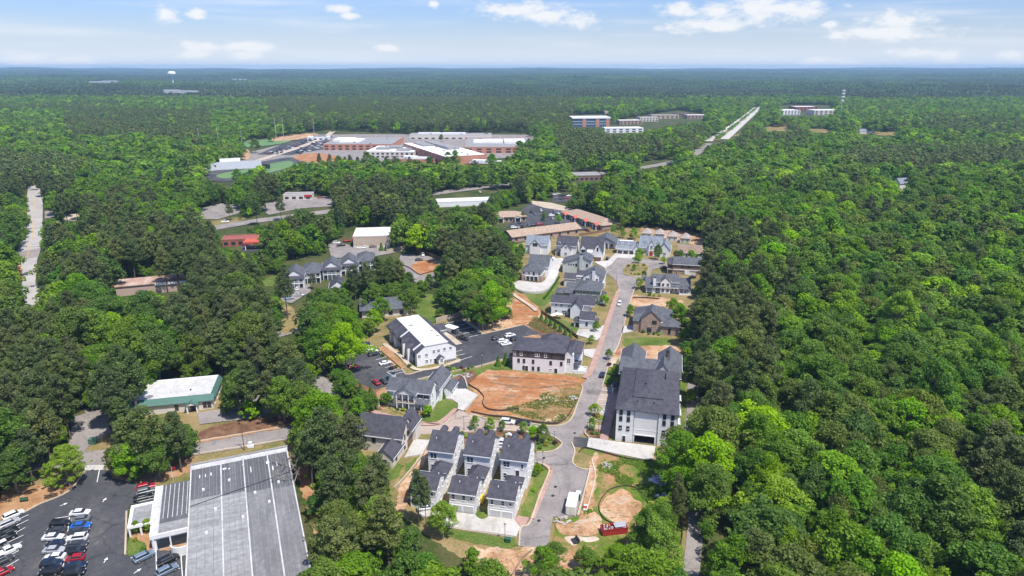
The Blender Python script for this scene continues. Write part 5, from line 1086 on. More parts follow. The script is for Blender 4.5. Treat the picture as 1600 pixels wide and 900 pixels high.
# ------------------------------------------------------------------ big flat-roofed building, lower left
def warehouse():
    h = 5.5
    A, Bp, C = G(299,727,h), G(447,698,h), G(492,830,h)
    ux = (Bp - A); Wd = ux.length; yaw = math.degrees(math.atan2(ux.y, ux.x))
    # local frame: origin at far-left corner, +y runs away from the camera, so the body lies at negative y
    b = Bld('flat_roof_store', 'large store with long grey roof bays parted by white ridges', 'store', (A.x, A.y, 0), yaw)
    D = 62.0
    b.box(0, Wd, -D, 0, 0, h-.35, 'rose_siding')
    n = 5; edge = [0, .30, .53, .785, 1.0]
    edge = [e*Wd for e in edge]
    for i in range(4):
        x0, x1 = edge[i] + .2, edge[i+1] - .2
        cut = -17.5 - i*1.0
        b.part('roof_bay', 'membrane_pale', (x0, x1, -2.6, -.4, h-.35, h-.02))
        b.part('roof_bay', 'membrane_dark', (x0, x1, cut, -2.601, h-.35, h-.04 + i*.0))
        b.part('roof_bay', 'membrane_light' if i < 2 else 'membrane_mid', (x0, x1, -D, cut-.001, h-.35, h-.03))
        for k in range(1, 8):
            x = x0 + (x1-x0)*k/8
            b.part('roof_seam', 'membrane_light' if k % 2 else 'membrane_mid', (x-.04, x+.04, -D, -2.7, h-.05, h+.015))
    for e in edge: b.part('roof_ridge', 'membrane_pale', (e-.17, e+.17, -D, -.4, h-.36, h+.1))
    b.part('roof_parapet', 'membrane_light', (-.4, Wd+.4, -.398, .3, h-.5, h+.3))
    for (x, y, w, l) in ((2.2,-6,.2,1.6),(3.6,-6.2,.2,1.4),(5,-6,.25,1.4),(8.4,-5,.9,.7),(15,-7,.25,3),(19.5,-6,.8,1.2),(20.6,-9,.3,2.2),(21.8,-7,.25,2.4),(9.6,-5.6,.5,.4),(13.2,-5,.5,.35)): b.part('roof_patch', 'membrane_white', (x-w/2, x+w/2, y-l, y, h-.04, h+.01))
    for (x, y) in ((15.5,-20.5),(6,-24),(12.2,-30),(3.2,-14),(9.5,-12),(18.6,-26),(21.5,-18),(4.0,-33)): b.part('roof_vent', 'white_paint', (x-.28, x+.28, y-.28, y+.28, h-.03, h+.45))
    cb_ = MB(); cb_.tube((.2, -20.5, h+.2), (Wd-.2, -14.0, h+.2), .07, .07, 5); cb_.build('cable', 'dark_metal', b.o)
    # lower front wing with its white-edged roof
    hw = 4.4
    P = G(222,759,hw); a = math.radians(yaw); L = [( (q.x-A.x)*math.cos(a)+(q.y-A.y)*math.sin(a), -(q.x-A.x)*math.sin(a)+(q.y-A.y)*math.cos(a)) for q in (G(245,760,hw), G(304,750,hw), G(246,835,hw), G(308,818,hw), G(205,790,3.2), G(245,785,3.2), G(206,823,3.2))]
    x0 = L[0][0]; y1 = L[0][1]; y0 = L[2][1]
    b.box(x0, -.05, y0, y1, 0, hw-.3, 'white_siding')
    b.part('roof_bay', 'membrane_pale', (x0, x0+1.6, y0, y1, hw-.3, hw)); b.part('roof_bay', 'membrane_dark', (x0+1.62, -.06, y0+4.2, y1, hw-.3, hw-.02)); b.part('roof_bay', 'membrane_light', (x0+1.62, -.06, y0, y0+4.19, hw-.3, hw-.02))
    b.part('roof_fascia', 'white_paint', (x0-.2, -.06, y0-.3, y0-.002, hw-1.0, hw+.15)); b.part('roof_fascia', 'white_paint', (x0-.2, x0-.002, y0, y1, hw-.6, hw+.2))
    for k in range(6): b.part('roof_ridge', 'membrane_pale', (x0+2.25+k*1.05, x0+2.4+k*1.05, y0+6, y1-.6, hw-.04, hw+.04))
    b.part('shopfront', 'glass', (x0+1, -.4, y0-.06, y0-.003, .4, 2.9)); b.cols([(x0+.4, y0-.15), (x0+4, y0-.15)], 0, hw-1.0, .3)
    # entrance pergola
    px0 = L[4][0]; px1 = x0-.25; py1 = L[4][1]; py0 = L[6][1]
    b.part('pergola_frame', 'white_paint', (px0, px1, py0, py0+.7, 2.6, 3.2), (px0, px1, py1-.7, py1, 2.6, 3.2), (px0, px0+.7, py0+.702, py1-.702, 2.6, 3.19), (px1-.5, px1, py0+.702, py1-.702, 2.6, 3.19))
    b.part('pergola_roof', 'membrane_light', (px0+.7, px1-.5, py0+.7, py1-.7, 2.75, 2.9)); b.cols([(px0+.3,py0+.3),(px1-.3,py0+.3),(px0+.3,py1-.3),((px0+px1)/2,py0+.3)], 0, 2.6, .4)
    # curved white entrance wall
    m = MB(); c = G(285, 862); cx = (c.x-A.x)*math.cos(a)+(c.y-A.y)*math.sin(a); cy = -(c.x-A.x)*math.sin(a)+(c.y-A.y)*math.cos(a)
    arc = [(cx + 2.4*math.cos(t), cy + 1.9*math.sin(t)) for t in np.linspace(math.pi*1.0, math.pi*2.0, 9)]; arc2 = [(cx + 2.15*math.cos(t), cy + 1.65*math.sin(t)) for t in np.linspace(math.pi*2.0, math.pi*1.0, 9)]
    m.prism(arc + arc2, 0, 2.6, 'z'); m.build('curved_wall', 'white_paint', b.o)
    b.done()
warehouse()
# ------------------------------------------------------------------ trees
rng = np.random.default_rng(11)
def leaf_cloud(cent, rad, npc, size, zsq, rs, jitter=0.55, upbias=0.25):
    V, T = [], []
    for c, r in zip(cent, rad):
        n = max(6, int(npc * (r / rad.mean()) ** 2))
        d = rs.normal(size=(n, 3)); d[:, 2] += upbias * 1.6
        d /= np.linalg.norm(d, axis=1)[:, None]
        pos = c + d * (r * (0.72 + 0.40 * rs.random(n)))[:, None] * np.array([1, 1, zsq])
        nor = d + rs.normal(size=(n, 3)) * jitter; nor[:, 2] += 0.75; nor /= np.linalg.norm(nor, axis=1)[:, None]
        t = np.cross(nor, rs.normal(size=(n, 3))); t /= np.linalg.norm(t, axis=1)[:, None] + 1e-9
        b = np.cross(nor, t)
        s = size * (0.6 + 0.8 * rs.random(n)); k = 0.55 + 0.3 * rs.random(n)
        q = np.stack([pos - t * s[:, None] * .5, pos - b * (s * k * .5)[:, None], pos + t * s[:, None] * .5, pos + b * (s * k * .5)[:, None]], 1)
        V.append(q.reshape(-1, 3))
        T.append(np.clip(rs.normal(0.5 + rs.normal() * 0.16, 0.20, n), 0, 1))
    return np.concatenate(V), np.concatenate(T)
def quad_mesh(name, V, T, mat, extra=None, exmat=None):
    """leaf quads, plus an optional MB (trunk) as second material"""
    n = len(T); me = bpy.data.meshes.new(name)
    ev = np.array(extra.v) if extra else np.zeros((0, 3)); ef = extra.f if extra else []
    loops = list(range(4 * n)); starts = [4 * i for i in range(n)]; tot = [4] * n
    for f in ef:
        starts.append(len(loops)); tot.append(len(f)); loops += [4 * n + i for i in f]
    me.vertices.add(4 * n + len(ev)); me.vertices.foreach_set('co', np.concatenate([V, ev]).ravel().astype(np.float32))
    me.loops.add(len(loops)); me.loops.foreach_set('vertex_index', loops)
    me.polygons.add(n + len(ef)); me.polygons.foreach_set('loop_start', starts); me.polygons.foreach_set('loop_total', tot)
    me.materials.append(MATS[mat])
    if extra:
        me.materials.append(MATS[exmat]); me.polygons.foreach_set('material_index', [0] * n + [1] * len(ef))
    a = me.attributes.new('tone', 'FLOAT', 'FACE'); a.data.foreach_set('value', np.concatenate([T, np.zeros(len(ef))]).astype(np.float32))
    me.update(calc_edges=True); me.validate()
    return me
def crown_broad(rs, lod):
    H = 18.0 * rs.uniform(.86, 1.1); R = rs.uniform(4.2, 6.9); zb = rs.uniform(2.8, 6.0)
    n = int(rs.integers(78, 96)) if lod < 2 else 22
    c, r = [], []; lob = rs.uniform(0, 6)
    for i in range(n):
        z = rs.uniform(0.0, 1.0) ** 0.8
        prof = math.sin(math.pi * min(1, 0.16 + 0.84 * z) ** 0.85) ** 0.65 if z < .98 else 0.2
        a = rs.uniform(0, 2 * math.pi); q = R * prof * (0.40 + 0.68 * rs.random() ** 0.6) * (1 + .22 * math.sin(2 * a + lob) + .14 * math.sin(5 * a + 2 * lob))
        c.append((q * math.cos(a) * 1.02, q * math.sin(a), zb + z * (H - zb - 1.2))); q_ = rs.random(); r.append((0.6 + 1.5 * q_ ** 1.6) * (1.6 if lod == 2 else 1))
        if rs.random() < .12: c[-1] = (c[-1][0] * 1.3, c[-1][1] * 1.3, c[-1][2] + rs.uniform(-.4, 1.4)); r[-1] *= .7
    return np.array(c), np.array(r), H, zb
def crown_pine(rs, lod):
    H = 24.0; R = rs.uniform(4.0, 5.2); zb = rs.uniform(8.5, 12.5)
    n = int(rs.integers(52, 66)) if lod < 2 else 16
    c, r = [], []
    for i in range(n):
        z = (i + rs.random()) / n
        prof = (1 - z ** 1.8) ** 0.7 * (0.55 + 0.45 * min(1, z * 4)) + 0.08
        a = i * 2.4 + rs.uniform(-.6, .6); q = R * prof * rs.uniform(0.35, 1.05)
        c.append((q * math.cos(a), q * math.sin(a), zb + z * (H - zb - 1.0))); r.append(rs.uniform(0.95, 1.7) * (1.45 if lod == 2 else 1) * (0.65 + 0.45 * (1 - z)))
    return np.array(c), np.array(r), H, zb
def trunk_mb(cent, H, zb, rs, pine):
    mb = MB(); top = H * (0.93 if pine else 0.6); r0 = 0.30 if pine else 0.38
    bend = rs.normal(size=2) * 0.5; prev = Vector((0, 0, -0.4)); pr = r0
    for i in range(1, 5):
        t = i / 4; p = Vector((bend[0] * t * t, bend[1] * t * t, top * t)); r = r0 * (1 - 0.78 * t) + .03
        mb.tube(prev, p, pr, r, 7); prev, pr = p, r
    for i in rs.choice(len(cent), min(len(cent), 9 if not pine else 12), replace=False):
        c = cent[i]; zz = min(top * .96, max(zb * 0.75, c[2] - (1.0 if pine else 3.0))); t = zz / top
        mb.tube((bend[0]*t*t, bend[1]*t*t, zz), tuple(c), 0.12, 0.04, 5)
    return mb
def bare_tree(rs):
    mb = MB(); tips = []
    def grow(p, d, L, r, k):
        q = p + d * L; mb.tube(p, q, r, r * .6, 5)
        if k == 0: return
        for _ in range(3):
            nd = (d + Vector(rs.normal(size=3)) * 0.5); nd.z = abs(nd.z) * .9 + .1; grow(q, nd.normalized(), L * rs.uniform(.55, .8), r * .58, k - 1)
    grow(Vector((0, 0, -.3)), Vector((0, 0, 1)), 5.0, .3, 4)
    return mb
TONES_B = ['leaf_mid', 'leaf_dark', 'leaf_lime', 'leaf_olive']
TONES_P = ['pine_dark', 'pine_olive']
NB, NP = 8, 5
TPL = {}          # (kind, tone, variant) -> (crown mesh, trunk mesh)
LOD1, LOD2 = {}, {}
tpl_col = bpy.data.collections.new('forest_models')
tpl_names = []
def add_model(key, me):
    nm = 'model_%04d' % len(tpl_names); tpl_names.append(key)
    o = bpy.data.objects.new(nm, me); tpl_col.objects.link(o)
    return len(tpl_names) - 1
def set_mat(me, name):
    m = me.copy(); m.materials[0] = MATS[name]; return m
for kind, nv, tones, fn in (('b', NB, TONES_B, crown_broad), ('p', NP, TONES_P, crown_pine)):
    for v in range(nv):
        rs = np.random.default_rng(100 * (kind == 'p') + v)
        c, r, H, zb = fn(rs, 0)
        if kind == 'b': V, T = leaf_cloud(c, r, int(rs.integers(85, 135)), 0.50, 0.72, rs, .8)
        else: V, T = leaf_cloud(c, r * 1.05, 130, 0.46, 0.62, rs, 0.9, 0.15)
        tm = trunk_mb(c, H, zb, rs, kind == 'p')
        crown = quad_mesh('crown', V, T, tones[0]); trunk = tm.mesh('trunk', 'bark' if kind == 'p' else 'bark_grey')
        # mid-distance model
        V1, T1 = leaf_cloud(c, r * 1.05, 34 if kind == 'b' else 38, .95 if kind == 'b' else .85, 0.8 if kind == 'b' else .55, rs, .6 if kind == 'b' else .9)
        t1 = MB(); t1.tube((0,0,-.4), (0,0,H*.85), .32, .08, 5)
        m1 = quad_mesh('tree_model', V1, T1, tones[0], t1, 'bark')
        rs2 = np.random.default_rng(500 + v); c2, r2, H2, zb2 = fn(rs2, 2)
        V2, T2 = leaf_cloud(c2, r2 * 1.1, 14, 2.0 if kind == 'b' else 1.7, .8, rs2, .45)
        m2 = quad_mesh('tree_model', V2, T2, tones[0])
        for i, t in enumerate(tones):
            TPL[kind, i, v] = (crown if i == 0 else set_mat(crown, t), trunk)
            LOD1[kind, i, v] = add_model((kind, i, v, 1), m1 if i == 0 else set_mat(m1, t))
            if v < 3: LOD2[kind, i, v] = add_model((kind, i, v, 2), m2 if i == 0 else set_mat(m2, t))
# forest patches for the far woods: many low crowns in one piece
PATCH = []
for v in range(4):
    rs = np.random.default_rng(900 + v); Vs, Ts = [], []
    n = 190; S_ = 130.0
    gx = rs.uniform(-S_/2, S_/2, n); gy = rs.uniform(-S_/2, S_/2, n)
    for x, y in zip(gx, gy):
        h = rs.uniform(11, 19); r = rs.uniform(4.5, 7.5)
        cc = np.array([[x, y, h - r*.6]]); 
        V, T = leaf_cloud(cc, np.array([r]), 13, 5.4, 0.85, rs, .35, .6)
        Vs.append(V); Ts.append(np.clip(T * .5 + rs.normal(.25, .28), 0, 1))
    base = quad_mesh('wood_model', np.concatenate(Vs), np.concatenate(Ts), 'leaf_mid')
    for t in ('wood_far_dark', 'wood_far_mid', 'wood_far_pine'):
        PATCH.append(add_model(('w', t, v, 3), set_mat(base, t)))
# ---- where the photograph shows open ground or buildings (pixel outlines; crowns must not cover them)
OPEN = [
 [(-90,850),(0,800),(30,775),(100,752),(130,738),(166,738),(215,757),(246,757),(252,752),(298,735),(300,722),(447,697),(458,730),(476,790),(490,828),(470,850),(420,866),(400,880),(390,910),(-90,960)],
 [(308,702),(330,678),(440,655),(450,668),(452,690),(310,716)], [(100,712),(112,690),(110,660),(150,646),(168,652),(172,676),(140,694),(165,712),(166,738),(130,738),(95,720)],
 [(205,622),(310,597),(322,596),(338,608),(340,645),(312,662),(285,645),(235,640)],
 [(640,852),(745,856),(800,860),(900,848),(980,842),(1000,800),(1040,760),(1046,722),(1058,700),(1066,640),(1064,560),(1066,520),(1070,480),(1085,460),(1098,430),(1098,372),(1060,362),(1000,356),(960,362),(905,372),(870,352),(838,372),(822,385),(812,440),(804,452),(806,490),(790,512),(756,520),(722,498),(700,500),(660,492),(630,492),(596,520),(596,530),(545,545),(543,562),(560,602),(600,610),(606,640),(645,655),(640,650),(572,655),(570,690),(590,700),(612,735),(640,735),(630,790),(655,810),(690,822)],
 [(540,468),(600,465),(628,480),(620,498),(596,500),(575,500)], [(442,415),(455,408),(480,402),(512,398),(535,396),(560,390),(582,398),(590,416),(560,424),(530,440),(512,450),(486,452),(484,460),(455,472),(440,470)],
 [(538,358),(560,356),(610,358),(614,386),(628,386),(628,394),(580,402),(552,400),(520,404),(515,380),(535,376)], [(625,400),(664,398),(694,410),(690,440),(652,443),(640,440),(640,420)],
 [(795,376),(776,345),(780,330),(818,322),(830,312),(868,316),(880,328),(930,336),(966,352),(960,362),(910,370)], [(655,466),(680,466),(682,498),(665,500),(652,480)],
 [(312,326),(344,318),(370,322),(372,332),(340,342),(312,340)], [(335,354),(400,338),(440,330),(446,337),(416,346),(345,361)], [(404,320),(450,313),(518,307),(522,318),(470,325),(425,333)], [(418,262),(448,256),(460,258),(440,267),(420,270)], [(440,300),(470,302),(500,305),(520,322),(505,332),(470,325),(445,315)], [(346,374),(372,370),(400,370),(412,378),(395,396),(376,392),(352,384)],
 [(38,298),(66,298),(62,340),(66,388),(58,410),(52,440),(58,474),(38,474),(30,440),(26,410),(28,396),(40,385),(42,340)], [(180,442),(286,427),(291,438),(272,448),(232,454),(184,453)],
 [(320,222),(380,218),(384,236),(384,248),(374,256),(320,268),(322,284),(362,288),(378,270),(400,262),(404,258),(440,254),(470,250),(500,246),(520,248),(560,249),(600,246),(640,253),(688,254),(692,248),(720,254),(740,256),(800,246),(805,232),(840,214),(820,208),(640,210),(520,203),(500,205),(440,215),(400,218)],
 [(672,304),(700,299),(760,291),(808,285),(806,290),(740,301),(700,309),(676,312)], [(684,314),(762,306),(764,312),(700,322)], [(895,272),(950,268),(952,276),(930,284),(898,282)],
 [(860,302),(892,302),(890,312),(862,312)], [(892,180),(950,178),(952,196),(930,198),(896,198)], [(965,188),(1000,182),(1060,172),(1102,178),(1100,190),(1060,192),(1000,206),(945,208),(945,202)],
 [(1104,222),(1132,202),(1150,190),(1176,168),(1190,166),(1180,180),(1158,204),(1145,216),(1108,224)], [(1085,238),(1100,228),(1098,238),(1084,246)], [(1000,256),(1054,248),(1050,258),(1004,266)],
 [(1195,198),(1236,200),(1234,204),(1196,203)], [(1262,201),(1300,203),(1298,207),(1264,205)], [(1368,206),(1404,208),(1402,213),(1370,211)], [(1220,164),(1300,164),(1306,178),(1280,182),(1222,180)], [(1340,200),(1358,200),(1358,210),(1340,210)],
 [(1068,600),(1072,600),(1070,690),(1060,700)], [(1068,800),(1092,790),(1092,830),(1088,870),(1070,890)], [(920,840),(985,838),(980,850),(920,850)], [(880,838),(940,838),(930,856),(890,856)],
 [(97,337),(122,334),(130,341),(112,347)], [(71,331),(84,329),(84,340),(72,341)], [(436,514),(464,512),(466,522),(438,528)], [(440,476),(460,480),(468,500),(452,512)], [(410,436),(438,430),(440,446),(412,448)], [(376,584),(396,588),(398,612),(380,612)], [(500,590),(520,596),(522,616),(505,612)], [(1402,288),(1416,286),(1416,296),(1404,296)],
 [(180,248),(188,248),(188,252),(180,252)], [(266,108),(279,108),(279,130),(266,130)], [(895,520),(940,520),(930,600),(900,600)],
]
OPEN = [np.array(p, float) for p in OPEN]
def inside(px, py, poly):
    r = np.zeros(px.shape, bool); n = len(poly)
    for i in range(n):
        x0, y0 = poly[i]; x1, y1 = poly[(i + 1) % n]
        if y0 == y1: continue
        c = ((y0 > py) != (y1 > py)) & (px < (x1 - x0) * (py - y0) / (y1 - y0) + x0)
        r ^= c
    return r
def in_open(px, py):
    r = np.zeros(px.shape, bool)
    for p in OPEN:
        m = (px > p[:, 0].min()) & (px < p[:, 0].max()) & (py > p[:, 1].min()) & (py < p[:, 1].max())
        if m.any(): r[m] |= inside(px[m], py[m], p)
    return r
def jgrid(y0, y1, step, slope=0.92, x0=None):
    ys = np.arange(y0, y1, step); P = []
    for y in ys:
        hw = slope * y + 60
        x = np.arange(-hw, hw, step); P.append(np.stack([x, np.full_like(x, y)], 1))
    P = np.concatenate(P); return P + rng.uniform(-.48, .48, P.shape) * step
def vnoise(x, y, s, seed):
    r = np.random.default_rng(seed); a = r.uniform(0, 6.28, (5, 3)); o = 0
    for i in range(5):
        k = (1.0 + 0.55 * i) / s; o = o + np.sin(x * k * math.cos(a[i, 0]) + y * k * math.sin(a[i, 0]) + a[i, 1]) / (1 + .3 * i)
    return o / 3.0
# zones that are mostly pine (pixel outlines of the ground)
PINE = [np.array(p, float) for p in ([(250,470),(380,440),(470,470),(490,590),(470,640),(340,640),(270,560)], [(0,600),(120,590),(170,690),(100,740),(0,760)], [(180,640),(320,620),(330,720),(230,750),(170,740)], [(450,760),(600,700),(660,800),(740,900),(330,930),(440,860)], [(560,420),(760,400),(790,440),(700,480),(560,480)], [(400,310),(820,320),(800,380),(560,370),(430,410)],
        [(170,400),(310,370),(350,400),(320,450),(180,450)], [(70,450),(190,440),(190,480),(80,490)], [(0,260),(130,270),(120,330),(0,340)], [(860,190),(1000,235),(1100,255),(880,270)], [(420,160),(900,160),(900,210),(420,210)], [(100,180),(330,185),(330,230),(110,230)], [(1060,500),(1190,500),(1200,660),(1060,760)], [(1090,380),(1170,390),(1170,490),(1090,500)], [(1480,760),(1620,740),(1620,880),(1500,880)], [(1330,250),(1600,250),(1600,280),(1330,285)])]
def place(y0, y1, step, hmul=1.0):
    P = jgrid(y0, y1, step); n = len(P); x, y = P[:, 0], P[:, 1]
    bx, by = proj(x, y, np.zeros(n))
    pz = np.zeros(n, bool)
    for p in PINE: pz |= inside(bx, by, p)
    pn = np.where(np.hypot(x, y) > 620, vnoise(x, y, 210, 5) + .3 * vnoise(x, y, 60, 3), vnoise(x, y, 55, 3)); prob = np.where(pz, 0.85, 0.04) + np.where(pn > .55, .5, 0) - np.where(pn < -.6, .3, 0)
    right = (bx > 1130) & (by > 250); prob = np.where(right & ~pz, 0.03 + 0.35 * (pn > .72), prob)
    pine = rng.random(n) < prob
    sc = np.where(pine, rng.uniform(.72, 1.08, n), np.clip(rng.normal(.95, .17, n), .62, 1.4)) * hmul
    H = np.where(pine, 24.0, 18.0) * sc; R = np.where(pine, 4.0, 5.9) * sc; zb = np.where(pine, 9.5, 4.5) * sc
    bad = np.zeros(n, bool)
    for fz, fr in [(-1, 0)] + [(z_, r_) for z_ in (.05, .25, .45, .65, .85) for r_ in (-.9, -.45, 0, .45, .9)] + [(1.0, 0)]:
        z = zb + (H - zb) * fz if fz >= 0 else np.zeros(n)
        a, b = proj(x + R * fr, y, z); bad |= in_open(a, b)
    z_mid = zb + (H - zb) * .4; a, b = proj(x, y - R * .8, z_mid); bad |= in_open(a, b)
    keep = ~bad & (np.hypot(x, y) > 60) & ~((vnoise(x, y, 19, 31) > .93) & (np.hypot(x, y) < 620))
    u = rng.random(n); t1 = .6 * vnoise(x, y, 26, 9) + .9 * vnoise(x, y, 170, 14)
    tone = np.where(pine, (u < .45).astype(int), np.select([u + .22 * t1 < .46, u + .22 * t1 < .72, u + .22 * t1 < .84], [0, 1, 2], 3))
    tone = np.where(~pine & (tone == 3) & (rng.random(n) < .4), 0, tone)
    dist = np.sqrt(x * x + y * y + (CAM_H - H * .6) ** 2)
    return dict(x=x[keep], y=y[keep], pine=pine[keep], sc=sc[keep], tone=tone[keep], H=H[keep], R=R[keep], dist=dist[keep], rot=rng.uniform(0, 6.28, keep.sum()), var=rng.integers(0, 1000, keep.sum()))
near = place(84, 620, 7.4)
low = place(100, 620, 5.2, 0.42)
def far_from(d, ref, k):
    keep = np.ones(len(d['x']), bool)
    for i in range(0, len(d['x']), 400):
        s = slice(i, i + 400)
        dx = d['x'][s, None] - ref['x'][None]; dy = d['y'][s, None] - ref['y'][None]
        keep[s] = ((dx * dx + dy * dy) > (ref['R'][None] * k) ** 2).all(1)
    return {a: b[keep] for a, b in d.items()}
low['pine'][:] = False; low['tone'] = low['tone'] % 3
lx, ly = proj(low['x'], low['y'], 0 * low['x']); low = {k: v[(lx < 1110) & (ly < 900)] for k, v in low.items()}
low = far_from(low, near, 0.9)
mid = place(620, 2300, 9.8, 1.0)
# ---- the trees that show largest stand as single objects
cx, cy = proj(near['x'], near['y'], near['H'] * .65)
vis = (cx > -40) & (cx < 1640) & (cy < 960)
order = np.argsort(near['dist'] / (near['R'] + near['H'] * .25))
NAMED = 0
single = np.zeros(len(near['x']), bool)
for pine, cap in ((False, 285), (True, 285)):
    k = 0
    for i in order:
        if vis[i] and near['pine'][i] == pine:
            single[i] = True; k += 1
            if k >= cap: break
def zone(px, py):
    band = 'at the bottom edge' if py > 830 else 'level with the townhouses' if py > 680 else 'level with the clay lot' if py > 580 else 'level with the white office' if py > 500 else 'level with the upper street' if py > 400 else 'beyond the roundabout'
    if px > 1440: return 'in the outer eastern wood, ' + band
    if px > 1250: return 'in the mid eastern wood, ' + band
    if px > 1060: return 'at the eastern wood\'s street side, ' + band
    if px < 120: return 'at the far left edge, ' + band
    if px < 300: return 'in the left wood, ' + band
    if px < 460: return 'in the wood left of centre, ' + band
    if px < 620: return 'between left wood and houses, ' + band
    return 'near the houses, ' + band
TN = {('b', 0): 'green', ('b', 1): 'dark green', ('b', 2): 'bright lime green', ('b', 3): 'olive green', ('p', 0): 'dark', ('p', 1): 'olive brown'}
def tree_obj(kind, tone, var, loc, rz, sc, label, group, name=None):
    crown, trunk = TPL[kind, tone, var]
    o = empty(name or ('pine_tree' if kind == 'p' else 'broadleaf_tree'), label, 'pine tree' if kind == 'p' else 'tree', loc, rz, group)
    o.scale = sc if isinstance(sc, tuple) else (sc, sc, sc)
    link('crown', crown, o); link('trunk', trunk, o)
    return o
for i in np.nonzero(single)[0]:
    k = 'p' if near['pine'][i] else 'b'; t = int(near['tone'][i]); px, py = proj(near['x'][i], near['y'][i], near['H'][i] * .6)
    size = 'tall' if near['sc'][i] > .95 else ('small' if near['sc'][i] < .8 else '')
    lab = ' '.join(w for w in ('' if k == 'b' and t in (1, 2, 3) else size, TN[k, t], 'pine' if k == 'p' else 'broadleaf tree', zone(px, py)) if w)
    s_ = float(near['sc'][i])
    tree_obj(k, t, int(near['var'][i]) % (NP if k == 'p' else NB), (float(near['x'][i]), float(near['y'][i]), 0), float(near['rot'][i]), (s_ * rng.uniform(.85, 1.2), s_ * rng.uniform(.85, 1.2), s_), lab, lab).rotation_euler = (rng.uniform(-.07, .07), rng.uniform(-.07, .07), float(near['rot'][i]))
# ---- all other woodland: one mass
def scatter(name, pts, rot, scl, idx, label):
    me = bpy.data.meshes.new(name); me.vertices.add(len(pts)); me.vertices.foreach_set('co', pts.ravel().astype(np.float32))
    a = me.attributes.new('rot', 'FLOAT_VECTOR', 'POINT'); rv = np.zeros((len(pts), 3), np.float32); rv[:, 2] = rot; a.data.foreach_set('vector', rv.ravel())
    a = me.attributes.new('scl', 'FLOAT_VECTOR', 'POINT'); a.data.foreach_set('vector', scl.ravel().astype(np.float32))
    a = me.attributes.new('idx', 'INT', 'POINT'); a.data.foreach_set('value', idx.astype(np.int32))
    me.update()
    o = link(name, me); tag(o, label, 'woodland', kind='stuff')
    ng = bpy.data.node_groups.new('scatter', 'GeometryNodeTree')
    ng.interface.new_socket('Geometry', in_out='INPUT', socket_type='NodeSocketGeometry'); ng.interface.new_socket('Geometry', in_out='OUTPUT', socket_type='NodeSocketGeometry')
    N, L = ng.nodes, ng.links
    gi, go = N.new('NodeGroupInput'), N.new('NodeGroupOutput')
    ip = N.new('GeometryNodeInstanceOnPoints'); ci = N.new('GeometryNodeCollectionInfo')
    ci.inputs['Collection'].default_value = tpl_col; ci.inputs['Separate Children'].default_value = True; ci.inputs['Reset Children'].default_value = True
    ip.inputs['Pick Instance'].default_value = True
    def attr(nm, ty):
        a = N.new('GeometryNodeInputNamedAttribute'); a.data_type = ty; a.inputs['Name'].default_value = nm; return a.outputs['Attribute']
    L.new(gi.outputs[0], ip.inputs['Points']); L.new(ci.outputs[0], ip.inputs['Instance']); L.new(attr('idx', 'INT'), ip.inputs['Instance Index'])
    L.new(attr('rot', 'FLOAT_VECTOR'), ip.inputs['Rotation']); L.new(attr('scl', 'FLOAT_VECTOR'), ip.inputs['Scale'])
    L.new(ip.outputs[0], go.inputs[0])
    md = o.modifiers.new('scatter', 'NODES'); md.node_group = ng
    return o
def forest():
    P, Rt, Sc, Ix = [], [], [], []
    for d, lod, nvb, nvp, tab, mask in ((low, 1, NB, NP, LOD1, np.ones(len(low['x']), bool)), (near, 1, NB, NP, LOD1, ~single), (mid, 2, 3, 3, LOD2, np.ones(len(mid['x']), bool))):
        x, y = d['x'][mask], d['y'][mask]
        P.append(np.stack([x, y, terrain(x, y)], 1)); Rt.append(d['rot'][mask]); s_ = d['sc'][mask]
        w = rng.uniform(.85, 1.25, len(x)) * (1.12 if lod == 2 else 1.0); Sc.append(np.stack([s_ * w, s_ * w * rng.uniform(.85, 1.15, len(x)), s_], 1))
        Ix.append(np.array([tab[('p' if p else 'b'), int(t), int(v) % (nvp if p else nvb)] for p, t, v in zip(d['pine'][mask], d['tone'][mask], d['var'][mask])]))
    Q = []
    y = 2300.0
    while y < 15400:
        st = 112.0; hw = .92 * y + 200; x = np.arange(-hw, hw, st); x = x[np.abs(x) < 15000]; Q.append(np.stack([x, np.full_like(x, y)], 1)); y += st
    Q = np.concatenate(Q); Q += rng.uniform(-.3, .3, Q.shape) * 112
    # the far pond stays open
    bx, by = proj(Q[:, 0], Q[:, 1], terrain(Q[:, 0], Q[:, 1]) + 12.0); Q = Q[~((np.abs(bx - 150) < 16) & (np.abs(by - 158) < 2.0))]
    P.append(np.stack([Q[:, 0], Q[:, 1], terrain(Q[:, 0], Q[:, 1])], 1)); n = len(Q); Rt.append(rng.integers(0, 4, n) * math.pi / 2 + rng.uniform(-.2, .2, n))
    zz = rng.uniform(.8, 1.35, n); Sc.append(np.stack([np.ones(n), np.ones(n), zz], 1))
    v = .8 * vnoise(Q[:, 0], Q[:, 1], 520, 21) + .6 * vnoise(Q[:, 0], Q[:, 1] * 2.5, 1500, 22) + rng.normal(0, .3, n)
    tone = np.select([v < -.25, v < .35], [2, 0], 1)
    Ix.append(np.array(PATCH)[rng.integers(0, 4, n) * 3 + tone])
    scatter('woodland', np.concatenate(P), np.concatenate(Rt), np.concatenate(Sc), np.concatenate(Ix), 'unbroken green woodland stretching away to the horizon')
forest()
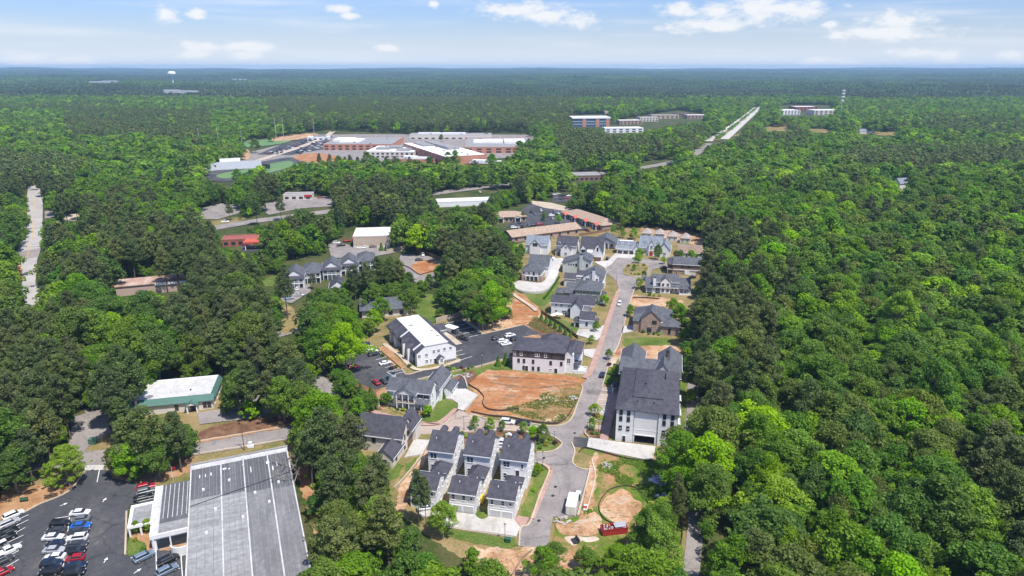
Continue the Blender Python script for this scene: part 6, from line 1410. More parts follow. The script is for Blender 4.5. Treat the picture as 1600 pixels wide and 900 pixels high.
# ------------------------------------------------------------------ hand-placed trees and shrubs
def ptree(px, py, h, kind, tone, var, label, name=None, group=None, wide=1.0):
    p = G(px, py); s_ = h / (24.0 if kind == 'p' else 18.0)
    return tree_obj(kind, tone, var, (p.x, p.y, 0), px * .7, (s_ * wide, s_ * wide, s_), label, group, name)
for a in ((596,862,15,'b',2,0,'vivid lime green tree at the bottom edge below the townhouses', None, None, 1.0), (692,838,11,'b',2,2,'vivid lime green tree in front of the first townhouse apron',None,None,1.0), (655,823,17,'p',0,1,'thin pine standing before the first townhouse garage',None,None,.7), (666,822,15,'p',1,2,'second thin pine before the first townhouse garage',None,None,.6),
          (110,760,13,'b',2,1,'bright green tree at the car park entrance, left side',None,None,1.0), (205,752,14,'b',2,3,'bright green tree overhanging the car park entrance, right side',None,None,1.0), (240,746,23,'p',0,0,'tall dark pine left of the flat store',None,None,1.1), (284,738,20,'p',0,3,'tall dark pine nearest the flat store corner',None,None,1.0), (208,744,19,'p',1,2,'olive pine behind the bright tree at the car park entrance',None,None,1.1),
          (395,658,22,'p',0,2,'pine with visible trunk above the mulch bank',None,None,1.0), (376,650,17,'b',0,1,'leafy tree right of the green-trimmed building',None,None,.9), (425,655,18,'p',1,1,'olive pine above the road, right of the trunk pine',None,None,1.1),
          (1008,872,13,'b',0,4,'broadleaf tree right of the red skip',None,None,.8), (1052,848,20,'p',1,3,'tall thin pine inside the silt fence loop',None,None,.6), (1062,770,18,'b',0,5,'leafy tree between the weedy lot and the path',None,None,.9), (1050,740,15,'b',3,0,'grey-olive tree at the corner of the apartment block',None,None,.9),
          (868,885,7,'b',0,2,'low green tree on the clay below the street end',None,None,1.3), (918,893,7,'b',0,3,'low green tree below the red skip',None,None,1.3), (962,905,9,'b',0,1,'spreading green tree at the bottom edge right of centre',None,None,1.2), (846,905,8,'b',0,4,'spreading green tree at the bottom edge left of the clay',None,None,1.2),
          (542,585,20,'b',2,5,'bright green tree at the left edge of the office car park',None,None,.9), (528,560,20,'b',0,3,'green tree left of the office car park entrance',None,None,.9), (585,520,10,'b',2,4,'bright yellow-green tree at the back corner of the white office',None,None,1.0), (594,503,13,'b',0,2,'green tree in front of the low grey-roofed building',None,None,1.1),
          (643,492,12,'b',0,0,'green tree behind the white office roof',None,None,1.0), (746,492,18,'b',1,2,'dark green tree above the retaining wall',None,None,1.0), (770,498,17,'b',1,4,'dark green tree left of the clay slope',None,None,1.0), (728,488,20,'b',0,5,'green tree behind the office car park wall',None,None,1.0),
          (450,500,26,'p',0,0,'lone tall pine with bare trunk below the porch houses',None,None,.8), (1050,497,10,'b',2,1,'bright green tree behind the tan brick house',None,None,.9), (1062,515,14,'b',0,3,'green tree at the right of the tan brick house',None,None,.8), (660,466,11,'b',0,3,'round green tree left of the lawn strip',None,None,1.0)):
    ptree(*a[:7], name=a[7], group=a[8], wide=a[9])
for i, (px, py, hh, kd, tn, lab) in enumerate(((556,470,19,'p',0,'pine in front of the last porch house'),(575,468,20,'p',1,'olive pine below the last porch house'),(592,462,21,'p',0,'dark pine between porch houses and construction lot'),(610,460,20,'p',0,'dark pine left of the construction lot'),(624,456,18,'p',1,'olive pine at the construction lot corner'),(585,485,14,'b',0,'green tree under the pines below the porch houses'),(610,478,13,'b',0,'green tree above the low grey-roofed building'),(546,466,11,'b',0,'green tree over the hidden porch house'),(500,478,9,'b',0,'green tree right of the porch house lot'),(488,492,11,'b',1,'dark green tree below the porch house lot'),(520,490,11,'b',2,'lime tree below the hidden porch house'),(545,494,11,'b',0,'green tree left of the low grey-roofed building'),(490,452,9,'p',1,'pine before the second porch house'),(640,450,9,'b',1,'small dark tree below the construction lot'),(672,452,9,'b',1,'small dark tree right below the construction lot'),(688,448,14,'b',0,'green tree right of the construction lot'),
    (712,262,20,'b',0,'round tree before the tall brick school block'),(700,258,16,'b',1,'round dark tree left before the tall brick school block'),(770,272,24,'b',0,'big round tree before the low brick school building'),(795,268,20,'b',0,'round tree at the right end of the low school building'),(590,272,19,'p',0,'pine before the white school hall'),(618,272,20,'p',0,'second pine before the white school hall'),(540,268,17,'p',0,'pine before the green-trimmed school wing'),(500,262,17,'p',1,'pine left before the school'),(650,276,18,'b',1,'round dark tree below the tan school wing'),(425,222,17,'b',0,'tree between ball field and school car park'),(400,240,22,'b',0,'large tree beside the grandstand'),(640,212,14,'b',0,'tree behind the white school hall'),(680,213,14,'b',0,'tree behind the tall school block'),(360,345,15,'p',0,'pine on the avenue verge near the corner shop'),(372,292,19,'b',0,'tree below the running track'),(394,295,21,'b',1,'dark tree below the running track'),(412,291,19,'b',0,'right tree of the clump below the running track'),(516,262,16,'p',0,'pine at the clay bank of the school'),(560,270,18,'p',1,'pine between the two school halls'),(604,268,17,'p',0,'thin pine before the orange-brick school wing'),(640,270,18,'p',1,'pine at the end of the orange-brick school wing'),(730,246,13,'b',0,'tree between tall block and east school building'),(690,222,13,'b',1,'tree on the school roofline left of the annexe'),(760,216,12,'b',0,'tree behind the east school building'),(440,345,18,'p',0,'pine on the near side of the avenue'),(545,335,17,'b',0,'tree on the avenue opposite the roadside shop'))):
    ptree(px, py, hh, kd, tn, i % 4, lab, None, None, .95)
streets = [(742,672,3.6,'first street tree in the bed above the townhouses'),(766,672,3.2,'second street tree in the bed above the townhouses'),(784,674,2.8,'third street tree in the bed above the townhouses'),(833,688,4.2,'large street tree at the bed corner'),(848,692,4.4,'rounded street tree nearest the bed tip'),(818,678,2.8,'thin street tree beside the bed corner'),
           (840,742,2.4,'young tree on the lawn beside the deck townhouse'),(929,650,3.2,'slim young tree on the parking island'),(924,672,3.0,'young tree on the lower parking island'),(960,588,3.0,'round tree on the lawn beside the apartment block'),(951,562,3.6,'leafy tree by the apartment block porch'),(945,478,5,'big street tree before the green house'),(931,519,3.4,'young tree at the cottage driveway'),(924,538,2.6,'young tree on the verge before the brown-topped building'),
           (984,495,4.6,'round tree left of the tan brick house'),(998,452,4.6,'street tree left of the long white house'),(1006,438,4.0,'young tree at the roundabout mouth'),(997,412,4.6,'tree at the top of the roundabout island'),(990,424,3.2,'tree in the middle of the roundabout island'),(999,406,6.5,'round dark tree left of the red-brown door'),(1027,406,6.8,'round dark tree right of the red-brown door'),(1036,413,3.2,'lime tree at the roundabout right edge'),
           (1062,408,5.5,'green tree before the low brown-roofed house'),(1080,407,5,'small tree at the corner of the low brown-roofed house'),(912,464,3.0,'small street tree by the chimney house porch'),(600,632,3.0,'slim tree at the left end of the porch house lawn'),(606,636,4.2,'young tree on the porch house lawn'),(669,652,3.6,'young tree at the right corner of the porch house'),(817,345,5,'round tree in the office car park, left'),(873,350,5,'round tree in the office car park, right'),
           (850,345,5,'round tree in the middle of the office car park'),(958,368,6,'tree behind the cottage with the blue gable'),(972,372,6,'tree above the carriage house'),(990,374,6.5,'tree left of the big white house roof'),(215,834,2.8,'small green tree beside the pergola'),(231,832,3.0,'second small green tree beside the pergola')]
for i, (px, py, h, lab) in enumerate(streets): ptree(px, py, h * 1.15 + 1.0, 'b', (0, 2, 0, 2)[i % 4], i % NB, lab, 'street_tree', 'young street trees', 0.95)
# conifers and shrubs
def cone_shrub(rs):
    V, T = [], []
    n = 420; z = rs.random(n) ** 1.2; r = (1 - z) * .8 + .08; a = rs.uniform(0, 6.28, n)
    pos = np.stack([r * np.cos(a), r * np.sin(a), .15 + z * 3.0], 1); nor = np.stack([np.cos(a), np.sin(a), np.full(n, .5)], 1) + rs.normal(size=(n, 3)) * .4
    nor /= np.linalg.norm(nor, axis=1)[:, None]; t = np.cross(nor, rs.normal(size=(n, 3))); t /= np.linalg.norm(t, axis=1)[:, None]; b = np.cross(nor, t); s_ = .3
    return np.stack([pos - t*s_, pos - b*s_*.6, pos + t*s_, pos + b*s_*.6], 1).reshape(-1, 3), np.clip(rs.normal(.5, .2, n), 0, 1)
rs = np.random.default_rng(77); V, T = cone_shrub(rs); CONE = quad_mesh('conifer', V, T, 'leaf_dark')
SHRUB = {}
for t in ('leaf_mid', 'leaf_dark', 'leaf_lime', 'leaf_red', 'leaf_yellow'):
    V, T = leaf_cloud(np.array([[0, 0, .45], [.3, .2, .35], [-.3, -.1, .4], [.1, -.3, .35]]), np.array([.55, .45, .45, .4]), 60, .26, .85, rs); SHRUB[t] = quad_mesh('shrub', V, T, t)
def shrub(px, py, s_, tone, label, group=None, cone=False):
    p = G(px, py); o = link('conifer' if cone else 'shrub', CONE if cone else SHRUB[tone], None, (p.x, p.y, 0.25), px)
    o.scale = (s_, s_, s_); return tag(o, label, 'conifer' if cone else 'shrub', group)
for i, (px, py) in enumerate(((846,500),(853,504.5),(860,509),(867,513.5),(875,518.5),(883,523.5),(891,528))): shrub(px, py, 1.0, None, 'clipped conifer, number %d of seven along the brown fence, counted downhill' % (i + 1), 'conifers along the brown fence', True)
for px, py, s_, lab in ((778,572,1.25,'conifer on the grass left of the brown-topped building'),(790,569,1.4,'conifer against the brown-topped building corner'),(553,620,1.3,'conifer left of three in the mulch bed'),(564,620,1.5,'middle conifer in the mulch bed'),(581,640,1.7,'tall conifer in the mulch bed nearest the pavement'),(580,622,1.4,'conifer behind the tall one in the mulch bed'),(596,392,1.6,'conifer above the lot, first of four'),(604,392,1.6,'conifer above the lot, second of four'),(612,391,1.6,'conifer above the lot, third of four'),(619,390,1.6,'conifer above the lot, last of four'),(669,649,.7,'small conifer at the porch house corner'),(692.5,622,.9,'small conifer before the porch house garage'),(422,400,2.2,'bright conifer by the left avenue'),(432,396,2.2,'second bright conifer by the left avenue')): shrub(px, py, s_, None, lab, None, True)
k = 0
sh = [(697,582),(703,581),(709,579),(715,578),(721,577),(726,580),(732,577),(738,575),(622,641),(630,642),(636,644),(652,646),(660,648),(982,417),(978,424),(986,429),(992,430),(998,430),(1005,427),(1009,421),(1006,416),(996,416),(1015,462),(1022,463),(1030,464),(1040,458),(1047,458),(1005,520),(1014,523),(1022,523),(1030,524),(790,683),(796,681),(772,681),(760,680),(752,680),(722,680),(728,684),(860,688),(867,694),(853,697),(844,702),(838,734),(836,744),(834,768),(846,735),(929,652),(934,653),(926,680),(934,680),(955,600),(948,600),(958,582),(952,572),(212,846),(224,862),(300,852),(303,866),(304,880),(303,892),(612,578),(606,565),(598,557),(590,548),(620,575),(700,575),(640,652),(556,610),(566,612),(640,574)]
for i, (px, py) in enumerate(sh):
    t = ('leaf_mid', 'leaf_dark', 'leaf_lime', 'leaf_mid', 'leaf_red', 'leaf_yellow', 'leaf_dark')[i % 7]
    where = 'along the white office verge' if (py < 590 and px < 745) else 'before the porch house' if 610 < px < 670 and py < 660 else 'on the roundabout island' if 970 < px < 1012 and py < 435 else 'before the long white house' if px > 1010 and py < 470 else 'before the tan brick house' if px > 1000 and py < 530 else 'in the planting bed above the townhouses' if 715 < px < 880 and py < 706 else 'on the lawn beside the deck townhouse' if 830 < px < 850 else 'beside the apartment block parking' if px > 920 else 'at the flat store entrance' if px < 310 else 'in the mulch bed left of the porch house'
    tn = {'leaf_mid': 'green', 'leaf_dark': 'dark green', 'leaf_lime': 'lime green', 'leaf_red': 'dark red', 'leaf_yellow': 'yellow'}[t]
    lab = 'small %s shrub %s' % (tn, where); shrub(px, py, random.uniform(.8, 1.5), t, lab, lab)
# rows of ground plants on the planted slope
for r in range(6):
    a = np.array(G(826 + r*1.5, 507 - r*2.3)); c = np.array(G(864 + r*2.6, 526 - r*2.8)); n = 14
    cc = np.array([a + (c - a) * (j + .5) / n for j in range(n)]); cc[:, 2] = .35
    V, T = leaf_cloud(cc, np.full(n, .5), 16, .4, .7, rs); me = quad_mesh('hedge_row', V, T, 'leaf_mid'); tag(link('hedge_row', me), 'low row of green plants, number %d of six up the planted slope' % (r + 1), 'hedge', 'planted rows on the slope')
mw = [G(*p) for p in smooth_open([(1120,218),(1140,204),(1162,186.5),(1183,169)], 20)]
V, T = leaf_cloud(np.array([(p.x, p.y, 2.0) for p in mw if (int(p.y) // 60) % 4 != 0]), np.full(sum((int(p.y) // 60) % 4 != 0 for p in mw), 4.2), 30, 2.4, .8, rs); tag(link('hedge_row', quad_mesh('hedge_row', V, T, 'leaf_dark')), 'dark planting along the median of the far highway', 'hedge')
sp_ = [(520,207),(535,205),(552,206),(575,205),(598,206),(615,205),(655,206),(672,205),(705,206),(722,207),(745,206),(800,208),(815,210),(828,214),(838,226),(826,236),(812,243),(700,264),(715,268),(742,268),(672,266),(655,264),(530,256),(548,260),(575,262),(622,262)]
for i, (px, py) in enumerate(sp_):
    lab = 'small round tree along the back edge of the school grounds' if py < 216 else 'small tree at the east end of the school grounds' if px > 800 else 'small tree among the school buildings, near side'
    ptree(px, py + (10 if py > 250 else 0), (11 if py < 216 else 16) + (i * 37 % 7), 'p' if i % 4 == 3 else 'b', i % 2, i % 5, lab.replace('round tree', 'tree') + (' (pine)' if False else ''), None, lab.replace('round tree', 'tree'))
# bare grey trees
BARE = bare_tree(np.random.default_rng(5)).mesh('trunk', 'bark_grey')
for px, py, s_, lab in ((1120,560,1.1,'bare grey tree rising near the wood edge beside the apartment roof'),(1140,545,1.2,'bare grey tree left of another above the olive pines'),(1180,615,1.1,'bare grey tree deeper in the wood beside olive pines'),(1075,742,1.0,'bare grey tree at the end of the concrete drive'),(1525,845,1.1,'bare grey tree in the lower right wood'),(1150,640,1.0,'bare grey tree among the green wood right of the apartment block'),(1060,735,.9,'bare grey tree beside the apartment block corner'),(462,775,.9,'bare grey tree leaning over the flat store roof edge'),(1165,590,1.0,'second bare grey tree in the wood right of the apartment block'),(455,755,.8,'second bare grey tree at the flat store roof edge')):
    p = G(px, py); e = empty('bare_tree', lab, 'tree', (p.x, p.y, 0), px); e.scale = (s_,) * 3; link('trunk', BARE, e)
# ------------------------------------------------------------------ vehicles
def loft(secs):
    """secs: list of (x, [(y,z)...]) rings"""
    mb = MB(); n = len(secs[0][1])
    vs = [(x, y, z) for x, ring in secs for y, z in ring]
    fs = [(i*n+j, i*n+(j+1) % n, (i+1)*n+(j+1) % n, (i+1)*n+j) for i in range(len(secs)-1) for j in range(n)]
    return mb.add(vs, fs + [list(range(n))[::-1], [(len(secs)-1)*n+j for j in range(n)]])
def ring(w, z0, z1, b=.12):
    return [(-w, z0+.1), (-w+.06, z0), (w-.06, z0), (w, z0+.1), (w, z1-b), (w-b, z1), (-w+b, z1), (-w, z1-b)]
def car_kit(kind):
    L = {'sedan': 4.75, 'suv': 4.8, 'pickup': 5.6, 'hatch': 4.2}[kind]; W2 = .93; h = L/2
    hood = {'sedan': .92, 'suv': 1.05, 'pickup': 1.12, 'hatch': .95}[kind]; g = .24
    tail = {'sedan': 1.0, 'suv': 1.08, 'pickup': 1.1, 'hatch': 1.02}[kind]
    body = loft([(-h, ring(W2*.86, g+.12, tail-.14)), (-h+.14, ring(W2*.96, g, tail-.02)), (-h+.9, ring(W2, g, tail)), (0, ring(W2, g, hood+.03)), (h-1.2, ring(W2, g, hood)), (h-.28, ring(W2*.94, g, hood-.16)), (h, ring(W2*.78, g+.1, hood-.3))])
    top = {'sedan': 1.44, 'suv': 1.72, 'pickup': 1.82, 'hatch': 1.50}[kind]
    x0, x1, x2, x3 = {'sedan': (-1.95, -1.15, .45, 1.25), 'suv': (-2.2, -1.85, .5, 1.2), 'pickup': (-.75, -.55, .75, 1.35), 'hatch': (-1.95, -1.4, .45, 1.15)}[kind]
    def frustum(z0, z1, a0, a1, a2, a3, wb, wt):
        return [(a0,-wb,z0),(a3,-wb,z0),(a3,wb,z0),(a0,wb,z0),(a1,-wt,z1),(a2,-wt,z1),(a2,wt,z1),(a1,wt,z1)], [(3,2,1,0),(4,5,6,7),(0,1,5,4),(1,2,6,5),(2,3,7,6),(3,0,4,7)]
    gl = MB(); gl.add(*frustum(hood-.05, top-.07, x0, x1, x2, x3, W2*.9, W2*.72))
    rf = MB(); rf.add(*frustum(top-.085, top, x1-.06, x1+.12, x2-.15, x2+.06, W2*.74, W2*.64))
    for sgn in (-1, 1): rf.add([(x0-.02, sgn*W2*.905, hood-.05), (x0+.16, sgn*W2*.905, hood-.05), (x1+.14, sgn*W2*.735, top-.07), (x1-.04, sgn*W2*.735, top-.07)], [(0,1,2,3)])
    if kind == 'pickup':
        bed = MB(); bed.box(-h+.2, -.85, -.72, .72, tail+.004, tail+.01)
    wh = MB(); n = 12; rr = .34 if kind in ('sedan', 'hatch') else .38
    vs = [(rr*math.cos(2*math.pi*i/n), y, rr*math.sin(2*math.pi*i/n)) for y in (-.12, .12) for i in range(n)] + [(.6*rr*math.cos(2*math.pi*i/n), y, .6*rr*math.sin(2*math.pi*i/n)) for y in (-.125, .125) for i in range(n)]
    wh.add(vs, [(i, (i+1) % n, n+(i+1) % n, n+i) for i in range(n)] + [(i, (i+1) % n, 2*n+(i+1) % n, 2*n+i) for i in range(n)] + [(n+i, n+(i+1) % n, 3*n+(i+1) % n, 3*n+i) for i in range(n)])
    rm = MB(); rm.add(vs[2*n:], [list(range(n)), list(range(n, 2*n))[::-1]])
    hl = MB(); hl.box(-.06, .08, -.2, .2, -.07, .07)
    k = dict(body=body.mesh('body', 'car_paint'), glass=gl.mesh('windows', 'glass'), roof=rf.mesh('car_roof', 'car_paint'), wheel=wh.mesh('wheel', 'tyre'), rim=rm.mesh('rim', 'rim'), head=hl.mesh('headlight', 'lamp_lens'), tail=hl.mesh('taillight', 'tail_lens'),
             wp=[(h-.95, W2-.1), (h-.95, -W2+.1), (-h+.95, W2-.1), (-h+.95, -W2+.1)], rr=rr, h=h, hood=hood, tz=tail, W2=W2, bed=bed.mesh('cargo_bed', 'interior_dark') if kind == 'pickup' else None)
    far_mb = MB(); far_mb.v = list(body.v); far_mb.f = list(body.f); far_mb.mi = list(body.mi); far_mb.cur = 1; far_mb.add(gl.v, gl.f); far_mb.cur = 0; far_mb.add(rf.v, rf.f)
    k['one'] = far_mb.mesh('car', ['car_paint', 'glass'])
    return k
KIT = {k: car_kit(k) for k in ('sedan', 'suv', 'pickup', 'hatch')}
PAINT = {'white': (.78,.78,.77), 'black': (.012,.012,.014), 'dark grey': (.05,.052,.057), 'grey': (.16,.165,.17), 'silver': (.42,.43,.44), 'blue': (.015,.12,.45), 'navy': (.012,.022,.055), 'red': (.36,.012,.022), 'green': (.03,.06,.04), 'steel blue': (.16,.22,.29), 'teal': (.02,.09,.13)}
CN = {'sedan': 'sedan', 'suv': 'SUV', 'pickup': 'pickup truck', 'hatch': 'hatchback'}
def car(px, py, yaw, kind, colour, where, group=None, z=0.27):
    k = KIT[kind]; p = G(px, py); c = (*PAINT[colour], 1)
    e = empty({'sedan': 'sedan_car', 'suv': 'suv', 'pickup': 'pickup_truck', 'hatch': 'hatchback_car'}[kind], '%s %s %s' % (colour, CN[kind], where), 'truck' if kind == 'pickup' else 'car', (p.x, p.y, z), math.radians(yaw), group)
    o = link('body', k['body'], e); o.color = c
    link('windows', k['glass'], e); o = link('car_roof', k['roof'], e); o.color = c
    if k['bed']: link('cargo_bed', k['bed'], e)
    for x, y in k['wp']:
        w = link('wheel', k['wheel'], e, (x, y, k['rr'])); link('rim', k['rim'], w)
    for s_ in (-1, 1):
        link('headlight', k['head'], e, (k['h']-.14, s_*k['W2']*.62, k['hood']-.3)); link('taillight', k['tail'], e, (-k['h']+.06, s_*k['W2']*.64, k['tz']-.22))
    return e
ORD = ['first', 'second', 'third', 'fourth', 'fifth', 'sixth', 'seventh', 'eighth', 'ninth', 'tenth', 'eleventh', 'twelfth']
GP = 'cars in the lower-left car park'
# middle double row (measured from the far end towards the camera)
def world_yaw(a, b): p, q = G(*a), G(*b); return math.degrees(math.atan2(q.y - p.y, q.x - p.x))
yr = world_yaw((103,874.5), (134,871)); yl = world_yaw((68,881.5), (99,879))
RC = [(126,802,'sedan','white'),(126,812.5,'sedan','grey'),(127,822.5,'sedan','blue'),(123.5,831.5,'sedan','dark grey'),(121.5,842,'suv','white'),(121.5,852,'sedan','dark grey'),(118.5,862,'sedan','black'),(118.5,873.5,'hatch','red'),(119,885,'sedan','navy'),(116.5,896,'suv','black')]
for i, (px, py, k, c) in enumerate(RC): car(px, py + 3, yr + (180 if i % 3 == 1 else 0), k, c, '%s from the far end of the right middle row, lower-left car park' % ORD[i], GP)
LC = [(95.5,819,'suv','black'),(88.5,830.5,'sedan','dark grey'),(84,840.5,'sedan','white'),(86.5,851.5,'hatch','navy'),(85.5,860.5,'sedan','silver'),(86.5,871.5,'sedan','white'),(82,882,'suv','navy'),(80,894.5,'suv','black')]
for i, (px, py, k, c) in enumerate(LC): car(px, py + 3, yl + (180 if i % 2 else 0), k, c, '%s from the far end of the left middle row, lower-left car park' % ORD[i], GP)
yw = world_yaw((8,814), (38,801))
EC = [(22,807,'suv','white'),(15,820,'suv','silver'),(13,833,'sedan','black'),(6,845,'pickup','black'),(13,864,'pickup','white'),(4,879,'suv','dark grey'),(4,897,'sedan','red')]
for i, (px, py, k, c) in enumerate(EC): car(px, py + 2, yw, k, c, '%s from the far end of the left edge row, lower-left car park' % ORD[i], GP)
for px, py, k, c, lab, y in ((229,763,'suv','red','farthest of three beside the flat store wing',None),(229,770,'suv','grey','middle of three beside the flat store wing',None),(225,779,'sedan','black','nearest of three beside the flat store wing',None),(226,872,'suv','steel blue','parked alone before the garden bed',None),(264,877,'suv','black','parked at the curved white wall',None),(262,894,'suv','steel blue','in the disabled bay at the bottom edge',None)):
    car(px, py + 2, world_yaw((210,880),(243,864)) if py > 800 else world_yaw((215,783),(242,776)), k, c, lab, GP)
yo = world_yaw((573,557),(594,552))
for px, py, k, c, lab, y in ((570,540,'sedan','navy','at the far edge of the office car park under trees',yo),(582,552,'suv','white','left of the black one in the office car park',yo),(584,556,'suv','black','right beside a white one in the office car park',yo),(602,570,'sedan','white','alone in the marked bays of the office car park',yo),(551,576,'sedan','red','at the left edge of the office car park under the tree',yo-10),(588,600,'sedan','red','first of three near the porch house',125),(600,598,'sedan','dark grey','second of three near the porch house',125),(610,594,'sedan','teal','third of three near the porch house',125),
                       (709,521,'sedan','navy','beside the white office back yard',-40),(722,531,'pickup','black','parked behind the navy sedan at the white office',-35),(692,516,'sedan','red','beside the small white shed of the office',-40)):
    car(px, py, y, k, c, lab, 'cars at the white office')
for px, py, k, c, lab in ((777,531,'suv','dark grey','leftmost of the cluster in the upper car park'),(786,536,'suv','white','second of the cluster in the upper car park'),(791,540,'sedan','white','front of the cluster in the upper car park'),(797,527,'suv','white','back of the cluster in the upper car park'),(806,532,'suv','black','right of the cluster beside the brown-topped building')): car(px, py, 25, k, c, lab, 'cars in the upper car park')
car(793,662.5,-10,'suv','white','parked on the cross street below the clay lot, left one'); car(817.5,664.5,-8,'suv','black','parked on the cross street below the clay lot, right one'); car(941,588,76,'sedan','navy','driving on the street beside the apartment block'); car(968,477,254,'suv','white','driving down the upper street'); car(666,797,15,'sedan','silver','parked before the first townhouse garage')
car(784,696,80,'pickup','white','parked between the townhouses behind'); car(949,406,75,'suv','black','in the driveway of the steep black-roofed house'); car(1082,435,30,'sedan','black','before the brown brick house right of the roundabout'); car(882,444,60,'sedan','dark grey','in the side yard of the chimney house'); car(1038,420,-5,'sedan','dark grey','under the carport left of the brown brick house')
car(385,592,30,'hatch','red','under pines right of the green-trimmed building'); car(394,604,10,'sedan','silver','beside a red one under pines, green-trimmed building'); car(398,602,10,'sedan','dark grey','right end under pines, green-trimmed building')
def one(px, py, yaw, kind, colour, label, group):
    p = G(px, py); o = link('parked_car', KIT[kind]['one'], None, (p.x, p.y, 0.27 if p.y < 600 else .75), math.radians(yaw)); o.color = (*PAINT[colour], 1)
    return tag(o, label, 'car', group)
rr_ = random.Random(3); cc_ = ['white', 'silver', 'black', 'dark grey', 'grey', 'navy', 'red', 'white', 'black', 'steel blue']
for (px, py, c, k, lab) in ((526,381,'white','suv','white car by the beige shop entrance'),(533,385,'black','pickup','black pickup by the beige shop entrance'),(542,378,'red','suv','dark red car close to the beige shop wall'),(564,389,'white','sedan','white car below the beige shop, left'),(570,388,'white','sedan','white car below the beige shop, right'),(583,387,'dark grey','sedan','dark car below the beige shop wall'),(465,453,'white','sedan','white car before the leftmost porch house'),(451,460,'black','sedan','black car left of the porch house lot'),(442,461,'dark grey','sedan','dark grey car at the left end of the porch house lot'),(468,463,'silver','sedan','silver car in the porch house lot'),(452,468,'steel blue','sedan','blue-grey car at the near side of the porch house lot'),(655,408,'navy','sedan','navy car in the construction lot'),(661,400,'white','pickup','white van in the construction lot'),
                        (314,320,'black','sedan','black car at the left avenue corner shop'),(352,348,'white','pickup','white truck driving along the left avenue'),(392,390,'black','pickup','black truck near the red canopy'),(384,384,'red','sedan','red car under the canopy edge'),(500,310,'red','sedan','red car at the roadside shop'),(750,302,'white','sedan','white car driving on the avenue')):
    one(px, py, rr_.choice((10, 100, 20)), k, c, lab, 'cars in the middle distance')
for i, (px, py) in enumerate([(803,357),(810,357),(816,356),(812,350),(826,353),(833,353),(843,352),(862,338),(868,336),(866,332),(872,335),(863,343),(890,353),(898,356),(903,358),(911,360),(918,361),(845,330),(830,333),(836,336)]):
    c = cc_[i % 10]; one(px, py, rr_.choice((100, 10)), rr_.choice(('sedan', 'suv')), c, '%s car in the brown-roofed office car park' % c, 'cars in the office car park')
for i, (px, py) in enumerate([(866,306),(872,305),(878,307),(884,306),(868,311),(876,312),(885,311),(889,308)]): c = cc_[i % 10]; one(px, py, 15, 'sedan', c, '%s car in the small lot by the avenue' % c, 'cars in the small avenue lot')
n = 0
for r in range(9):
    for j in range(15):
        t = j / 14; px = 410 + t * 96 + r * 3.2; py = 242.5 - t * 29 + r * .35 * (1 - t) * 0 - r * (-1.15)
        if abs((py - 216) - (505 - px) * .41) < 2.2 or px > 512 or py > 242 or rr_.random() < .12: continue
        one(px, py, 60, rr_.choice(('sedan', 'suv', 'suv', 'pickup')), rr_.choice(cc_), 'tiny car in the packed rows of the distant school car park', 'cars in the school car park'); n += 1
for i, (px, py, c) in enumerate(((1118,214,'black'),(1127,207,'white'),(1132,203,'dark grey'),(1140,197,'black'),(1152,189,'white'),(1158,186,'dark grey'),(1146,200,'silver'),(1163,184,'black'))): one(px, py, 62, 'suv', c, '%s car on the distant dual carriageway' % c, 'cars on the highway')
# golf cart in the lower-left car park
p = G(5, 857); e = empty('golf_cart', 'cream-topped golf cart at the left edge of the lower-left car park', 'golf cart', (p.x, p.y, .25), math.radians(yw))
MB().box(-1.2, 1.2, -.6, .6, .3, .75).build('body', 'grey_metal', e); MB().box(-1.0, .9, -.62, .62, 1.78, 1.88).build('canopy', 'cream_paint', e); MB().box(-.5, .2, -.55, .55, .751, .95).build('seat', 'dark_metal', e)
for x, y in ((-.9,.55),(-.9,-.55),(.8,.55),(.8,-.55)): MB().box(x-.03, x+.03, y-.03, y+.03, .751, 1.779).build('post', 'dark_metal', e); link('wheel', KIT['hatch']['wheel'], e, (x, y, .25)).scale = (.7, .7, .7)
# ------------------------------------------------------------------ site things
def at(name, label, cat, px, py, yaw=0, group=None): p = G(px, py); return empty(name, label, cat, (p.x, p.y, 0.2), math.radians(yaw), group)
e = at('storage_container', 'cream storage container standing at the end of the street', 'container', 883.5, 805.5, -13)
m = MB(); m.box(0, 2.5, 0, 6.2, .15, 2.6); m.build('body', 'cream_paint', e); MB().box(-.05, 2.55, -.05, 6.25, 2.602, 2.72).build('roof', 'white_paint', e); MB().box(.1, 1.22, -.06, -.002, .25, 2.5).build('door', 'cream_paint', e); MB().box(1.28, 2.4, -.06, -.002, .25, 2.5).build('door', 'cream_paint', e)
rb = MB()
for i in range(20): rb.box(-.045, -.002, .2+i*.3, .32+i*.3, .2, 2.55); rb.box(2.502, 2.545, .2+i*.3, .32+i*.3, .2, 2.55)
rb.build('rib', 'cream_paint', e)
e = at('portable_toilet', 'green portable toilet with white roof behind the cream container', 'toilet', 899, 783, -13); MB().box(0, 1.2, 0, 1.2, .05, 2.1).build('body', 'green_plastic', e); MB().prism([(-.05,2.1),(1.25,2.1),(1.1,2.35),(.1,2.35)], -.05, 1.25, 'y').build('roof', 'white_paint', e); MB().box(.2, 1.0, -.04, -.002, .15, 1.95).build('door', 'green_plastic', e)
e = at('skip', 'red open-top skip full of rubble on the clay ground', 'skip', 942, 839, 10)
w = MB(); L_, D_, h_ = 6.4, 2.4, 1.7
w.box(0, L_, 0, .12, .2, h_); w.box(0, L_, D_-.12, D_, .2, h_); w.box(0, .12, .121, D_-.121, .2, h_); w.box(L_-.12, L_, .121, D_-.121, .2, h_); w.box(0, L_, 0, D_, .05, .199); w.build('body', 'red_steel', e)
rb = MB()
for i in range(9): rb.box(.3+i*.7, .42+i*.7, -.1, -.002, .2, h_-.02)
rb.box(-.06, L_+.06, -.12, -.003, h_, h_+.12); rb.build('rib', 'red_steel', e)
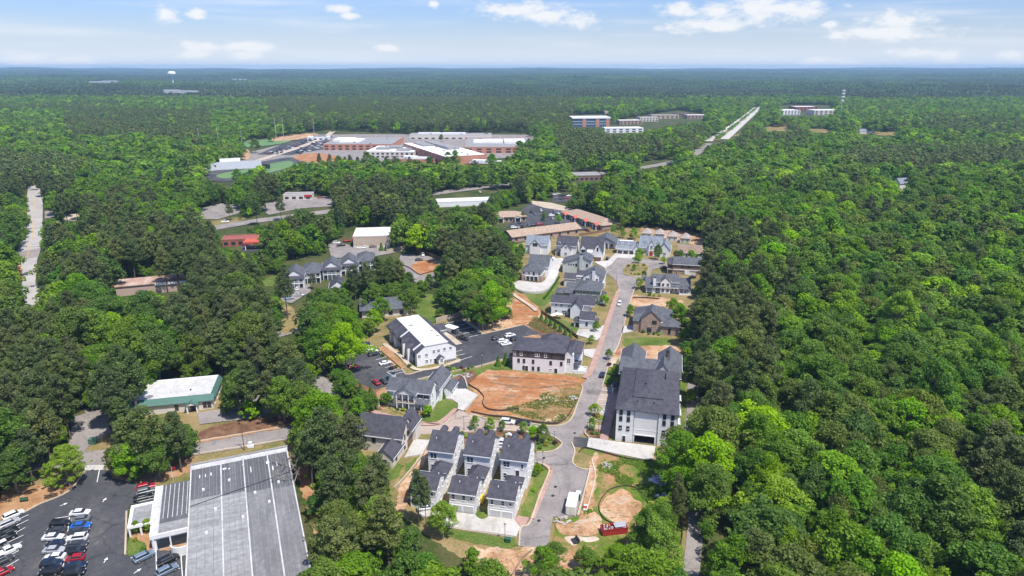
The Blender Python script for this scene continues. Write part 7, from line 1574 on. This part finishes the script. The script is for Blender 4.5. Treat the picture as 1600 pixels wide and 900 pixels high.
rub = MB(); rq = random.Random(8)
for i in range(26): x, y = rq.uniform(.3, 5.8), rq.uniform(.3, 2.0); rub.box(x, x+rq.uniform(.2,.7), y, y+rq.uniform(.2,.5), 1.0, 1.3+rq.random()*.5)
tag(rub.build('rubble', 'gravel_white', e)); MB().box(3.2, 6.0, .3, 2.0, 1.85, 1.95).box(3.6, 6.2, .8, 2.2, 1.96, 2.04).build('sheet', 'steel_sheet' if 'steel_sheet' in MATS else 'galvanised', e)
def heap(px, py, n, r, mats, label, name='rubble_heap', s0=.3, s1=1.3):
    e = at(name, label, 'rubble', px, py)
    for k, mt in enumerate(mats):
        m = MB()
        for i in range(n):
            a, q = rq.uniform(0, 6.28), rq.random() ** .7 * r; s_ = rq.uniform(s0, s1); x, y = q*math.cos(a), q*math.sin(a); hh = rq.uniform(.15, .6) * (1.4 - q/r)
            c = [(x + s_*math.cos(t)*rq.uniform(.4,.8), y + s_*math.sin(t)*rq.uniform(.4,.8)) for t in [j*1.257 + a for j in range(5)]]
            m.prism(c, 0, hh, 'z')
        m.build('slab' if k == 0 else 'stone', mt, e)
heap(1028, 752, 16, 2.6, ('grey_metal', 'galvanised'), 'heap of grey slabs and sheets on the weedy lot near the wood')
heap(1035, 777, 8, 2.6, ('gravel_white', 'white_paint'), 'pale broken slabs below the grey heap on the weedy lot', s1=.8)
heap(948, 728, 12, 1.7, ('gravel_white', 'stone'), 'white rubble heap at the top of the weedy lot', s1=.7)
heap(878, 814, 12, 2.2, ('gravel_white', 'stone'), 'pale stones at the foot of the cream container', s1=.7)
heap(896, 623, 10, 1.8, ('gravel_white', 'stone'), 'pale slabs at the street edge of the clay lot', s1=.8)
heap(819, 577, 7, 1.5, ('stone', 'stone'), 'grey rocks under the brown-topped building', s1=.5); heap(730, 588, 12, 2.5, ('gravel_white', 'stone'), 'pale boulders beside the clay lot corner', s1=.8)
e = at('pallet_stack', 'red and white pallet bundle beside the container', 'pallet', 911, 799, -13); MB().box(0, 1.0, 0, 2.2, .05, .5).build('bundle', 'white_paint', e); MB().box(.1, .9, .3, 1.2, .502, .8).build('load', 'red_steel', e)
e = at('wheel_loader_bucket', 'black bucket attachment lying on the clay ground', 'bucket', 897, 852, 20); MB().prism([(0,0),(1.4,0),(1.6,.9),(1.3,1.0),(1.1,.3),(0,.2)], 0, 2.0, 'y').build('shell', 'dark_metal', e)
# fences
def fence(name, label, pts, h, mat, th=.06, post=None, closed=False, smooth=True, z0=0.0, cat='fence', step=2.4):
    q = smooth_open(pts, 6) if smooth else pts
    w = [G(*p) for p in q]; base = w[0].copy()
    e = empty(name, label, cat, base)
    L, R = ribbon_pts(w, th/2); mb = MB(); vs = []
    for l, r in zip(L, R): vs += [(l.x-base.x, l.y-base.y, z0), (r.x-base.x, r.y-base.y, z0), (r.x-base.x, r.y-base.y, z0+h), (l.x-base.x, l.y-base.y, z0+h)]
    n = len(w); fs = []
    for i in range(n-1): a, b = 4*i, 4*i+4; fs += [(a+3,a+2,b+2,b+3),(a+2,a+1,b+1,b+2),(a,a+3,b+3,b)]
    mb.add(vs, fs + [(0,1,2,3), (4*n-1,4*n-2,4*n-3,4*n-4)]); mb.build('panel' if name != 'silt_fence' else 'fabric', mat, e)
    if post:
        pm = MB().box(-.05, .05, -.05, .05, z0, z0+h+.15).mesh('post', post); acc = 0; last = w[0]
        for p in w[1:]:
            acc += (p - last).length; last = p
            if acc > step: acc = 0; link('post', pm, e, p - base)
    return e
fence('silt_fence', 'black silt fence winding inside the orange clay lot', [(732,602),(738,606),(748,612),(756,622),(754,630),(758,638),(768,642),(785,643),(811,640)], .8, 'silt_fabric', post='wood')
fence('silt_fence', 'black silt fence along the street edge of the clay lot', [(736,645),(760,650),(778,652),(800,654),(824,659),(856,663),(876,661),(888,650),(897,635)], .8, 'silt_fabric', post='wood')
fence('silt_fence', 'black silt fence ringing the dirt mound on the weedy lot', [(1011,799),(1013,790),(1004,773),(990,763),(972,761),(952,767),(939,782),(936,797),(944,812),(960,820),(978,820)], .6, 'silt_fabric', post='wood')
fence('silt_fence', 'black silt fence along the concrete drive below the apartment block', [(905,708),(910,702),(920,702),(956,712),(985,719),(1018,722)], .7, 'silt_fabric', post='wood')
fence('silt_fence', 'looped silt fence at the wood edge by the path', [(1030,828),(1038,842),(1048,856),(1060,856),(1066,840),(1064,812)], .8, 'silt_fabric', post='wood')
fence('silt_fence', 'silt fence at the bottom right of the clay ground', [(1010,880),(1030,878),(1050,870),(1055,862)], .8, 'silt_fabric', post='wood')
fence('silt_fence', 'silt fence round the construction pad near the porch houses', [(622,412),(640,420),(655,430),(665,428),(686,423)], .9, 'silt_fabric', post='wood')
fence('silt_fence', 'silt fence between the tan brick house and the long white house', [(989,466),(1005,466),(1030,468)], .8, 'silt_fabric', post='wood')
fence('wooden_fence', 'brown wooden fence above the planted slope', [(845,489),(862,500),(880,512),(903,530)], 1.7, 'wood', .12, 'wood', smooth=False)
fence('wooden_fence', 'dark wooden fence along the construction lot edge', [(652,393),(672,400),(696,410)], 2.0, 'wood', .12, 'wood', smooth=False)
fence('retaining_wall', 'tan retaining wall behind the office car park', [(681,505),(722,494),(724,500)], 2.4, 'concrete_tan', .4, None, smooth=False, cat='wall'); fence('retaining_wall', 'tan kerb wall running down the office car park edge', [(724,500),(740,511),(753,522)], .9, 'concrete_tan', .4, None, smooth=False, cat='wall')
fence('retaining_wall', 'low pale wall of the curved terrace', [(803,445),(808,454),(822,459),(850,457),(869,440)], .9, 'concrete', .35, None, cat='wall'); fence('retaining_wall', 'tan block wall at the edge of the clay path', [(662,711),(650,727),(634,747),(616,766)], 1.0, 'concrete_tan', .4, None, cat='wall')
fence('retaining_wall', 'curved pale wall beside the porch house drive', [(707,590),(718,588),(726,594),(730,606)], .8, 'concrete', .3, None, cat='wall'); fence('retaining_wall', 'curved pale wall at the left of the porch house lawn', [(610,613),(600,618),(594,626),(592,638)], .7, 'concrete', .3, None, cat='wall')
fence('retaining_wall', 'tan wall bordering the clay lot beside the porch house drive', [(727,644),(738,630),(748,618)], .8, 'concrete_tan', .3, None, cat='wall'); fence('retaining_wall', 'orange block wall above the construction lot', [(605,395),(628,390),(650,385)], 2.2, 'concrete_tan', .4, None, cat='wall')
fence('hedge_fence', 'dark clipped hedge along the curved terrace lawn', [(850,468),(860,455),(874,434)], 1.2, 'leaf_dark', .7, None, cat='hedge'); fence('iron_fence', 'dark railing left of the porch house', [(592,628),(598,631),(606,632)], 1.1, 'dark_metal', .05, 'dark_metal', cat='fence', step=.8)
fence('boundary_fence', 'dark fence behind the long brown office range', [(905,369),(930,365),(952,361)], 1.8, 'wood', .1, 'wood', smooth=False)
# lamp posts and poles
def lamp(px, py, label, h=4.2, grp='street lamps'):
    e = at('street_lamp', label, 'street lamp', px, py, 0, grp)
    MB().tube((0,0,0),(0,0,.5),.16,.12,8).tube((0,0,.5),(0,0,h),.07,.05,8).build('pole', 'dark_metal', e); MB().tube((0,0,h),(0,0,h+.5),.14,.22,8).build('lantern', 'lamp_lens', e); MB().tube((0,0,h+.5),(0,0,h+.7),.26,.04,8).build('cap', 'dark_metal', e)
for px, py, l in ((789,845,'black street lamp on the lawn before the apron'),(848,729,'black street lamp at the corner by the deck townhouse'),(725,672,'black street lamp at the left end of the planting bed'),(866,697,'black street lamp on the tip of the planting bed'),(963,442,'black street lamp where the roundabout meets the street'),(935,678,'black street lamp on the lower parking island'),(753,572,'grey lamp post at the lower edge of the office car park'),(767,516,'grey lamp post at the upper edge of the office car park')): lamp(px, py, l)
def pole(px, py, h, label, r=.15, m='wood', arms=True):
    e = at('utility_pole', label, 'pole', px, py); MB().tube((0,0,0),(0,0,h),r,r*.7,7).build('pole', m, e)
    if arms: MB().box(-1.2, 1.2, -.06, .06, h-1.0, h-.85).build('crossarm', m, e)
pole(382,704,9,'wooden pole beside the road above the flat store'); pole(604,393,12,'tall pole before the beige shop',.15,'galvanised',False)
for i, (px, py, h) in enumerate(((313,232,28),(343,236,32),(379,232,24),(432,218,34),(444,222,36),(491,210,26))): pole(px, py, h, ['leftmost floodlight pole behind the ball field', 'tall floodlight pole rising from the ball field turf', 'shorter floodlight pole right of the ball field', 'floodlight pole left of a near-identical pair by the car park', 'floodlight pole right in the pair by the school car park', 'rightmost floodlight pole at the end of the far infield'][i], .4, 'galvanised', True)
pole(1306,262,16,'thin white pole rising from the right-hand wood',.3,'galvanised',False); pole(1242,213,20,'white steeple-like pole at the dry field edge',.6,'white_paint',False)
# small yard things
for i, (x, y) in enumerate(((683,790),(745,798),(734,730.5),(796,744))):
    e = at('air_conditioner', ['grey air-conditioner in the gap beside the first townhouse garage', 'grey air-conditioner in the gap beside the middle townhouse garage', 'white air-conditioner in the courtyard of the middle townhouse', 'white air-conditioner in the courtyard of the deck townhouse'][i], 'air conditioner', x, y, -12, 'air conditioners'); MB().box(-.5, .5, -.5, .5, .1, 1.0).build('case', 'grey_metal', e); lathe([(.36,1.002),(.36,1.06),(.05,1.06)], 12).build('fan_grille', 'dark_metal', e)
e = at('play_box', 'yellow plastic playhouse between the middle and deck townhouses', 'playhouse', 752, 785, -12); MB().box(-.6, .6, -.8, .8, 0, 1.3).build('wall', 'yellow_plastic', e); MB().prism([(-.8,1.3),(.8,1.3),(0,1.8)], -.9, .9, 'y').build('roof', 'yellow_plastic', e)
e = at('utility_box', 'dark green utility box on the lawn by the street lamp', 'utility box', 794, 847, -10); MB().box(-.6, .6, -.5, .5, 0, .9).build('case', 'green_plastic', e); MB().box(-.64, .64, -.54, .54, .902, .98).build('lid', 'green_plastic', e)
e = at('transformer_box', 'pale green transformer box by the side drive at far left', 'utility box', 146, 693, 5); MB().box(-1, 1, -.8, .8, 0, 1.5).build('case', 'green_metal', e); MB().box(-1.05, 1.05, -.85, .85, 1.502, 1.6).build('lid', 'green_metal', e)
e = at('bench', 'dark green bench on the straw beside the lower-left car park', 'bench', 38, 784, 15); MB().box(-1.0, 1.0, -.25, .25, .42, .5).build('seat', 'green_plastic', e); MB().box(-1.0, 1.0, .2, .28, .55, 1.0).build('backrest', 'green_plastic', e)
for s_ in (-.8, .8): MB().box(s_-.05, s_+.05, -.22, .27, 0, .418).build('leg', 'dark_metal', e)
e = at('monument_sign', 'small white monument on the grass above the flat store roof', 'monument', 392, 700, 10); MB().box(-.9, .9, -.4, .4, 0, .8).build('base', 'white_paint', e); MB().box(-.5, .5, -.3, .3, .802, 1.9).build('stone', 'white_paint', e)
e = at('flag_pole', 'small flagpole at the corner of the flat store wing', 'flagpole', 271, 752, 0); MB().tube((0,0,0),(0,0,4.5),.05,.04,6).build('pole', 'white_paint', e); MB().box(.05, 1.1, -.02, .02, 3.6, 4.4).build('flag', 'red_steel', e)
e = at('storage_shed', 'small white shed with white canopy in the office back yard', 'shed', 697, 519, -40); MB().box(0, 3, 0, 2.6, 0, 2.4).build('wall', 'white_siding', e); MB().box(-1, 5, -.5, 3.0, 2.402, 2.6).build('roof', 'white_paint', e)
e = at('blue_sign', 'blue disabled-parking sign on the lower parking island', 'sign', 921, 668, 0); MB().tube((0,0,0),(0,0,1.6),.04,.04,6).build('post', 'galvanised', e); MB().box(-.3, .3, -.03, .03, 1.601, 2.2).build('panel', 'blue_plastic', e)
e = at('garden_arch', 'white garden arch at the brick walk between townhouses', 'arch', 795, 690, -12); 
for s_ in (-.8, .8): MB().box(s_-.1, s_+.1, -.3, .3, 0, 2.2).build('post', 'white_paint', e)
MB().prism([(-1,2.2),(1,2.2),(0,2.9)], -.4, .4, 'y').build('pediment', 'white_paint', e)
for i, (px, py) in enumerate(((895,498),(900,499),(889,500))): 
    e = at('garden_umbrella', ['white parasol on the patio of the white house', 'second pale parasol on the white house patio', 'pale parasol at the patio edge of the white house'][i], 'parasol', px - 25, py - 1, 0, 'patio parasols'); MB().tube((0,0,0),(0,0,2.2),.04,.04,6).build('pole', 'dark_metal', e); lathe([(1.4,2.0),(.05,2.7)], 8).build('canopy', 'cream_paint', e)
for i, (px, py) in enumerate(((850,717),(868,762),(864,776),(842,815),(898,678),(836,795))):
    p = G(px, py); m = lathe([(.42, 0), (.42, .02), (.01, .02)], 14); o = m.build('manhole_cover', 'dark_metal', None, (p.x, p.y, LAYER[0] + .008)); tag(o, 'dark round manhole cover, number %d along the street surface from the intersection' % (i+1), 'manhole cover', 'manhole covers')
for i, (px, py) in enumerate(((806,759.5),(809,757))): pass
for i, (px, py, l) in enumerate(((792,733,'white chair on the deck of the deck townhouse, left'),(796,732,'white chair on the deck of the deck townhouse, right'))):
    p = G(px + 6, py - 2, 3.3); e = empty('deck_chair', l, 'chair', (p.x, p.y, 3.28), -.2, 'deck chairs'); MB().box(-.3, .3, -.6, .4, .3, .4).build('seat', 'white_paint', e); MB().prism([(.4,.3),(.5,.3),(.8,1.0),(.7,1.0)], -.3, .3, 'x').build('backrest', 'white_paint', e)
    for sx in (-.27, .27): MB().box(sx-.03, sx+.03, -.55, .35, 0, .298).build('leg', 'white_paint', e)
# far pond
p = G(158, 161); zt = float(terrain(p.x, p.y)); m = MB(); m.box(-420, 300, -60, 60, 0, 1); o = m.build('pond', 'pond_water', None, (p.x, p.y, zt + 9)); tag(o, kind='structure')
def scatter_ground(name, label, polys, n, kind, mats, seed):
    rs = np.random.default_rng(seed); C = []
    for poly in polys:
        P = np.array(poly, float); k = 0
        while k < n:
            q = rs.uniform(P.min(0), P.max(0), (400, 2)); q = q[inside(q[:, 0], q[:, 1], P)]
            for px, py in q:
                g = G(px, py)
                if kind == 'weed' and vnoise(np.array([g.x]), np.array([g.y]), 4.0, seed)[0] < .05: continue
                C.append((g.x, g.y, .28)); k += 1
                if k >= n: break
    C = np.array(C)
    if kind == 'weed':
        V, T = leaf_cloud(C, rs.uniform(.12, .34, len(C)), 8, .28, .8, rs); me = quad_mesh(name, V, T, mats)
    else:
        mb = MB()
        for x, y, z in C: s_ = rs.uniform(.05, .17); mb.prism([(x + s_*math.cos(t)*rs.uniform(.6,1), y + s_*math.sin(t)*rs.uniform(.6,1)) for t in (0, 1.3, 2.5, 3.8, 5.0)], .1, z + s_*.7, 'z')
        me = mb.mesh(name, mats)
    tag(link(name, me), label, 'weeds' if kind == 'weed' else 'stones', kind='stuff')
LOT1 = [(782,640),(811,634),(842,624),(846,615),(884,606),(907,602),(908,614),(896,642),(878,659),(856,661),(824,653)]; LOT2 = [(918,706),(1019,722),(1042,724),(1058,737),(1066,802),(1050,850),(1015,800),(999,770),(976,760),(950,771),(930,800),(912,806),(930,716)]; LOT3 = [(735,604),(762,580),(842,586),(905,592),(900,602),(846,614),(800,634),(770,640),(756,622)]
scatter_ground('weeds', 'green weeds sprouting over the lower right lot', [LOT2], 2400, 'weed', 'leaf_mid', 41)
scatter_ground('weeds', 'olive weeds and dry tufts on the near half of the clay lot', [LOT1], 900, 'weed', 'leaf_olive', 42)
scatter_ground('stones', 'pale stones and clods strewn over the bare lots', [LOT1, LOT3, LOT2, [(760,862),(860,858),(900,852),(980,850),(1000,880),(780,895)]], 150, 'stone', 'clod', 43)
# ------------------------------------------------------------------ haze
def haze(density):
    m = bpy.data.materials.new('haze_air'); m.use_nodes = True; nt = m.node_tree; nt.nodes.clear()
    out = nt.nodes.new('ShaderNodeOutputMaterial'); pv = nt.nodes.new('ShaderNodeVolumePrincipled')
    pv.inputs['Density'].default_value = density; pv.inputs['Color'].default_value = (.46, .72, 1.0, 1); pv.inputs['Anisotropy'].default_value = 0.0
    nt.links.new(pv.outputs[0], out.inputs['Volume'])
    mb = MB(); mb.box(-15800, 15800, -1800, 16800, -45, 150); me = mb.mesh('haze', 'bark'); me.materials.clear(); me.materials.append(m)
    tag(link('haze', me), 'thin blue air fading the far woods', 'haze', kind='stuff')
haze(8e-5)
